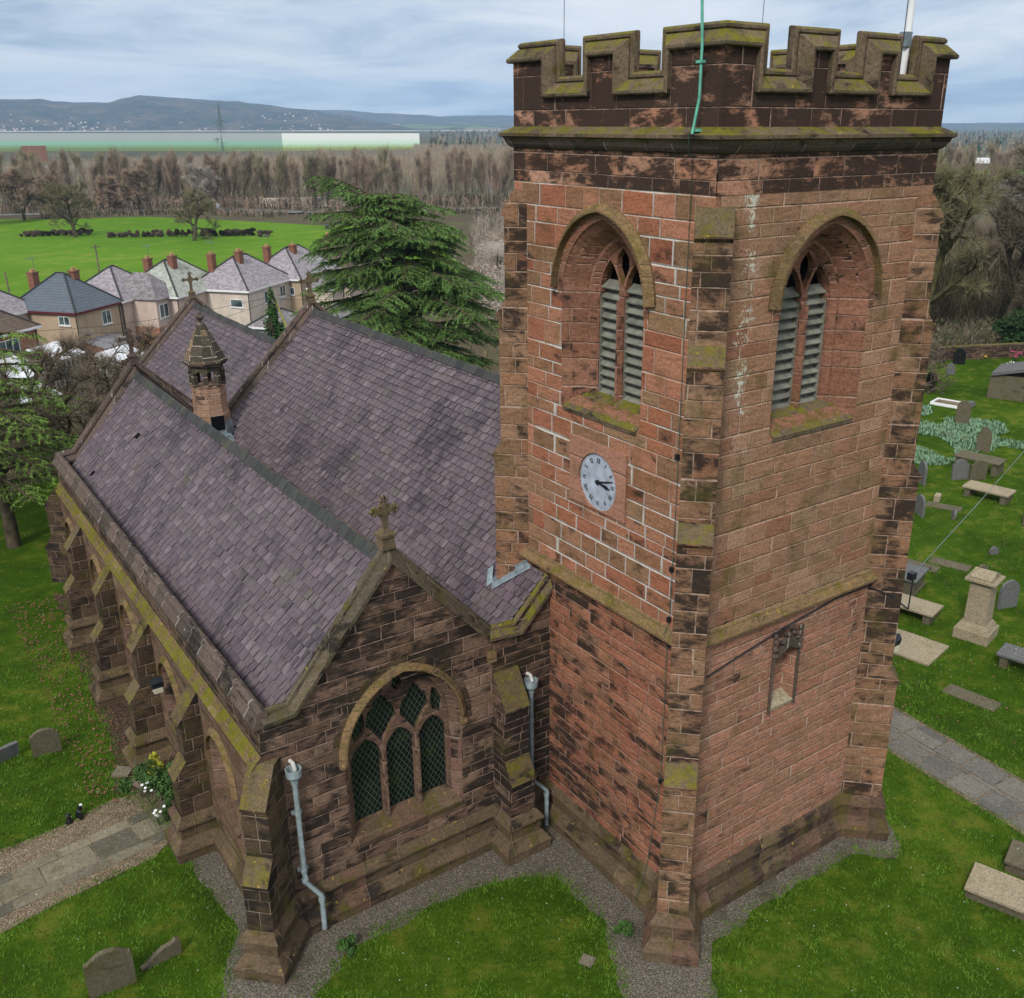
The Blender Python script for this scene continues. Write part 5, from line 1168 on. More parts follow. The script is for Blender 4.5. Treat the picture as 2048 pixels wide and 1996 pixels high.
flowers(-9.62, 12.75, 'petal_white', 'cluster of white flowers in front of the green shrub', 9, 0.25, 0.85)
bush('flowering_shrub', (-9.5, 11.75, 0), 0.3, 0.35, 0.6, 350, 0.07, 'shrub_green', 'small shrub at the near foot of the aisle buttress', seed=4)
flowers(-9.7, 11.7, 'petal_white', 'few white flowers on the small shrub by the path end', 6, 0.18, 0.6)
bush('fern', (-7.2, 4.2, 0), 0.3, 0.3, 0.35, 160, 0.12, 'shrub_green', 'small fern growing at the foot of the left drainpipe', 'fern', seed=5)
bush('fern', (-1.2, 0.5, 0), 0.25, 0.25, 0.3, 120, 0.12, 'shrub_green', 'small fern in the gravel by the tower', 'fern', seed=6)
t = thing('grave_ornament', 'black and white ornament with dead flowers beside the path', 'ornament', (-11.9, 13.35, 0))
m = MB(); m.lathe((0, 0, 0), [(0.12, 0), (0.09, 0.1), (0.05, 0.22), (0.09, 0.3), (0.0, 0.38)], 8); m.box((0.3, 0.05, 0), (0.12, 0.3, 0.26), 0.4, taper=0.6); m.box((0.36, 0.2, 0.2), (0.1, 0.14, 0.14), 0.4, taper=.7); m.build('figure', 'granite', t)
m = MB(); m.box((0.4, 0.22, 0.3), (0.07, 0.08, 0.06)); m.build('patch', 'white_paint', t)

def skeleton(h, seed, levels=4, spread=0.6, up=0.35, trunk=0.035, fork=0.25, kids=(5, 5, 5), leader=True, droop=0.0):
    """recursive branches: list of (path, r0, r1, level)"""
    R = random.Random(seed); res = []
    def grow(p, d, ln, r, lv):
        n = 5 if lv == 0 else 4; path = [p]; q = p; dd = d
        for i in range(n):
            dd = (dd + V((R.gauss(0, .13), R.gauss(0, .13), R.gauss(0, .08) + (up * 0.12 if lv else 0) - droop * (lv > 0) * 0.2))).normalized(); q = q + dd * (ln / n); path.append(q)
        res.append((path, r, r * (0.35 if lv else 0.3), lv))
        if lv >= levels - 1: return
        nk = kids[min(lv, len(kids) - 1)]
        for k in range(nk):
            f = (fork + (1 - fork) * (k + R.random() * .8) / nk) if lv == 0 else 0.25 + 0.75 * (k + R.random()) / nk
            i = min(n - 1, int(f * n)); pp = path[i].lerp(path[i + 1], f * n - i)
            ax = dd.orthogonal().normalized(); ax.rotate(Matrix.Rotation(R.uniform(0, 2 * pi) if lv else 2.4 * k + R.uniform(-.4, .4), 3, dd))
            nd = (dd * (1 - spread * R.uniform(0.8, 1.2)) + ax * spread * 1.2).normalized(); nd = (nd + Z * up * 0.4).normalized()
            sc = (0.62 if lv == 0 else 0.55) * (1.1 - 0.5 * f) * R.uniform(0.8, 1.2)
            grow(pp, nd, ln * sc, r * 0.5, lv + 1)
    grow(V((0, 0, -0.3)), Z.copy(), h * (0.75 if leader else 0.55), h * trunk, 0)
    return res
def bare_tree(name, h, seed, label, loc, mat='twig', group=None, levels=4, twigs=3, tw=0.05, twl=0.12, bark='bark', **kw):
    R = random.Random(seed + 100); sk = skeleton(h, seed, levels, **kw); t = thing(name, label, 'tree', loc, R.uniform(0, 6), group); a, b = MB(), MB()
    for path, r0, r1, lv in sk:
        n = len(path)
        if lv < levels - 1: a.tube(path, [r0 + (r1 - r0) * i / (n - 1) for i in range(n)], 7 if lv == 0 else (5 if lv == 1 else 4), cap=False)
        if lv >= levels - 2:
            for i in range(1, n):
                for _ in range(twigs if lv == levels - 1 else max(1, twigs // 2)):
                    p = path[i - 1].lerp(path[i], R.random()); d = ((path[i] - path[i - 1]).normalized() * 0.7 + V((R.gauss(0, .5), R.gauss(0, .5), R.gauss(0.12, .4)))).normalized()
                    l = h * twl * R.uniform(0.4, 1.1); w_ = d.orthogonal().normalized(); w_.rotate(Matrix.Rotation(R.uniform(0, 6), 3, d)); w_ = w_ * tw * 0.5
                    b.add([p - w_, p + w_, p + d * l], [(0, 1, 2)])
        if lv == levels - 1: b.tube(path, [r0, r0 * .8, r0 * .6, r0 * .4, r0 * .2][:n], 3, cap=False)
    a.build('trunk', bark, t, uv=False); b.build('crown', mat, t, uv=False)
    return t
# oaks and thorns in the pasture
bare_tree('oak_tree', 15.5, 21, 'wide bare oak standing left in the green pasture', (38.5, 270, -8), 'twig_near_olive', levels=5, twigs=4, tw=0.05, twl=0.08, spread=0.62, up=0.25, fork=0.22, kids=(9, 5, 4, 4), bark='bark')
bare_tree('oak_tree', 13.8, 33, 'bare oak at the right of the pasture with level lower limbs', (61.2, 244, -8), 'twig_near_olive', levels=5, twigs=4, tw=0.05, twl=0.08, spread=0.6, up=0.2, fork=0.2, kids=(9, 5, 4, 4), bark='bark')
bare_tree('thorn_tree', 7.0, 35, 'low twisted bare tree at the edge of the pasture left of the cedar', (101, 250, -8), 'twig_near', levels=4, twigs=5, tw=0.08, spread=0.8, up=0.15, fork=0.2, kids=(6, 5, 5))
bare_tree('birch_tree', 15.5, 36, 'pale bare birch leaning before the wood', (88.5, 330, -8), 'twig_grey', levels=4, twigs=6, tw=0.10, spread=0.45, up=0.5, kids=(10, 6, 5), bark='twig_grey')
for i, (x, y, h, s_, lb) in enumerate(((46.0, 337, 13.5, 41, 'reddish bare tree behind the left oak'), (36.0, 330, 15.0, 42, 'reddish bare tree at the left of the left oak'), (71.5, 338, 14.5, 43, 'round reddish bare tree between the two oaks'), (22.0, 322, 14.5, 44, 'reddish bare tree near the left picture edge'), (62.0, 345, 12, 45, 'smaller reddish bare tree left of the round one'))):
    bare_tree('alder_tree', h, s_, lb, (x, y, -8), 'twig_red', 'reddish trees at the edge of the wood', 4, 9, 0.15, 0.14, spread=0.5, up=0.35, fork=0.15, kids=(12, 6, 5))
# clipped hedge bushes across the pasture
hb = [(28.5 + i * 1.75, 279 - i * 0.55) for i in range(9)] + [(46.0 + i * 1.85, 264.0 - i * 0.9) for i in range(13)] + [(69.3 + i * 1.6, 252.2 - i * 0.9) for i in range(6)] + [(78.4, 243.5), (79.9, 242.7)]
first = None
for i, (x, y) in enumerate(hb):
    if i % 4 == 0 or first is None:
        first = bush('hedge_bush', (x, y, -8), 1.4, 1.25, 1.5, 2200, 0.26, 'twig_dark', 'clipped bare hedge bush in the broken row across the pasture', 'bush', 'clipped hedge bushes in the pasture', seed=50 + i, flat=0.3); continue
    c = copy_tree(first); c.location = (x, y, -8); c.rotation_euler = (0, 0, i * 1.3); c.scale = (1, 1, 0.85 + 0.3 * ((i * 37) % 10) / 10)
# the winter wood beyond the road: prototypes of slender poplars, copied
def poplar(seed, h, mat, bark):
    return bare_tree('poplar_tree', h, seed, 'slender bare poplar in the winter wood beyond the road', (0, 0, -60), mat, 'bare poplars of the wood', 3, 10, 0.09, 0.17, spread=0.24, up=1.3, fork=0.12, kids=(20, 4), bark=bark, trunk=0.012)
R = random.Random(77)
protos = [poplar(60, 18, 'twig', 'twig_grey'), poplar(61, 20, 'twig_olive', 'twig_olive'), poplar(62, 17, 'twig_red', 'bark'), poplar(63, 19, 'twig', 'bark_green')]
def front(u):   # the wood's near edge in plan, u from 0 (left) to 1 (right)
    P = [(-60, 400), (30, 365), (95, 352), (118, 320), (190, 292), (300, 262), (420, 215)]; k = u * (len(P) - 1); i = min(len(P) - 2, int(k)); return V(P[i]).lerp(V(P[i + 1]), k - i)
def cap_h(x, y, h, R):     # the trees get lower with the falling ground farther out
    d_ = hypot(x - cam.location.x, y - cam.location.y); b_ = math.degrees(atan2(x - cam.location.x, y - cam.location.y)) - 35.353
    return min(h, max(4.0, 27.4 - d_ * (0.0255 if b_ < -7 else 0.016)) * R.uniform(0.78, 1.08))
used = set()
for i in range(250):
    p = front(R.random()) + V((R.uniform(-2, 2), 0)) + V((0.55, 0.84)) * (abs(R.gauss(0, 1)) * 34 + 1)
    k = R.randrange(4); t = protos[k] if k not in used else copy_tree(protos[k]); used.add(k)
    s_ = R.uniform(0.84, 1.0) * cap_h(p.x, p.y, 18, R) / 18; t.location = (p.x, p.y, land(p.x, p.y)); t.scale = (s_ * 0.8, s_ * 0.8, s_); t.rotation_euler = (R.gauss(0, .03), R.gauss(0, .03), R.uniform(0, 6))
def brush(name, npts, place, hr, w, mats, nb=14, seed=1, lean=0.16):
    R = random.Random(seed); m = MB()
    for _ in range(npts):
        q = place(R)
        if q is None: continue
        x, y = q; z0 = land(x, y); h = R.uniform(*hr); h = cap_h(x, y, h, R) if name == 'winter_wood' else h; mi = R.randrange(len(mats)); c = V((x, y, z0))
        m.add([c + V((-w * .8, 0, 0)), c + V((w * .8, 0, 0)), c + V((R.gauss(0, .5), R.gauss(0, .5), h))], [(0, 1, 2)], mi)
        for _k in range(nb):
            a = c + V((R.gauss(0, 1) * h * .07, R.gauss(0, 1) * h * .07, h * R.uniform(0.12, 0.72))); l = h * R.uniform(0.14, 0.34); d = V((R.gauss(0, lean), R.gauss(0, lean), 1)).normalized(); an = R.uniform(0, pi); s_ = V((cos(an), sin(an), 0)) * w * 0.6
            m.add([a - s_, a + s_, a + d * l], [(0, 1, 2)], mi)
    o = m.build(name, mats, uv=False); o['kind'] = 'stuff'; return o
def p_wood(R):
    u = R.random(); q = front(u) + V((0.55, 0.84)) * (30 + 820 * R.random() ** 1.2); return (q.x, q.y)
brush('winter_wood', 10500, p_wood, (13, 18), 0.12, ['twig', 'twig_olive', 'twig_red', 'twig_grey'], 22, 5, 0.34)
def p_edge(R):
    q = front(R.random()) + V((0.55, 0.84)) * R.uniform(-6, 24); return (q.x, q.y)
brush('undergrowth', 2600, p_edge, (2.0, 5.5), 0.2, ['twig', 'twig_red', 'bark'], 12, 6, 0.6)
def p_thick(R):
    for _ in range(40):
        x, y = R.uniform(70, 200), R.uniform(95, 235)
        if inpoly(x, y, [(72, 118), (140, 95), (200, 215), (140, 234), (106, 186), (90, 150), (70, 140)]): return (x, y)
brush('lilac_thicket', 2600, p_thick, (2.5, 6.5), 0.09, ['twig_grey', 'twig_grey', 'twig', 'twig_near'], 22, 19, 0.7)
# right-hand wood behind the churchyard wall
def p_right(R):
    t = R.random(); a = V((58, 62)).lerp(V((150, 12)), t); q = a + V((0.6, 0.8)).normalized() * abs(R.gauss(0, 1)) * 42 + V((2, 2)); return (q.x, q.y)
brush('thicket', 5200, p_right, (5, 14.5), 0.08, ['twig_near_olive', 'twig_near', 'bark_green', 'twig_olive'], 26, 8, 0.5)
def p_brow(R):
    a = V((32, 52)).lerp(V((95, 24)), R.random()); q = a + V((0.4, 0.9)) * R.uniform(1, 9); return (q.x, q.y)
brush('bramble_bank', 1800, p_brow, (0.9, 2.4), 0.06, ['twig_near', 'twig_near', 'yew', 'twig_near_olive'], 16, 9, 0.9)
rt = [(74, 44, 17, 'twig_olive', 'olive-stemmed bare tree just behind the churchyard wall'), (82, 40, 19, 'twig', 'bare grey-brown tree behind the wall, second from the tower'), (92, 38, 20, 'twig_olive', 'tall bare tree with mossy limbs right of the tower'),
      (84, 58, 16, 'twig', 'bare tree deeper in the right-hand wood'), (100, 52, 17, 'twig_red', 'reddish bare tree deeper in the right-hand wood'), (96, 30, 21, 'twig', 'large bare tree leaning in from the right picture edge'),
      (112, 66, 16, 'twig_grey', 'greyish bare tree far back in the right-hand wood'), (70, 56, 15, 'twig_olive', 'olive bare tree half hidden by the tower edge'), (128, 60, 17, 'twig', 'bare tree at the back of the right-hand wood')]
for i, (x, y, h, mt, lb) in enumerate(rt):
    bare_tree('ash_tree', h, 300 + i, lb, (x, y, land(x, y)), 'twig_near_olive' if mt == 'twig_olive' else 'twig_near', 'bare trees behind the churchyard wall', 4, 9, 0.05, 0.11, spread=0.5, up=0.4, fork=0.12, kids=(12, 6, 5), bark='bark_green' if 'olive' in mt else 'bark')
bush('holly_tree', (81, 31, -1.2), 5.2, 4.5, 9.5, 9000, 0.42, 'yew', 'dark evergreen bush behind the wall at the right edge', 'tree', seed=91)
bush('holly_tree', (74.5, 34.5, -0.5), 2.6, 2.6, 3.6, 2200, 0.3, 'yew', 'low dark evergreen against the churchyard wall', 'shrub', seed=92)
bare_tree('bare_bush', 5.2, 93, 'bare bush growing at the tower edge among the graves', (54.0, 30.4, 0), 'twig_near', levels=4, twigs=4, tw=0.03, spread=0.75, up=0.3, fork=0.05, kids=(10, 6, 4))
# cedar
def cedar(name, base, h, seed, label, prof, tz, nsec=16, lean=(0, 0), sc=1.0, dens=1.0, leaf='cedar'):
    R = random.Random(seed); t = thing(name, label, 'tree', base); a, b = MB(), MB()
    tr = [V((lean[0] * k / 8 * (k / 8), lean[1] * k / 8 * (k / 8), h * k / 8 * 0.97)) for k in range(9)]
    a.tube([V((0, 0, -1))] + tr, [h * .035] + [h * 0.03 * (1 - 0.11 * k) for k in range(9)], 9, cap=False)
    def at(z):
        k = max(0, min(7.999, z / h / 0.97 * 8)); i = int(k); return tr[i].lerp(tr[i + 1], k - i)
    for (z, az, ln, dr, rise) in prof:
        o = at(z); d = V((cos(az), sin(az), 0)); path = []; s_ = V((-d.y, d.x, 0)); wob = R.uniform(-.25, .25)
        for k in range(8): f = k / 7; path.append(o + d * ln * f + s_ * wob * ln * f * f + Z * (rise * ln * sin(f * pi * 0.55) - dr * ln * f * f))
        r0 = 0.028 * ln + 0.04; a.tube(path, [r0 * (1 - 0.85 * k / 7) for k in range(8)], 5, cap=False)
        nb = int(ln * 4.2 * dens)
        for k in range(nb):
            f = 0.22 + 0.78 * (k + R.random()) / nb; i = min(6, int(f * 7)); p = path[i].lerp(path[i + 1], f * 7 - i); sd = 1 if k % 2 else -1
            bl = ln * (0.16 + 0.26 * sin(min(1, f * 1.05) * pi * 0.9)) * R.uniform(0.6, 1.15); bd = (s_ * sd * R.uniform(0.6, 1.1) + d * R.uniform(0.35, 0.9) + Z * R.uniform(-0.05, 0.16)).normalized()
            q = p; pts = [p]
            for j in range(4): bd = (bd + Z * -0.13).normalized(); q = q + bd * bl / 4 + Z * R.uniform(-.06, .06); pts.append(q)
            a.tube(pts, [0.025, 0.02, 0.015, 0.01, 0.005], 3, cap=False)
            for j in range(int(34 * dens * max(0.6, bl) / 1.3) + 6):
                g_ = R.random(); ii = min(3, int(g_ * 4)); c = pts[ii].lerp(pts[ii + 1], g_ * 4 - ii)
                v = (bd * R.uniform(0.1, 1.0) + V((R.gauss(0, .75), R.gauss(0, .75), R.uniform(-0.75, 0.15)))).normalized() * R.uniform(0.18, 0.46) * sc
                w_ = V((-v.y, v.x, R.gauss(0, .12))).normalized() * R.uniform(0.028, 0.05) * sc
                b.add([c - w_, c + v, c + w_], [(0, 1, 2)])
    a.build('trunk', 'bark', t, uv=False); b.build('crown', leaf, t, uv=False); return t
R = random.Random(5); pf = []
# azimuth of the picture's right-hand side is about -35 degrees
AR = radians(-35)
for k in range(92):      # broad dense top
    z = 12.4 + 5.0 * (k / 92) ** 0.9; az_ = k * 2.399 + R.uniform(-.5, .5); side = cos(az_ - AR)
    pf.append((z, az_, (6.2 - 0.72 * (z - 12.4)) * R.uniform(0.5, 1.1) * (1.12 if side < 0 else 0.95), R.uniform(0.12, 0.3), R.uniform(0.08, 0.24)))
pf += [(16.4, AR + pi + 0.1, 5.6, -0.1, 0.34), (15.6, AR + pi - 0.2, 6.0, -0.1, 0.36), (15.9, AR + pi + .5, 4.6, 0.0, 0.4), (15.6, AR + pi + 0.3, 6.2, 0.06, 0.1), (16.0, AR + 0.1, 4.8, 0.22, 0.2), (14.6, AR - 0.2, 5.6, 0.2, 0.12), (14.4, AR + 0.4, 5.2, 0.22, 0.2)]
for k in range(7): pf.append((11.6 + 0.2 * k, AR + pi + R.uniform(-1.0, 1.0), R.uniform(4.5, 7.0), 0.2, 0.02))
for k in range(12): pf.append((10.8 + 0.18 * k, AR + R.uniform(-1.5, 1.5), R.uniform(3.5, 5.6), 0.3, 0.1))
for k in range(104):
    z = 0.6 + 10.4 * k / 104; pf.append((z, k * 2.399 + R.uniform(-.6, .6), (8.8 - 0.14 * z) * R.uniform(0.5, 1.06), R.uniform(0.14, 0.3), R.uniform(0.08, 0.26)))
pf += [(10.8, AR + pi, 8.0, 0.16, 0.14), (9.8, AR + 0.2, 7.6, 0.16, 0.1), (10.4, AR - .5, 6.6, 0.2, 0.15), (8.4, AR + pi - .3, 9.0, 0.16, 0.1)]
cedar('cedar_tree', (25.2, 60, land(25.2, 60)), 18.2, 6, 'big spreading cedar with layered drooping branches behind the church', pf, 0, lean=(-1.6, 1.0), dens=1.28, sc=0.85)
R = random.Random(9); pf = []
for k in range(44):
    z = 3.2 + 7.4 * k / 44; pf.append((z, k * 2.399, (4.6 - 0.25 * (z - 3)) * R.uniform(0.7, 1.1), 0.22, 0.12))
cedar('cedar_tree', (-9.8, 37.0, 0), 11.5, 10, 'smaller bright green cedar at the left picture edge', pf, 0, sc=0.7, dens=1.15, leaf='cedar_light')
for i, (x, y, h, lb) in enumerate(((-5.6, 47, 9.5, 'bare garden tree with mossy boughs left of the chancel'), (-1.5, 55, 9, 'bare tree in front of the white conservatories'), (-11.5, 50, 10.5, 'bare tree at the left edge above the small cedar'), (5.5, 58, 7.5, 'bare twiggy tree beside the chancel gable'))):
    bare_tree('garden_tree', h, 500 + i, lb, (x, y, land(x, y)), 'twig_near', 'bare trees between church and gardens', 4, 7, 0.028, 0.12, spread=0.62, up=0.3, fork=0.12, kids=(11, 6, 5), bark='bark')
def p_gard(R):
    x = R.uniform(-22, 8); y = R.uniform(42, 66); return (x, y) if y > 45 or x < -8 else None
brush('hedge_scrub', 2200, p_gard, (1.2, 3.6), 0.03, ['twig_near', 'twig_dark', 'twig_near', 'twig_near_olive'], 22, 12, 0.8)
def p_gard2(R): return (R.uniform(-5, 70), R.uniform(66, 116))
brush('garden_scrub', 1400, p_gard2, (0.8, 2.6), 0.05, ['twig_near', 'shrub_green', 'dry', 'twig_near_olive', 'twig_near'], 18, 13, 0.8)
for i, (x, y, rx, rz_, mt, lb) in enumerate(((7.5, 84, 3.0, 3.8, 'shrub_green', 'dense green garden shrub beside the yellow one'), (9.0, 79, 1.7, 2.4, 'shrub_yellow', 'bright yellow-green garden shrub'), (11.5, 82, 2.0, 2.6, 'twig_red', 'rusty brown garden shrub behind the yellow one'), (3.0, 80, 2.4, 2.6, 'yew', 'dark hedge shrub in front of the patio'),
        (27.5, 92, 3.2, 4.0, 'shrub_green', 'green bush below the ivy-covered pole'), (33.0, 84, 5.0, 3.4, 'shrub_green', 'broad green bush between chancel and cedar'), (40.0, 90, 4.5, 4.0, 'yew', 'dark green bush left of the cedar foot'), (19.0, 150, 5.5, 4.0, 'twig', 'rounded bare bush behind the first house'), (27, 84, 1.8, 1.8, 'dry', 'tuft of dry tan stems by the garden edge'), (37, 82, 2.2, 1.9, 'dry', 'second tuft of dry tan stems near the cedar'),
        (90, 148, 6, 6.5, 'twig_grey', 'pale lilac-grey bare bush right of the cedar'), (62, 100, 8, 9, 'twig_grey', 'tall grey bare bush against the tower edge'))):
    bush('garden_shrub', (x, y, land(x, y)), rx, rx, rz_, 1500 if rx < 4 else 3200, 0.16 if rx < 4 else 0.4, mt, lb, seed=700 + i, flat=0.1 if 'twig' in mt or mt == 'dry' else 0.4)

# ------------------------------------------------------------------ houses
def window(parent, f, t, z, w, h, n=2, frame='white_paint', sill=True):
    m = MB(); b = 0.09
    m.obox(f.P(t, z, 0.0), f.d * w, f.n * 0.07, Z * b); m.obox(f.P(t, z + h - b, 0.0), f.d * w, f.n * 0.07, Z * b)
    for k in range(n + 1): m.obox(f.P(t + (w - b) * k / n, z + b, 0.0), f.d * b, f.n * 0.07, Z * (h - 2 * b))
    if sill: m.obox(f.P(t - 0.08, z - 0.12, 0.0), f.d * (w + 0.16), f.n * 0.14, Z * 0.1)
    q = m.build('window', frame, parent); m = MB(); m.poly([f.P(t + .05, z + .05, 0.03), f.P(t + w - .05, z + .05, 0.03), f.P(t + w - .05, z + h - .05, 0.03), f.P(t + .05, z + h - .05, 0.03)]); m.build('pane', 'pane', q)
def hip(m, w, d, z0, rise, over=0.35, mi=0, gable=False):
    a, b = w / 2 + over, d / 2 + over
    if w >= d: r = [V((-(a - b), 0, z0 + rise)), V(((a - b), 0, z0 + rise))]
    else: r = [V((0, -(b - a), z0 + rise)), V((0, (b - a), z0 + rise))]
    c = [V((-a, -b, z0)), V((a, -b, z0)), V((a, b, z0)), V((-a, b, z0))]
    if w >= d: F = [[c[0], c[1], r[1], r[0]], [c[1], c[2], r[1]], [c[2], c[3], r[0], r[1]], [c[3], c[0], r[0]]]
    else: F = [[c[0], c[1], r[0]], [c[1], c[2], r[1], r[0]], [c[2], c[3], r[1]], [c[3], c[0], r[0], r[1]]]
    for f in F: m.poly(f, mi)
    m.poly([c[3], c[2], c[1], c[0]], mi)
    return c, r
def chimney(parent, x, y, z, h, s_=1.0, pots=2):
    m = MB(); m.box((x, y, z), (0.9 * s_, 0.7 * s_, h)); m.box((x, y, z + h), (1.05 * s_, 0.85 * s_, 0.18)); q = m.build('chimney', 'red_brick', parent)
    m = MB()
    for k in range(pots): m.lathe((x + (k - (pots - 1) / 2) * 0.36, y, z + h + .1), [(0.14, 0), (0.13, 0.4), (0.15, 0.42), (0.1, 0.45)], 8)
    m.build('pot', 'pot', q)
def house(loc, rz, w, d, label, wall, roofm, rise=3.6, hgt=6.2, chim=(), wins=(), lower=None, fascia='white_paint', name='house'):
    t = thing(name, label, 'house', loc, rz)
    m = MB(); m.box((0, 0, -1), (w, d, hgt + 1)); wl = m.build('wall', wall, t)
    if lower: m = MB(); m.box((0, 0, -1), (w + 0.06, d + 0.06, 1 + lower[1])); m.build('brick_base', lower[0], t)
    m = MB(); c, r = hip(m, w, d, hgt, rise); rf = m.build('roof', roofm, t)
    m = MB()
    for q in c: e_ = min(r, key=lambda k: (k - q).length); m.tube([q + Z * .05, e_ + Z * .06], 0.12, 5)
    m.tube([r[0] + Z * .06, r[1] + Z * .06], 0.12, 5); m.build('hip_tiles', 'slate_edge', rf)
    m = MB(); a, b = w / 2 + .36, d / 2 + .36
    for p, q in (((-a, -b), (a, -b)), ((a, -b), (a, b)), ((a, b), (-a, b)), ((-a, b), (-a, -b))):
        dd = V((q[0] - p[0], q[1] - p[1], 0)); nn = V((dd.y, -dd.x, 0)).normalized(); m.obox(V((*p, hgt - .22)) , dd, nn * 0.05, Z * 0.26)
    m.build('gutter', fascia, t)
    for cx, cy, cz, ch, pots in chim: chimney(t, cx, cy, hgt + cz, ch * 0.88, 1.15, pots)
    m = MB(); m.tube([(-w / 2 - 0.05, -d / 2 - 0.06, 0), (-w / 2 - 0.05, -d / 2 - 0.06, hgt - 0.2)], 0.06, 6); m.tube([(w / 2 - 0.3, -d / 2 - 0.06, 0), (w / 2 - 0.3, -d / 2 - 0.06, hgt - 0.2)], 0.06, 6); m.build('drainpipe', 'black', t)
    if chim:
        cx, cy, cz = chim[0][0], chim[0][1], hgt + chim[0][2] + chim[0][3]; m = MB(); m.tube([(cx + .4, cy, cz - .5), (cx + .4, cy, cz + 1.5)], 0.03, 4); m.tube([(cx - .4, cy - .3, cz + 1.4), (cx + 1.1, cy + .3, cz + 1.4)], 0.025, 4)
        for k in range(5): m.tube([(cx - .3 + k * .3, cy - .6 + k * .12, cz + 1.4), (cx - .4 + k * .3, cy + .4 + k * .12, cz + 1.4)], 0.015, 3)
        m.build('tv_aerial', 'steel', t)
    fs = {'s': Face((-w / 2, -d / 2), (1, 0)), 'e': Face((w / 2, -d / 2), (0, 1)), 'n': Face((w / 2, d / 2), (-1, 0)), 'w': Face((-w / 2, d / 2), (0, -1))}
    for side, tt, z, ww_, hh, n in wins: window(t, fs[side], tt, z, ww_, hh, n, 'white_paint')
    return t
HR = radians(40)
def hp(nx, ny, w, d):   # centre of a house from its near corner
    return (nx + cos(HR) * w / 2 - sin(HR) * d / 2, ny + sin(HR) * w / 2 + cos(HR) * d / 2, land(nx, ny))
h1 = house(hp(8.3, 115.0, 8.4, 9.5), HR, 8.4, 9.5, 'semi-detached house with a new blue-grey tiled roof and maroon trim', 'pebbledash_tan', 'tiles_blue', 4.0, chim=((-1.2, 3.0, 1.4, 3.0, 2), (1.0, -1.2, 1.8, 2.6, 2)), wins=(('s', 4.6, 3.9, 1.7, 1.7, 2), ('w', 7.0, 4.6, 1.6, 1.1, 2)), fascia='maroon')
m = MB(); f = Face((-4.2, -4.75), (1, 0)); m.prism([f.P(0.6, 2.6, 0), f.P(0.6, 1.9, 3.2), f.P(0.6, 1.75, 3.2), f.P(0.6, 2.45, 0)], f.d * 5.6); le = m.build('lean_to_roof', 'felt', h1)
m = MB(); m.prism([f.P(0.8, -0.5, 0), f.P(0.8, -0.5, 3.0), f.P(0.8, 1.8, 3.0), f.P(0.8, 2.45, 0)], f.d * 5.2); m.build('lean_to_wall', 'red_brick', h1)
window(h1, Face((-4.2 + 0.8, -4.75 - 3.0), (1, 0)), 3.6, 0.3, 1.0, 1.3, 1)
m = MB(); m.lathe((-3.0, -5.2, 3.2), [(0, 0.0), (0.35, 0.1), (0.42, 0.2)], 12); m.build('satellite_dish', 'grave_grey', h1)
h1b = house(hp(15.0, 120.5, 9.2, 8.6), HR, 9.2, 8.6, 'pink pebbledashed house joined to the blue-roofed one', 'pebbledash', 'tiles_lilac', 3.7, chim=(), wins=())
wing = thing('house', 'projecting front wing of the pink house with a brick ground floor', 'house', (19.9, 120.0, land(18, 118)), HR)
bpy.data.objects.remove(wing)
m = MB(); m.box((0.2, -5.6, -1), (5.6, 4.6, 7.2)); m.build('wing_wall', 'pebbledash', h1b); m = MB(); m.box((0.2, -5.6, -1), (5.7, 4.7, 3.6)); m.build('brick_base', 'orange_brick', h1b)
m = MB(); mm_ = MB(); hip(mm_, 5.6, 7.6, 6.2, 3.0); mm_.v = [(x + 0.2, y - 4.2, z) for x, y, z in mm_.v]; mm_.build('wing_roof', 'tiles_grey', h1b)
fw = Face((0.2 - 2.8, -7.9), (1, 0)); window(h1b, fw, 0.5, 3.7, 1.9, 1.8, 2); window(h1b, fw, 3.6, 4.0, 1.3, 1.5, 1); fw2 = Face((0.2 - 2.86, -7.96), (1, 0)); window(h1b, fw2, 1.9, 0.7, 2.6, 1.4, 3); window(h1b, fw2, 0.5, 0.6, 0.7, 1.6, 1)
h2 = house(hp(21.8, 119.8, 12.0, 9.0), HR, 12.0, 9.0, 'semi-detached house with a skylight and pale patched slates', 'pebbledash', 'tiles_pale', 4.0, chim=((-2.2, 2.0, 1.8, 2.7, 2), (-1.0, -1.0, 2.2, 2.6, 2)), wins=(('s', 3.0, 3.9, 1.3, 1.6, 2), ('s', 8.0, 3.9, 1.5, 1.6, 2)))
h3 = house(hp(31.1, 119.2, 12.4, 9.0), HR, 12.4, 9.0, 'semi-detached cream house with a lilac slate roof in the middle of the row', 'pebbledash_cream', 'tiles_lilac', 3.9, chim=((-3.6, 2.2, 1.8, 2.8, 2), (-1.4, -0.8, 2.2, 2.6, 3)), wins=(('s', 4.2, 3.8, 1.7, 1.7, 2), ('s', 8.6, 4.0, 1.6, 1.6, 2), ('w', 6.2, 3.9, 1.9, 1.1, 1)), fascia='white_paint')
h4 = house(hp(41.2, 125.2, 13.0, 9.0), HR, 13.0, 9.0, 'semi-detached house at the end of the row half hidden by the cedar', 'pebbledash_tan', 'tiles_lilac', 3.9, chim=((-4.0, 2.0, 1.8, 2.6, 2), (-1.2, -0.8, 2.2, 2.2, 1)), wins=(('s', 4.2, 3.8, 1.5, 1.7, 2), ('s', 8.0, 3.8, 1.5, 1.7, 2), ('w', 6.4, 3.9, 1.5, 1.1, 2)))
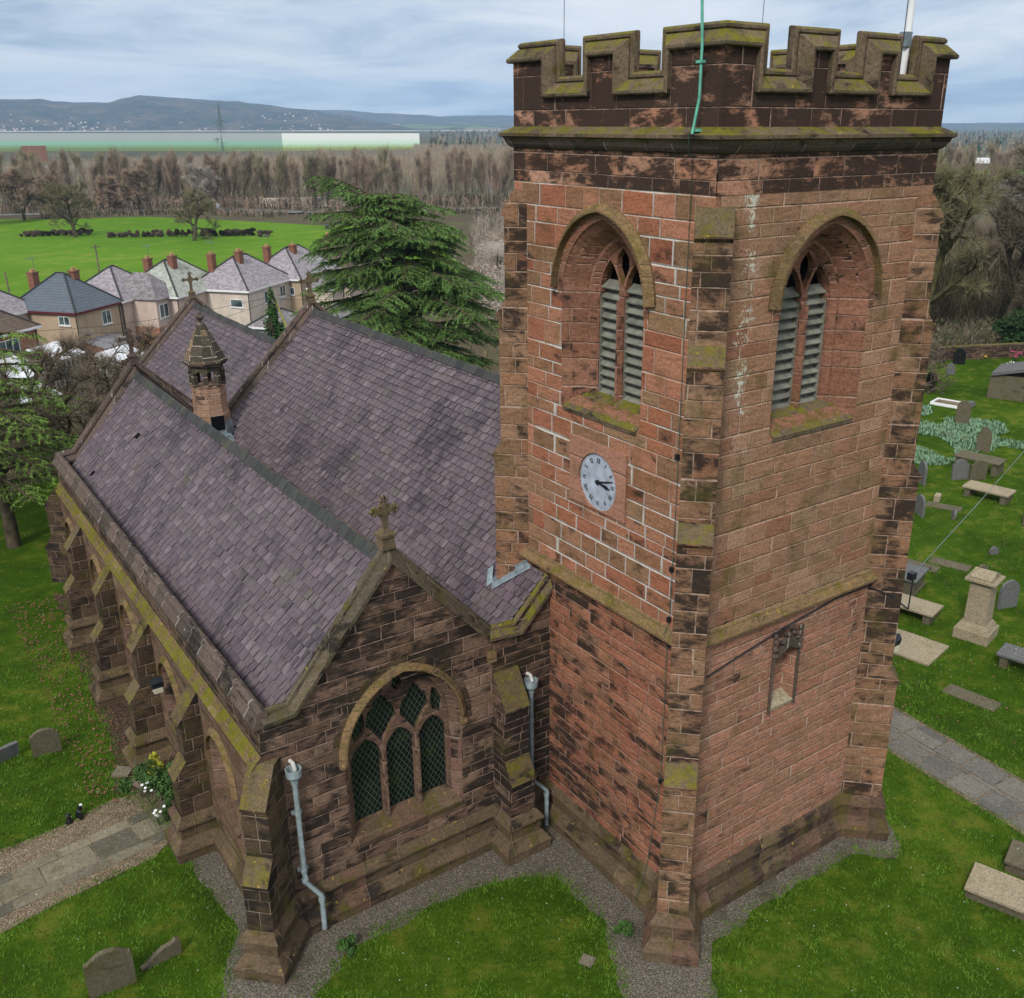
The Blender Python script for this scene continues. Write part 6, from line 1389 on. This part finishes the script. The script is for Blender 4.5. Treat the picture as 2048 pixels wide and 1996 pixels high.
h5 = house(hp(52.0, 132.0, 13.0, 9.0), HR, 13.0, 9.0, 'dark-roofed house behind the cedar', 'pebbledash', 'tiles_brown', 3.9, chim=((-3.0, 0.5, 2.6, 2.2, 2),), wins=(('s', 4.2, 3.8, 1.5, 1.7, 2),))
h0 = house((-3.2, 110.5, land(0, 110)), HR, 9.0, 9.0, 'brick house with a brown tiled roof at the left picture edge', 'orange_brick', 'tiles_brown', 3.6, hgt=6.0, wins=(('s', 3.0, 3.7, 3.0, 1.6, 3),))
h00 = house((-1.0, 122, land(0, 120)), HR, 9.0, 9.0, 'white-gabled house with a lilac slate roof behind the brick one', 'pebbledash_cream', 'tiles_lilac', 3.8, wins=())
m = MB(); m.box((6, 146, -8), (16, 6, 3.2), 0.2); tag(m.build('shed', 'felt'), 'long grey corrugated shed behind the first houses', 'shed')
# conservatories and glasshouse roofs in the gardens
def conservatory(loc, rz, w, d, h, label):
    t = thing('conservatory', label, 'conservatory', loc, rz)
    m = MB(); m.prism([(-w / 2 - .15, -d / 2 - .15, h), (-w / 2 - .15, d / 2, h + 1.1), (-w / 2 - .15, d / 2, h + 1.16), (-w / 2 - .15, -d / 2 - .15, h + 0.06)], V((w + .3, 0, 0))); rf = m.build('roof', 'poly', t)
    m = MB()
    for k in range(9): x = -w / 2 + w * k / 8; m.prism([(x, -d / 2 - .15, h + .06), (x, d / 2, h + 1.16), (x, d / 2, h + 1.24), (x, -d / 2 - .15, h + .14)], V((0.07, 0, 0)))
    m.build('glazing_bars', 'white_paint', rf)
    m = MB()
    for k in range(7): x = -w / 2 + (w - .1) * k / 6; m.box((x + .05, -d / 2, 0), (0.1, 0.1, h))
    for k in range(4): y = -d / 2 + (d - .1) * k / 3; m.box((w / 2, y + .05, 0), (0.1, 0.1, h)); m.box((-w / 2, y + .05, 0), (0.1, 0.1, h))
    for z in (0, h * 0.32, h - .12): m.box((0, -d / 2, z), (w, 0.12, 0.12)); m.box((w / 2, 0, z), (0.12, d, 0.12)); m.box((-w / 2, 0, z), (0.12, d, 0.12))
    m.build('frame', 'white_paint', t); m = MB(); m.box((0, 0, 0), (w - .1, d - .1, h - .05)); m.build('glass', 'pane', t)
conservatory((-2.4, 100, -8), HR, 9.5, 5.0, 2.7, 'large white conservatory behind the bare trees at the left edge')
conservatory((4.2, 106.8, -8), HR, 4.6, 3.6, 2.9, 'white conservatory with a clear ribbed roof beside the brick house')
conservatory((10.6, 105.5, -8), HR, 6.0, 2.6, 1.9, 'low ribbed carport roof below the maroon-trimmed lean-to')
conservatory((-1.0, 92, -8), HR, 5.0, 2.6, 1.9, 'small white greenhouse among the bare trees')
conservatory((12.5, 84, -8), HR, 3.2, 2.0, 1.6, 'small garden cold frame beside the green hedge')
t = thing('garden_railing', 'white railing on the patio below the first house', 'railing', (8.6, 101.5, -8), HR)
m = MB(); m.box((0, 0, 1.1), (6, 0.08, 0.1)); m.box((0, 0, 0.2), (6, 0.08, 0.08)); 
for k in range(19): m.box((-2.95 + k * 0.33, 0, 0), (0.07, 0.06, 1.15))
m.build('rails', 'white_paint', t)
def outhouse(loc, w, d, h, rise, label, wall='felt', rf='tiles_grey'):
    return house(loc, HR, w, d, label, wall, rf, rise, h, name='outbuilding')
outhouse((32.5, 112.5, -8), 7, 4.4, 2.8, 1.6, 'low slate-roofed outbuilding before the middle house'); outhouse((41.5, 114.5, -8), 6.5, 4.5, 2.6, 1.2, 'low grey outbuilding between the last two houses'); outhouse((43.2, 120.5, -8), 3.6, 3.6, 5.6, 2.4, 'pointed slate-roofed annexe against the end house', 'pebbledash', 'tiles_grey')
for i, (x, y, l, a_, lb) in enumerate(((33, 105, 9, 0.35, 'timber garden fence below the middle house'), (44, 108, 9, 0.5, 'timber garden fence near the cedar'), (-2, 88, 14, 0.6, 'timber garden fence at the left below the conservatories'), (9, 94, 8, 0.6, 'timber garden fence beside the green hedge'))):
    m = MB()
    for k in range(int(l / 0.3)): m.box((-l / 2 + k * 0.3, 0, 0), (0.27, 0.04, 1.8 + 0.04 * (k % 3)))
    for z in (0.4, 1.4): m.box((0, 0.06, z), (l, 0.06, 0.1))
    q = m.build('garden_fence', 'wood_fence'); q.location = (x, y, -8); q.rotation_euler = (0, 0, a_); tag(q, lb, 'fence')
# poles and wires
def pole(loc, h, label, ivy=False, lean=0.0, arm=False):
    t = thing('utility_pole', label, 'pole', loc); m = MB(); m.tube([(0, 0, -0.5), (lean * h, 0, h)], [0.16, 0.10], 8); m.build('post', 'wood_fence', t)
    if arm: m = MB(); m.box((lean * h, 0, h - 0.5), (1.6, 0.1, 0.12), 0.5); m.build('crossarm', 'wood_fence', t)
    if ivy: bush('ivy', (0, 0, 0), 1.5, 1.5, h * 0.92, 2600, 0.3, 'ivy', parent=t, seed=31)
pole((25.8, 96, -8), 9.6, 'ivy-covered pole rising behind the chancel gable', True)
m = MB(); m.tube([(28.4, 93.5, -8.2), (26.2, 96.3, 1.2)], [0.14, 0.12], 7); tag(m.build('stay_pole', 'wood_green'), 'leaning green-stained strut propped against the ivy-covered pole', 'pole')
pole((4.0, 132, -8), 9.5, 'bare grey pole behind the blue-roofed house', lean=-0.03); pole((16.8, 140, -8), 11.5, 'pole with a crossarm above the chimneys', arm=True); pole((108, 292, -8), 12, 'lone pole beside the far road', lean=-0.02)
m = MB()
for a, b in (((26.0, 96, 1.2), (75, 105, -1.0)), ((26.0, 96, 0.7), (75, 103, -1.6)), ((26.0, 96, 1.0), (-10, 92, 1.5)), ((26.0, 96, 0.6), (2, 80, 2.2))):
    a, b = V(a), V(b); m.tube([a.lerp(b, k / 10) - Z * 1.2 * sin(pi * k / 10) for k in range(11)], 0.022, 3)
tag(m.build('telephone_wires', 'black', uv=False), 'telephone wires fanning out from the ivy-covered pole', 'wires')
# road, kerb rail and posts beyond the pasture
mb = MB(); rp = [V((-60, 385, -7.85)), V((45, 352, -7.85)), V((93, 341, -7.6)), (V((116, 306, -7.6))), V((180, 284, -7.6)), V((300, 250, -7.7)), V((420, 205, -7.8))]
for a, b in zip(rp, rp[1:]):
    n_ = V((-(b - a).y, (b - a).x, 0)).normalized() * 4.0; mb.add([a - n_, b - n_, b + n_, a + n_], [(0, 1, 2, 3)])
tag(mb.build('road', 'asphalt'), kind='structure')
t = thing('roadside_fence', 'post and rail fence along the far road', 'fence', (0, 0, 0)); m = MB()
for a, b in zip(rp, rp[1:]):
    n_ = V(((b - a).y, -(b - a).x, 0)).normalized() * 5.2; L_ = (b - a).length; k = 0
    while k * 3.0 < L_: m.box(a.lerp(b, k * 3.0 / L_) + n_, (0.14, 0.14, 1.4)); k += 1
    for z in (0.6, 1.15): m.tube([a + n_ + Z * z, b + n_ + Z * z], 0.06, 4)
m.build('rails', 'wood_fence', t)
def p_roadhedge(R):
    k = R.randrange(4) + 1; a, b = rp[k], rp[k + 1]; q = a.lerp(b, R.random()) + V(((b - a).y, -(b - a).x, 0)).normalized() * R.uniform(5.5, 18); return (q.x, q.y)
brush('roadside_hedge', 2600, p_roadhedge, (0.8, 2.4), 0.12, ['twig', 'bark', 'twig_red', 'yew'], 12, 15, 0.8)
m = MB(); m.box((135, 330, -8), (44, 3.0, 3.0), -0.42); q = m.build('roadside_units', 'pebbledash_cream'); tag(q, 'row of pale pinkish units glimpsed between the poplar trunks', 'building')
m = MB(); m.box((96.5, 333, -8), (1.0, 0.3, 2.4), 0.3); tag(m.build('road_sign', 'white_paint'), 'small white sign beside the far road', 'sign')
# works building, pylon
def band_mat(name, top, mid, low):
    g = G(name); x, y, z = g.sep(g.pos()); n = g.noise(g.xyz(x * 0.4, y * 0.4, 0.0), 1.0, 3)
    f = (z + 8.0) / 21.0 + (n - 0.5) * 0.08; base = g.ramp(f, [(0.12, low), (0.36, mid), (0.62, top), (0.93, top), (0.955, (0.8, 0.82, 0.8))])
    g.color(base); g.rough(0.5); return g.mat
M['works_shaded'] = band_mat('banded cladding shaded side', (0.36, 0.40, 0.40), (0.24, 0.46, 0.33), (0.17, 0.24, 0.09))  # duller copy of one cladding: this side's shade is mixed into the colour
M['works_lit'] = band_mat('banded cladding bright side', (0.78, 0.80, 0.76), (0.55, 0.76, 0.60), (0.30, 0.38, 0.10))  # lit copy of the same cladding, brightness put into the colour
t = thing('works_building', 'vast flat-roofed works with pale and green graded cladding', 'building', (0, 0, 0))
c0, c1, c2 = V((420, 1097, -8)), V((566, 1048, -8)), V((-500, 1640, -8)); hh = Z * 18.5
m = MB(); m.add([c2, c0, c0 + hh, c2 + hh], [(0, 1, 2, 3)], 0); m.build('side_cladding', 'works_shaded', t)
m = MB(); m.add([c0, c1, c1 + hh * .98, c0 + hh], [(0, 1, 2, 3)], 0); c3_ = c1 + (c2 - c0); m.add([c1, c3_, c3_ + hh, c1 + hh * .98], [(0, 1, 2, 3)]); m.build('end_cladding', 'works_lit', t)
m = MB(); m.add([c0 + hh, c1 + hh * .98, c3_ + hh, c2 + hh], [(0, 1, 2, 3)]); m.build('roof', 'white_paint', t)
m = MB(); m.box((131, 874, -8), (17, 9, 12), -0.2); tag(m.build('brick_block', 'red_brick'), 'small red brick block on the horizon at the left', 'building')
m = MB(); m.box((60, 560, -8), (150, 30, 7.5), -0.12); tag(m.build('warehouse', 'felt'), 'long grey warehouse showing through the trees at the left', 'building')
t = thing('electricity_pylon', 'steel lattice pylon with crossarms before the hills', 'pylon', (365, 1134, -8), radians(20))
m = MB(); H_ = 50.0
def half(z): return 4.2 * (1 - z / H_) ** 1.3 + 0.25
lv = [H_ * k / 12 for k in range(13)]
for a, b in zip(lv, lv[1:]):
    A = [V((sx * half(a), sy * half(a), a)) for sx, sy in ((-1, -1), (1, -1), (1, 1), (-1, 1))]; B = [V((sx * half(b), sy * half(b), b)) for sx, sy in ((-1, -1), (1, -1), (1, 1), (-1, 1))]
    for i in range(4): m.tube([A[i], B[i]], 0.34, 4, cap=False); m.tube([A[i], B[(i + 1) % 4]], 0.16, 3, cap=False); m.tube([A[(i + 1) % 4], B[i]], 0.16, 3, cap=False)
m.build('mast', 'steel', t); m = MB()
for z, l in ((12.5, 11.0), (29.0, 11.5), (30.5, 6)):
    for s_ in (-1, 1):
        for yy in (-0.8, 0.8): m.tube([(0, yy, z + 1.8), (s_ * l, 0, z)], 0.22, 3); m.tube([(0, yy, z), (s_ * l, 0, z)], 0.22, 3)
m.build('crossarm', 'steel', t); m = MB()
for z, l in ((12.5, 11.0), (29.0, 11.5)):
    for s_ in (-1, 1): m.tube([(s_ * l, 0, z), (s_ * l, 0, z - 2.8)], 0.3, 4)
m.build('insulator', 'lead', t)
m = MB(); R_ = Matrix.Rotation(radians(20), 3, 'Z')
for z, l in ((9.7, 11), (26.2, 11.5)):
    for s_ in (-1, 1):
        p = R_ @ V((s_ * l, 0, z)) + V((365, 1134, -8)); d = R_ @ V((0.55, 0.9, 0)) 
        m.tube([p + V((300, -60, 0)) * k / 8 - Z * 9 * sin(pi * k / 8) for k in range(9)], 0.10, 3)
tag(m.build('power_lines', 'steel', uv=False), 'power lines sagging away from the pylon', 'wires')
t = thing('distant_shed', 'long white-roofed shed on the plain right of the tower', 'building', (600, 372, -8), -0.55)
m = MB(); m.box((0, 0, 0), (34, 14, 4.2)); m.build('wall', 'grave_grey', t); m = MB(); m.prism([(-18, -8, 4.2), (-18, 8, 4.2), (-18, 0, 7.4)], V((36, 0, 0))); m.build('roof', 'white_paint', t)
sheet('far_meadow', 'field', [(520, 330), (620, 300), (660, 360), (560, 400)], 0.15, 400)

# ------------------------------------------------------------------ hills and the plain's villages
def hill_mat(name, cols, sc):
    g = G(name); P = g.pos(); n = g.noise(P, sc, 6, 0.7); v = g.noise(P, sc * 7, 3, 0.7)
    b = g.ramp(n * 0.6 + v * 0.5 - 0.05, [(0.35, cols[0]), (0.5, cols[1]), (0.62, cols[2])])
    g.color(b); g.bump(v, 0.6, 20.0); return g.mat
M['hill'] = hill_mat('wooded hillside', [(0.008, 0.018, 0.016), (0.038, 0.04, 0.032), (0.14, 0.10, 0.06)], 0.005)
def patch(name):
    g = G(name); P = g.pos(); x, y, z = g.sep(P)
    v = g.node('ShaderNodeTexVoronoi', {}, Vector=g.vscale(P, (1, 1, 3)), Scale=0.0042); c = g.sep(S(g, v.outputs['Color']))[0]
    v2 = g.node('ShaderNodeTexVoronoi', {'feature': 'DISTANCE_TO_EDGE'}, Vector=g.vscale(P, (1, 1, 3)), Scale=0.0042)
    b = g.ramp(c, [(0, (0.10, 0.16, 0.05)), (0.35, (0.13, 0.19, 0.07)), (0.6, (0.19, 0.16, 0.10)), (0.8, (0.05, 0.05, 0.04)), (1, (0.12, 0.2, 0.06))])
    g.color(g.mix(1.0 - g.ss(S(g, v2.outputs['Distance']), 0.0, 0.07), b, (0.03, 0.035, 0.03))); return g.mat
M['hill_fields'] = patch('hedged hill pasture')
import bisect
def ridge_h(tbl, x):
    k = bisect.bisect(tbl, (x, 1e9)); 
    if k == 0: return tbl[0][1]
    if k >= len(tbl): return tbl[-1][1]
    a, b = tbl[k - 1], tbl[k]; f = smooth((x - a[0]) / (b[0] - a[0])); return a[1] + (b[1] - a[1]) * f
YW = radians(35.353)
def hillrange(name, dist, tbl, depth, mat, rough=0.03, seed=1, base=-8, nsl=60):
    """tbl: bearing in degrees right of the view axis -> height; a real ridge of its own depth, running across the view"""
    m = MB(); n = 170; b0, b1 = tbl[0][0], tbl[-1][0]; rows = []
    for j in range(nsl + 1):
        f = j / nsl; row = []
        for i in range(n + 1):
            b = b0 + (b1 - b0) * i / n; a = YW + radians(b); r_ = dist + depth * f
            h = ridge_h(tbl, b) * sin(pi * min(1, f * 1.05) * 0.5) ** 0.8 * (1 if f < 0.95 else 1 - (f - 0.95) * 2)
            x, y = cam.location.x + sin(a) * r_, cam.location.y + cos(a) * r_
            k = mnoise.fractal(V((x * 0.0011, y * 0.0011, seed)), 0.9, 2.1, 6); h *= 1 + 0.22 * k * (1 - f * .6); h += 7 * mnoise.noise(V((x * .01, y * .01, seed))) * (f > .02)
            row.append((x, y, base + max(0, h)))
        rows += row
    m.add(rows, [(j * (n + 1) + i, j * (n + 1) + i + 1, (j + 1) * (n + 1) + i + 1, (j + 1) * (n + 1) + i) for j in range(nsl) for i in range(n)], 0, 0, True)
    o = m.build(name, mat, uv=False); o['kind'] = 'structure'; return o
# bearings: atan((px-1084)/1956)
def bp(px): return math.degrees(atan2(px - 1084.2, 1956.25 / cos(radians(21))))
def hh_(py, d): return (249 - py) / 1956.25 / 1.0 * d * 0.94 + 19.4 + 8
D1 = 5200.0
T1 = [(bp(px), hh_(py, D1 + 1500)) for px, py in ((-400, 215), (-60, 212), (30, 207), (90, 208), (120, 213), (220, 213), (262, 205), (290, 200), (340, 203), (400, 205), (470, 209), (540, 217), (600, 222), (680, 232), (760, 246), (860, 255))]
hillrange('hills', D1, T1, 1500, 'hill', seed=3)
D2 = 7600.0
T2 = [(bp(px), hh_(py, D2 + 1500)) for px, py in ((480, 238), (560, 228), (640, 222), (700, 223), (760, 228), (840, 232), (880, 236), (920, 234), (1000, 232), (1060, 234), (1150, 238), (1400, 242), (1800, 246), (1900, 247), (2048, 246), (2500, 243))]
hillrange('far_hills', D2, T2, 1500, 'hill', seed=8)
D3 = 5600.0
T3 = [(bp(px), hh_(py, D3 + 900)) for px, py in ((690, 256), (760, 249), (840, 248), (930, 248), (1040, 250), (1200, 254))]
hillrange('hill_pastures', D3, T3, 900, 'hill_fields', seed=5)
# the houses at the foot of the hills: one far-off mass
R = random.Random(88); m = MB()
for _ in range(360):
    px = R.choice([R.uniform(0, 200), R.uniform(120, 520), R.uniform(520, 790), R.uniform(690, 800), R.uniform(690, 800)]); b = radians(bp(px)); a = YW + b
    d_ = 5200 + 1200 * R.random() ** 2 if px < 690 else R.uniform(5600, 6300); f = min(1, max(0, (d_ - D1) / 1500)); 
    z = -8 + ridge_h(T1, bp(px)) * sin(pi * min(1, f * 1.05) * .5) ** .8 * 0.95 if px < 690 else -8 + ridge_h(T3, bp(px)) * sin(pi * min(1, max(0, (d_ - D3)) / 900 * 1.05) * .5) ** .8
    x, y = cam.location.x + sin(a) * d_, cam.location.y + cos(a) * d_; s_ = R.uniform(5, 10)
    m.box((x, y, z - 3), (s_, s_, s_ * 0.4 + 5), R.uniform(0, 1.5), R.choice((0, 0, 1, 2)))
o = m.build('hillside_town', ['pebbledash_cream', 'pebbledash', 'tiles_lilac'], uv=False); o['kind'] = 'stuff'
M['silt'] = plain('pale estuary shore', (0.52, 0.47, 0.40), 0.9, 0, 0.2, 0.002)
mb = MB(); P = []
for k in range(41):
    a = YW + radians(bp(-500 + 1500 * k / 40)); 
    for d_ in (4650, 5190): P.append((cam.location.x + sin(a) * d_, cam.location.y + cos(a) * d_, -7.0))
mb.add(P, [(2 * i, 2 * i + 2, 2 * i + 3, 2 * i + 1) for i in range(40)]); tag(mb.build('shore', 'silt', uv=False), kind='structure')
# scattered copses on the plain to the right
def p_plain(R):
    a = YW + radians(bp(R.uniform(860, 2300))); d_ = 700 + 3800 * R.random() ** 1.3
    return (cam.location.x + sin(a) * d_, cam.location.y + cos(a) * d_)
brush('far_trees', 2600, p_plain, (8, 15), 1.6, ['twig', 'twig_olive', 'bark', 'yew'], 10, 17, 0.3)
# air
VOL = bpy.data.materials.new('haze'); VOL.use_nodes = True; vt = VOL.node_tree; vt.nodes.clear(); vo_ = vt.nodes.new('ShaderNodeOutputMaterial'); pv = vt.nodes.new('ShaderNodeVolumePrincipled')
pv.inputs['Color'].default_value = (0.46, 0.70, 1.0, 1); pv.inputs['Density'].default_value = 0.00010; pv.inputs['Anisotropy'].default_value = 0.0; vt.links.new(pv.outputs[0], vo_.inputs['Volume'])
m = MB(); m.box((400, 2900, -13), (19000, 16000, 480)); o = m.build('haze', VOL, uv=False); o['kind'] = 'stuff'
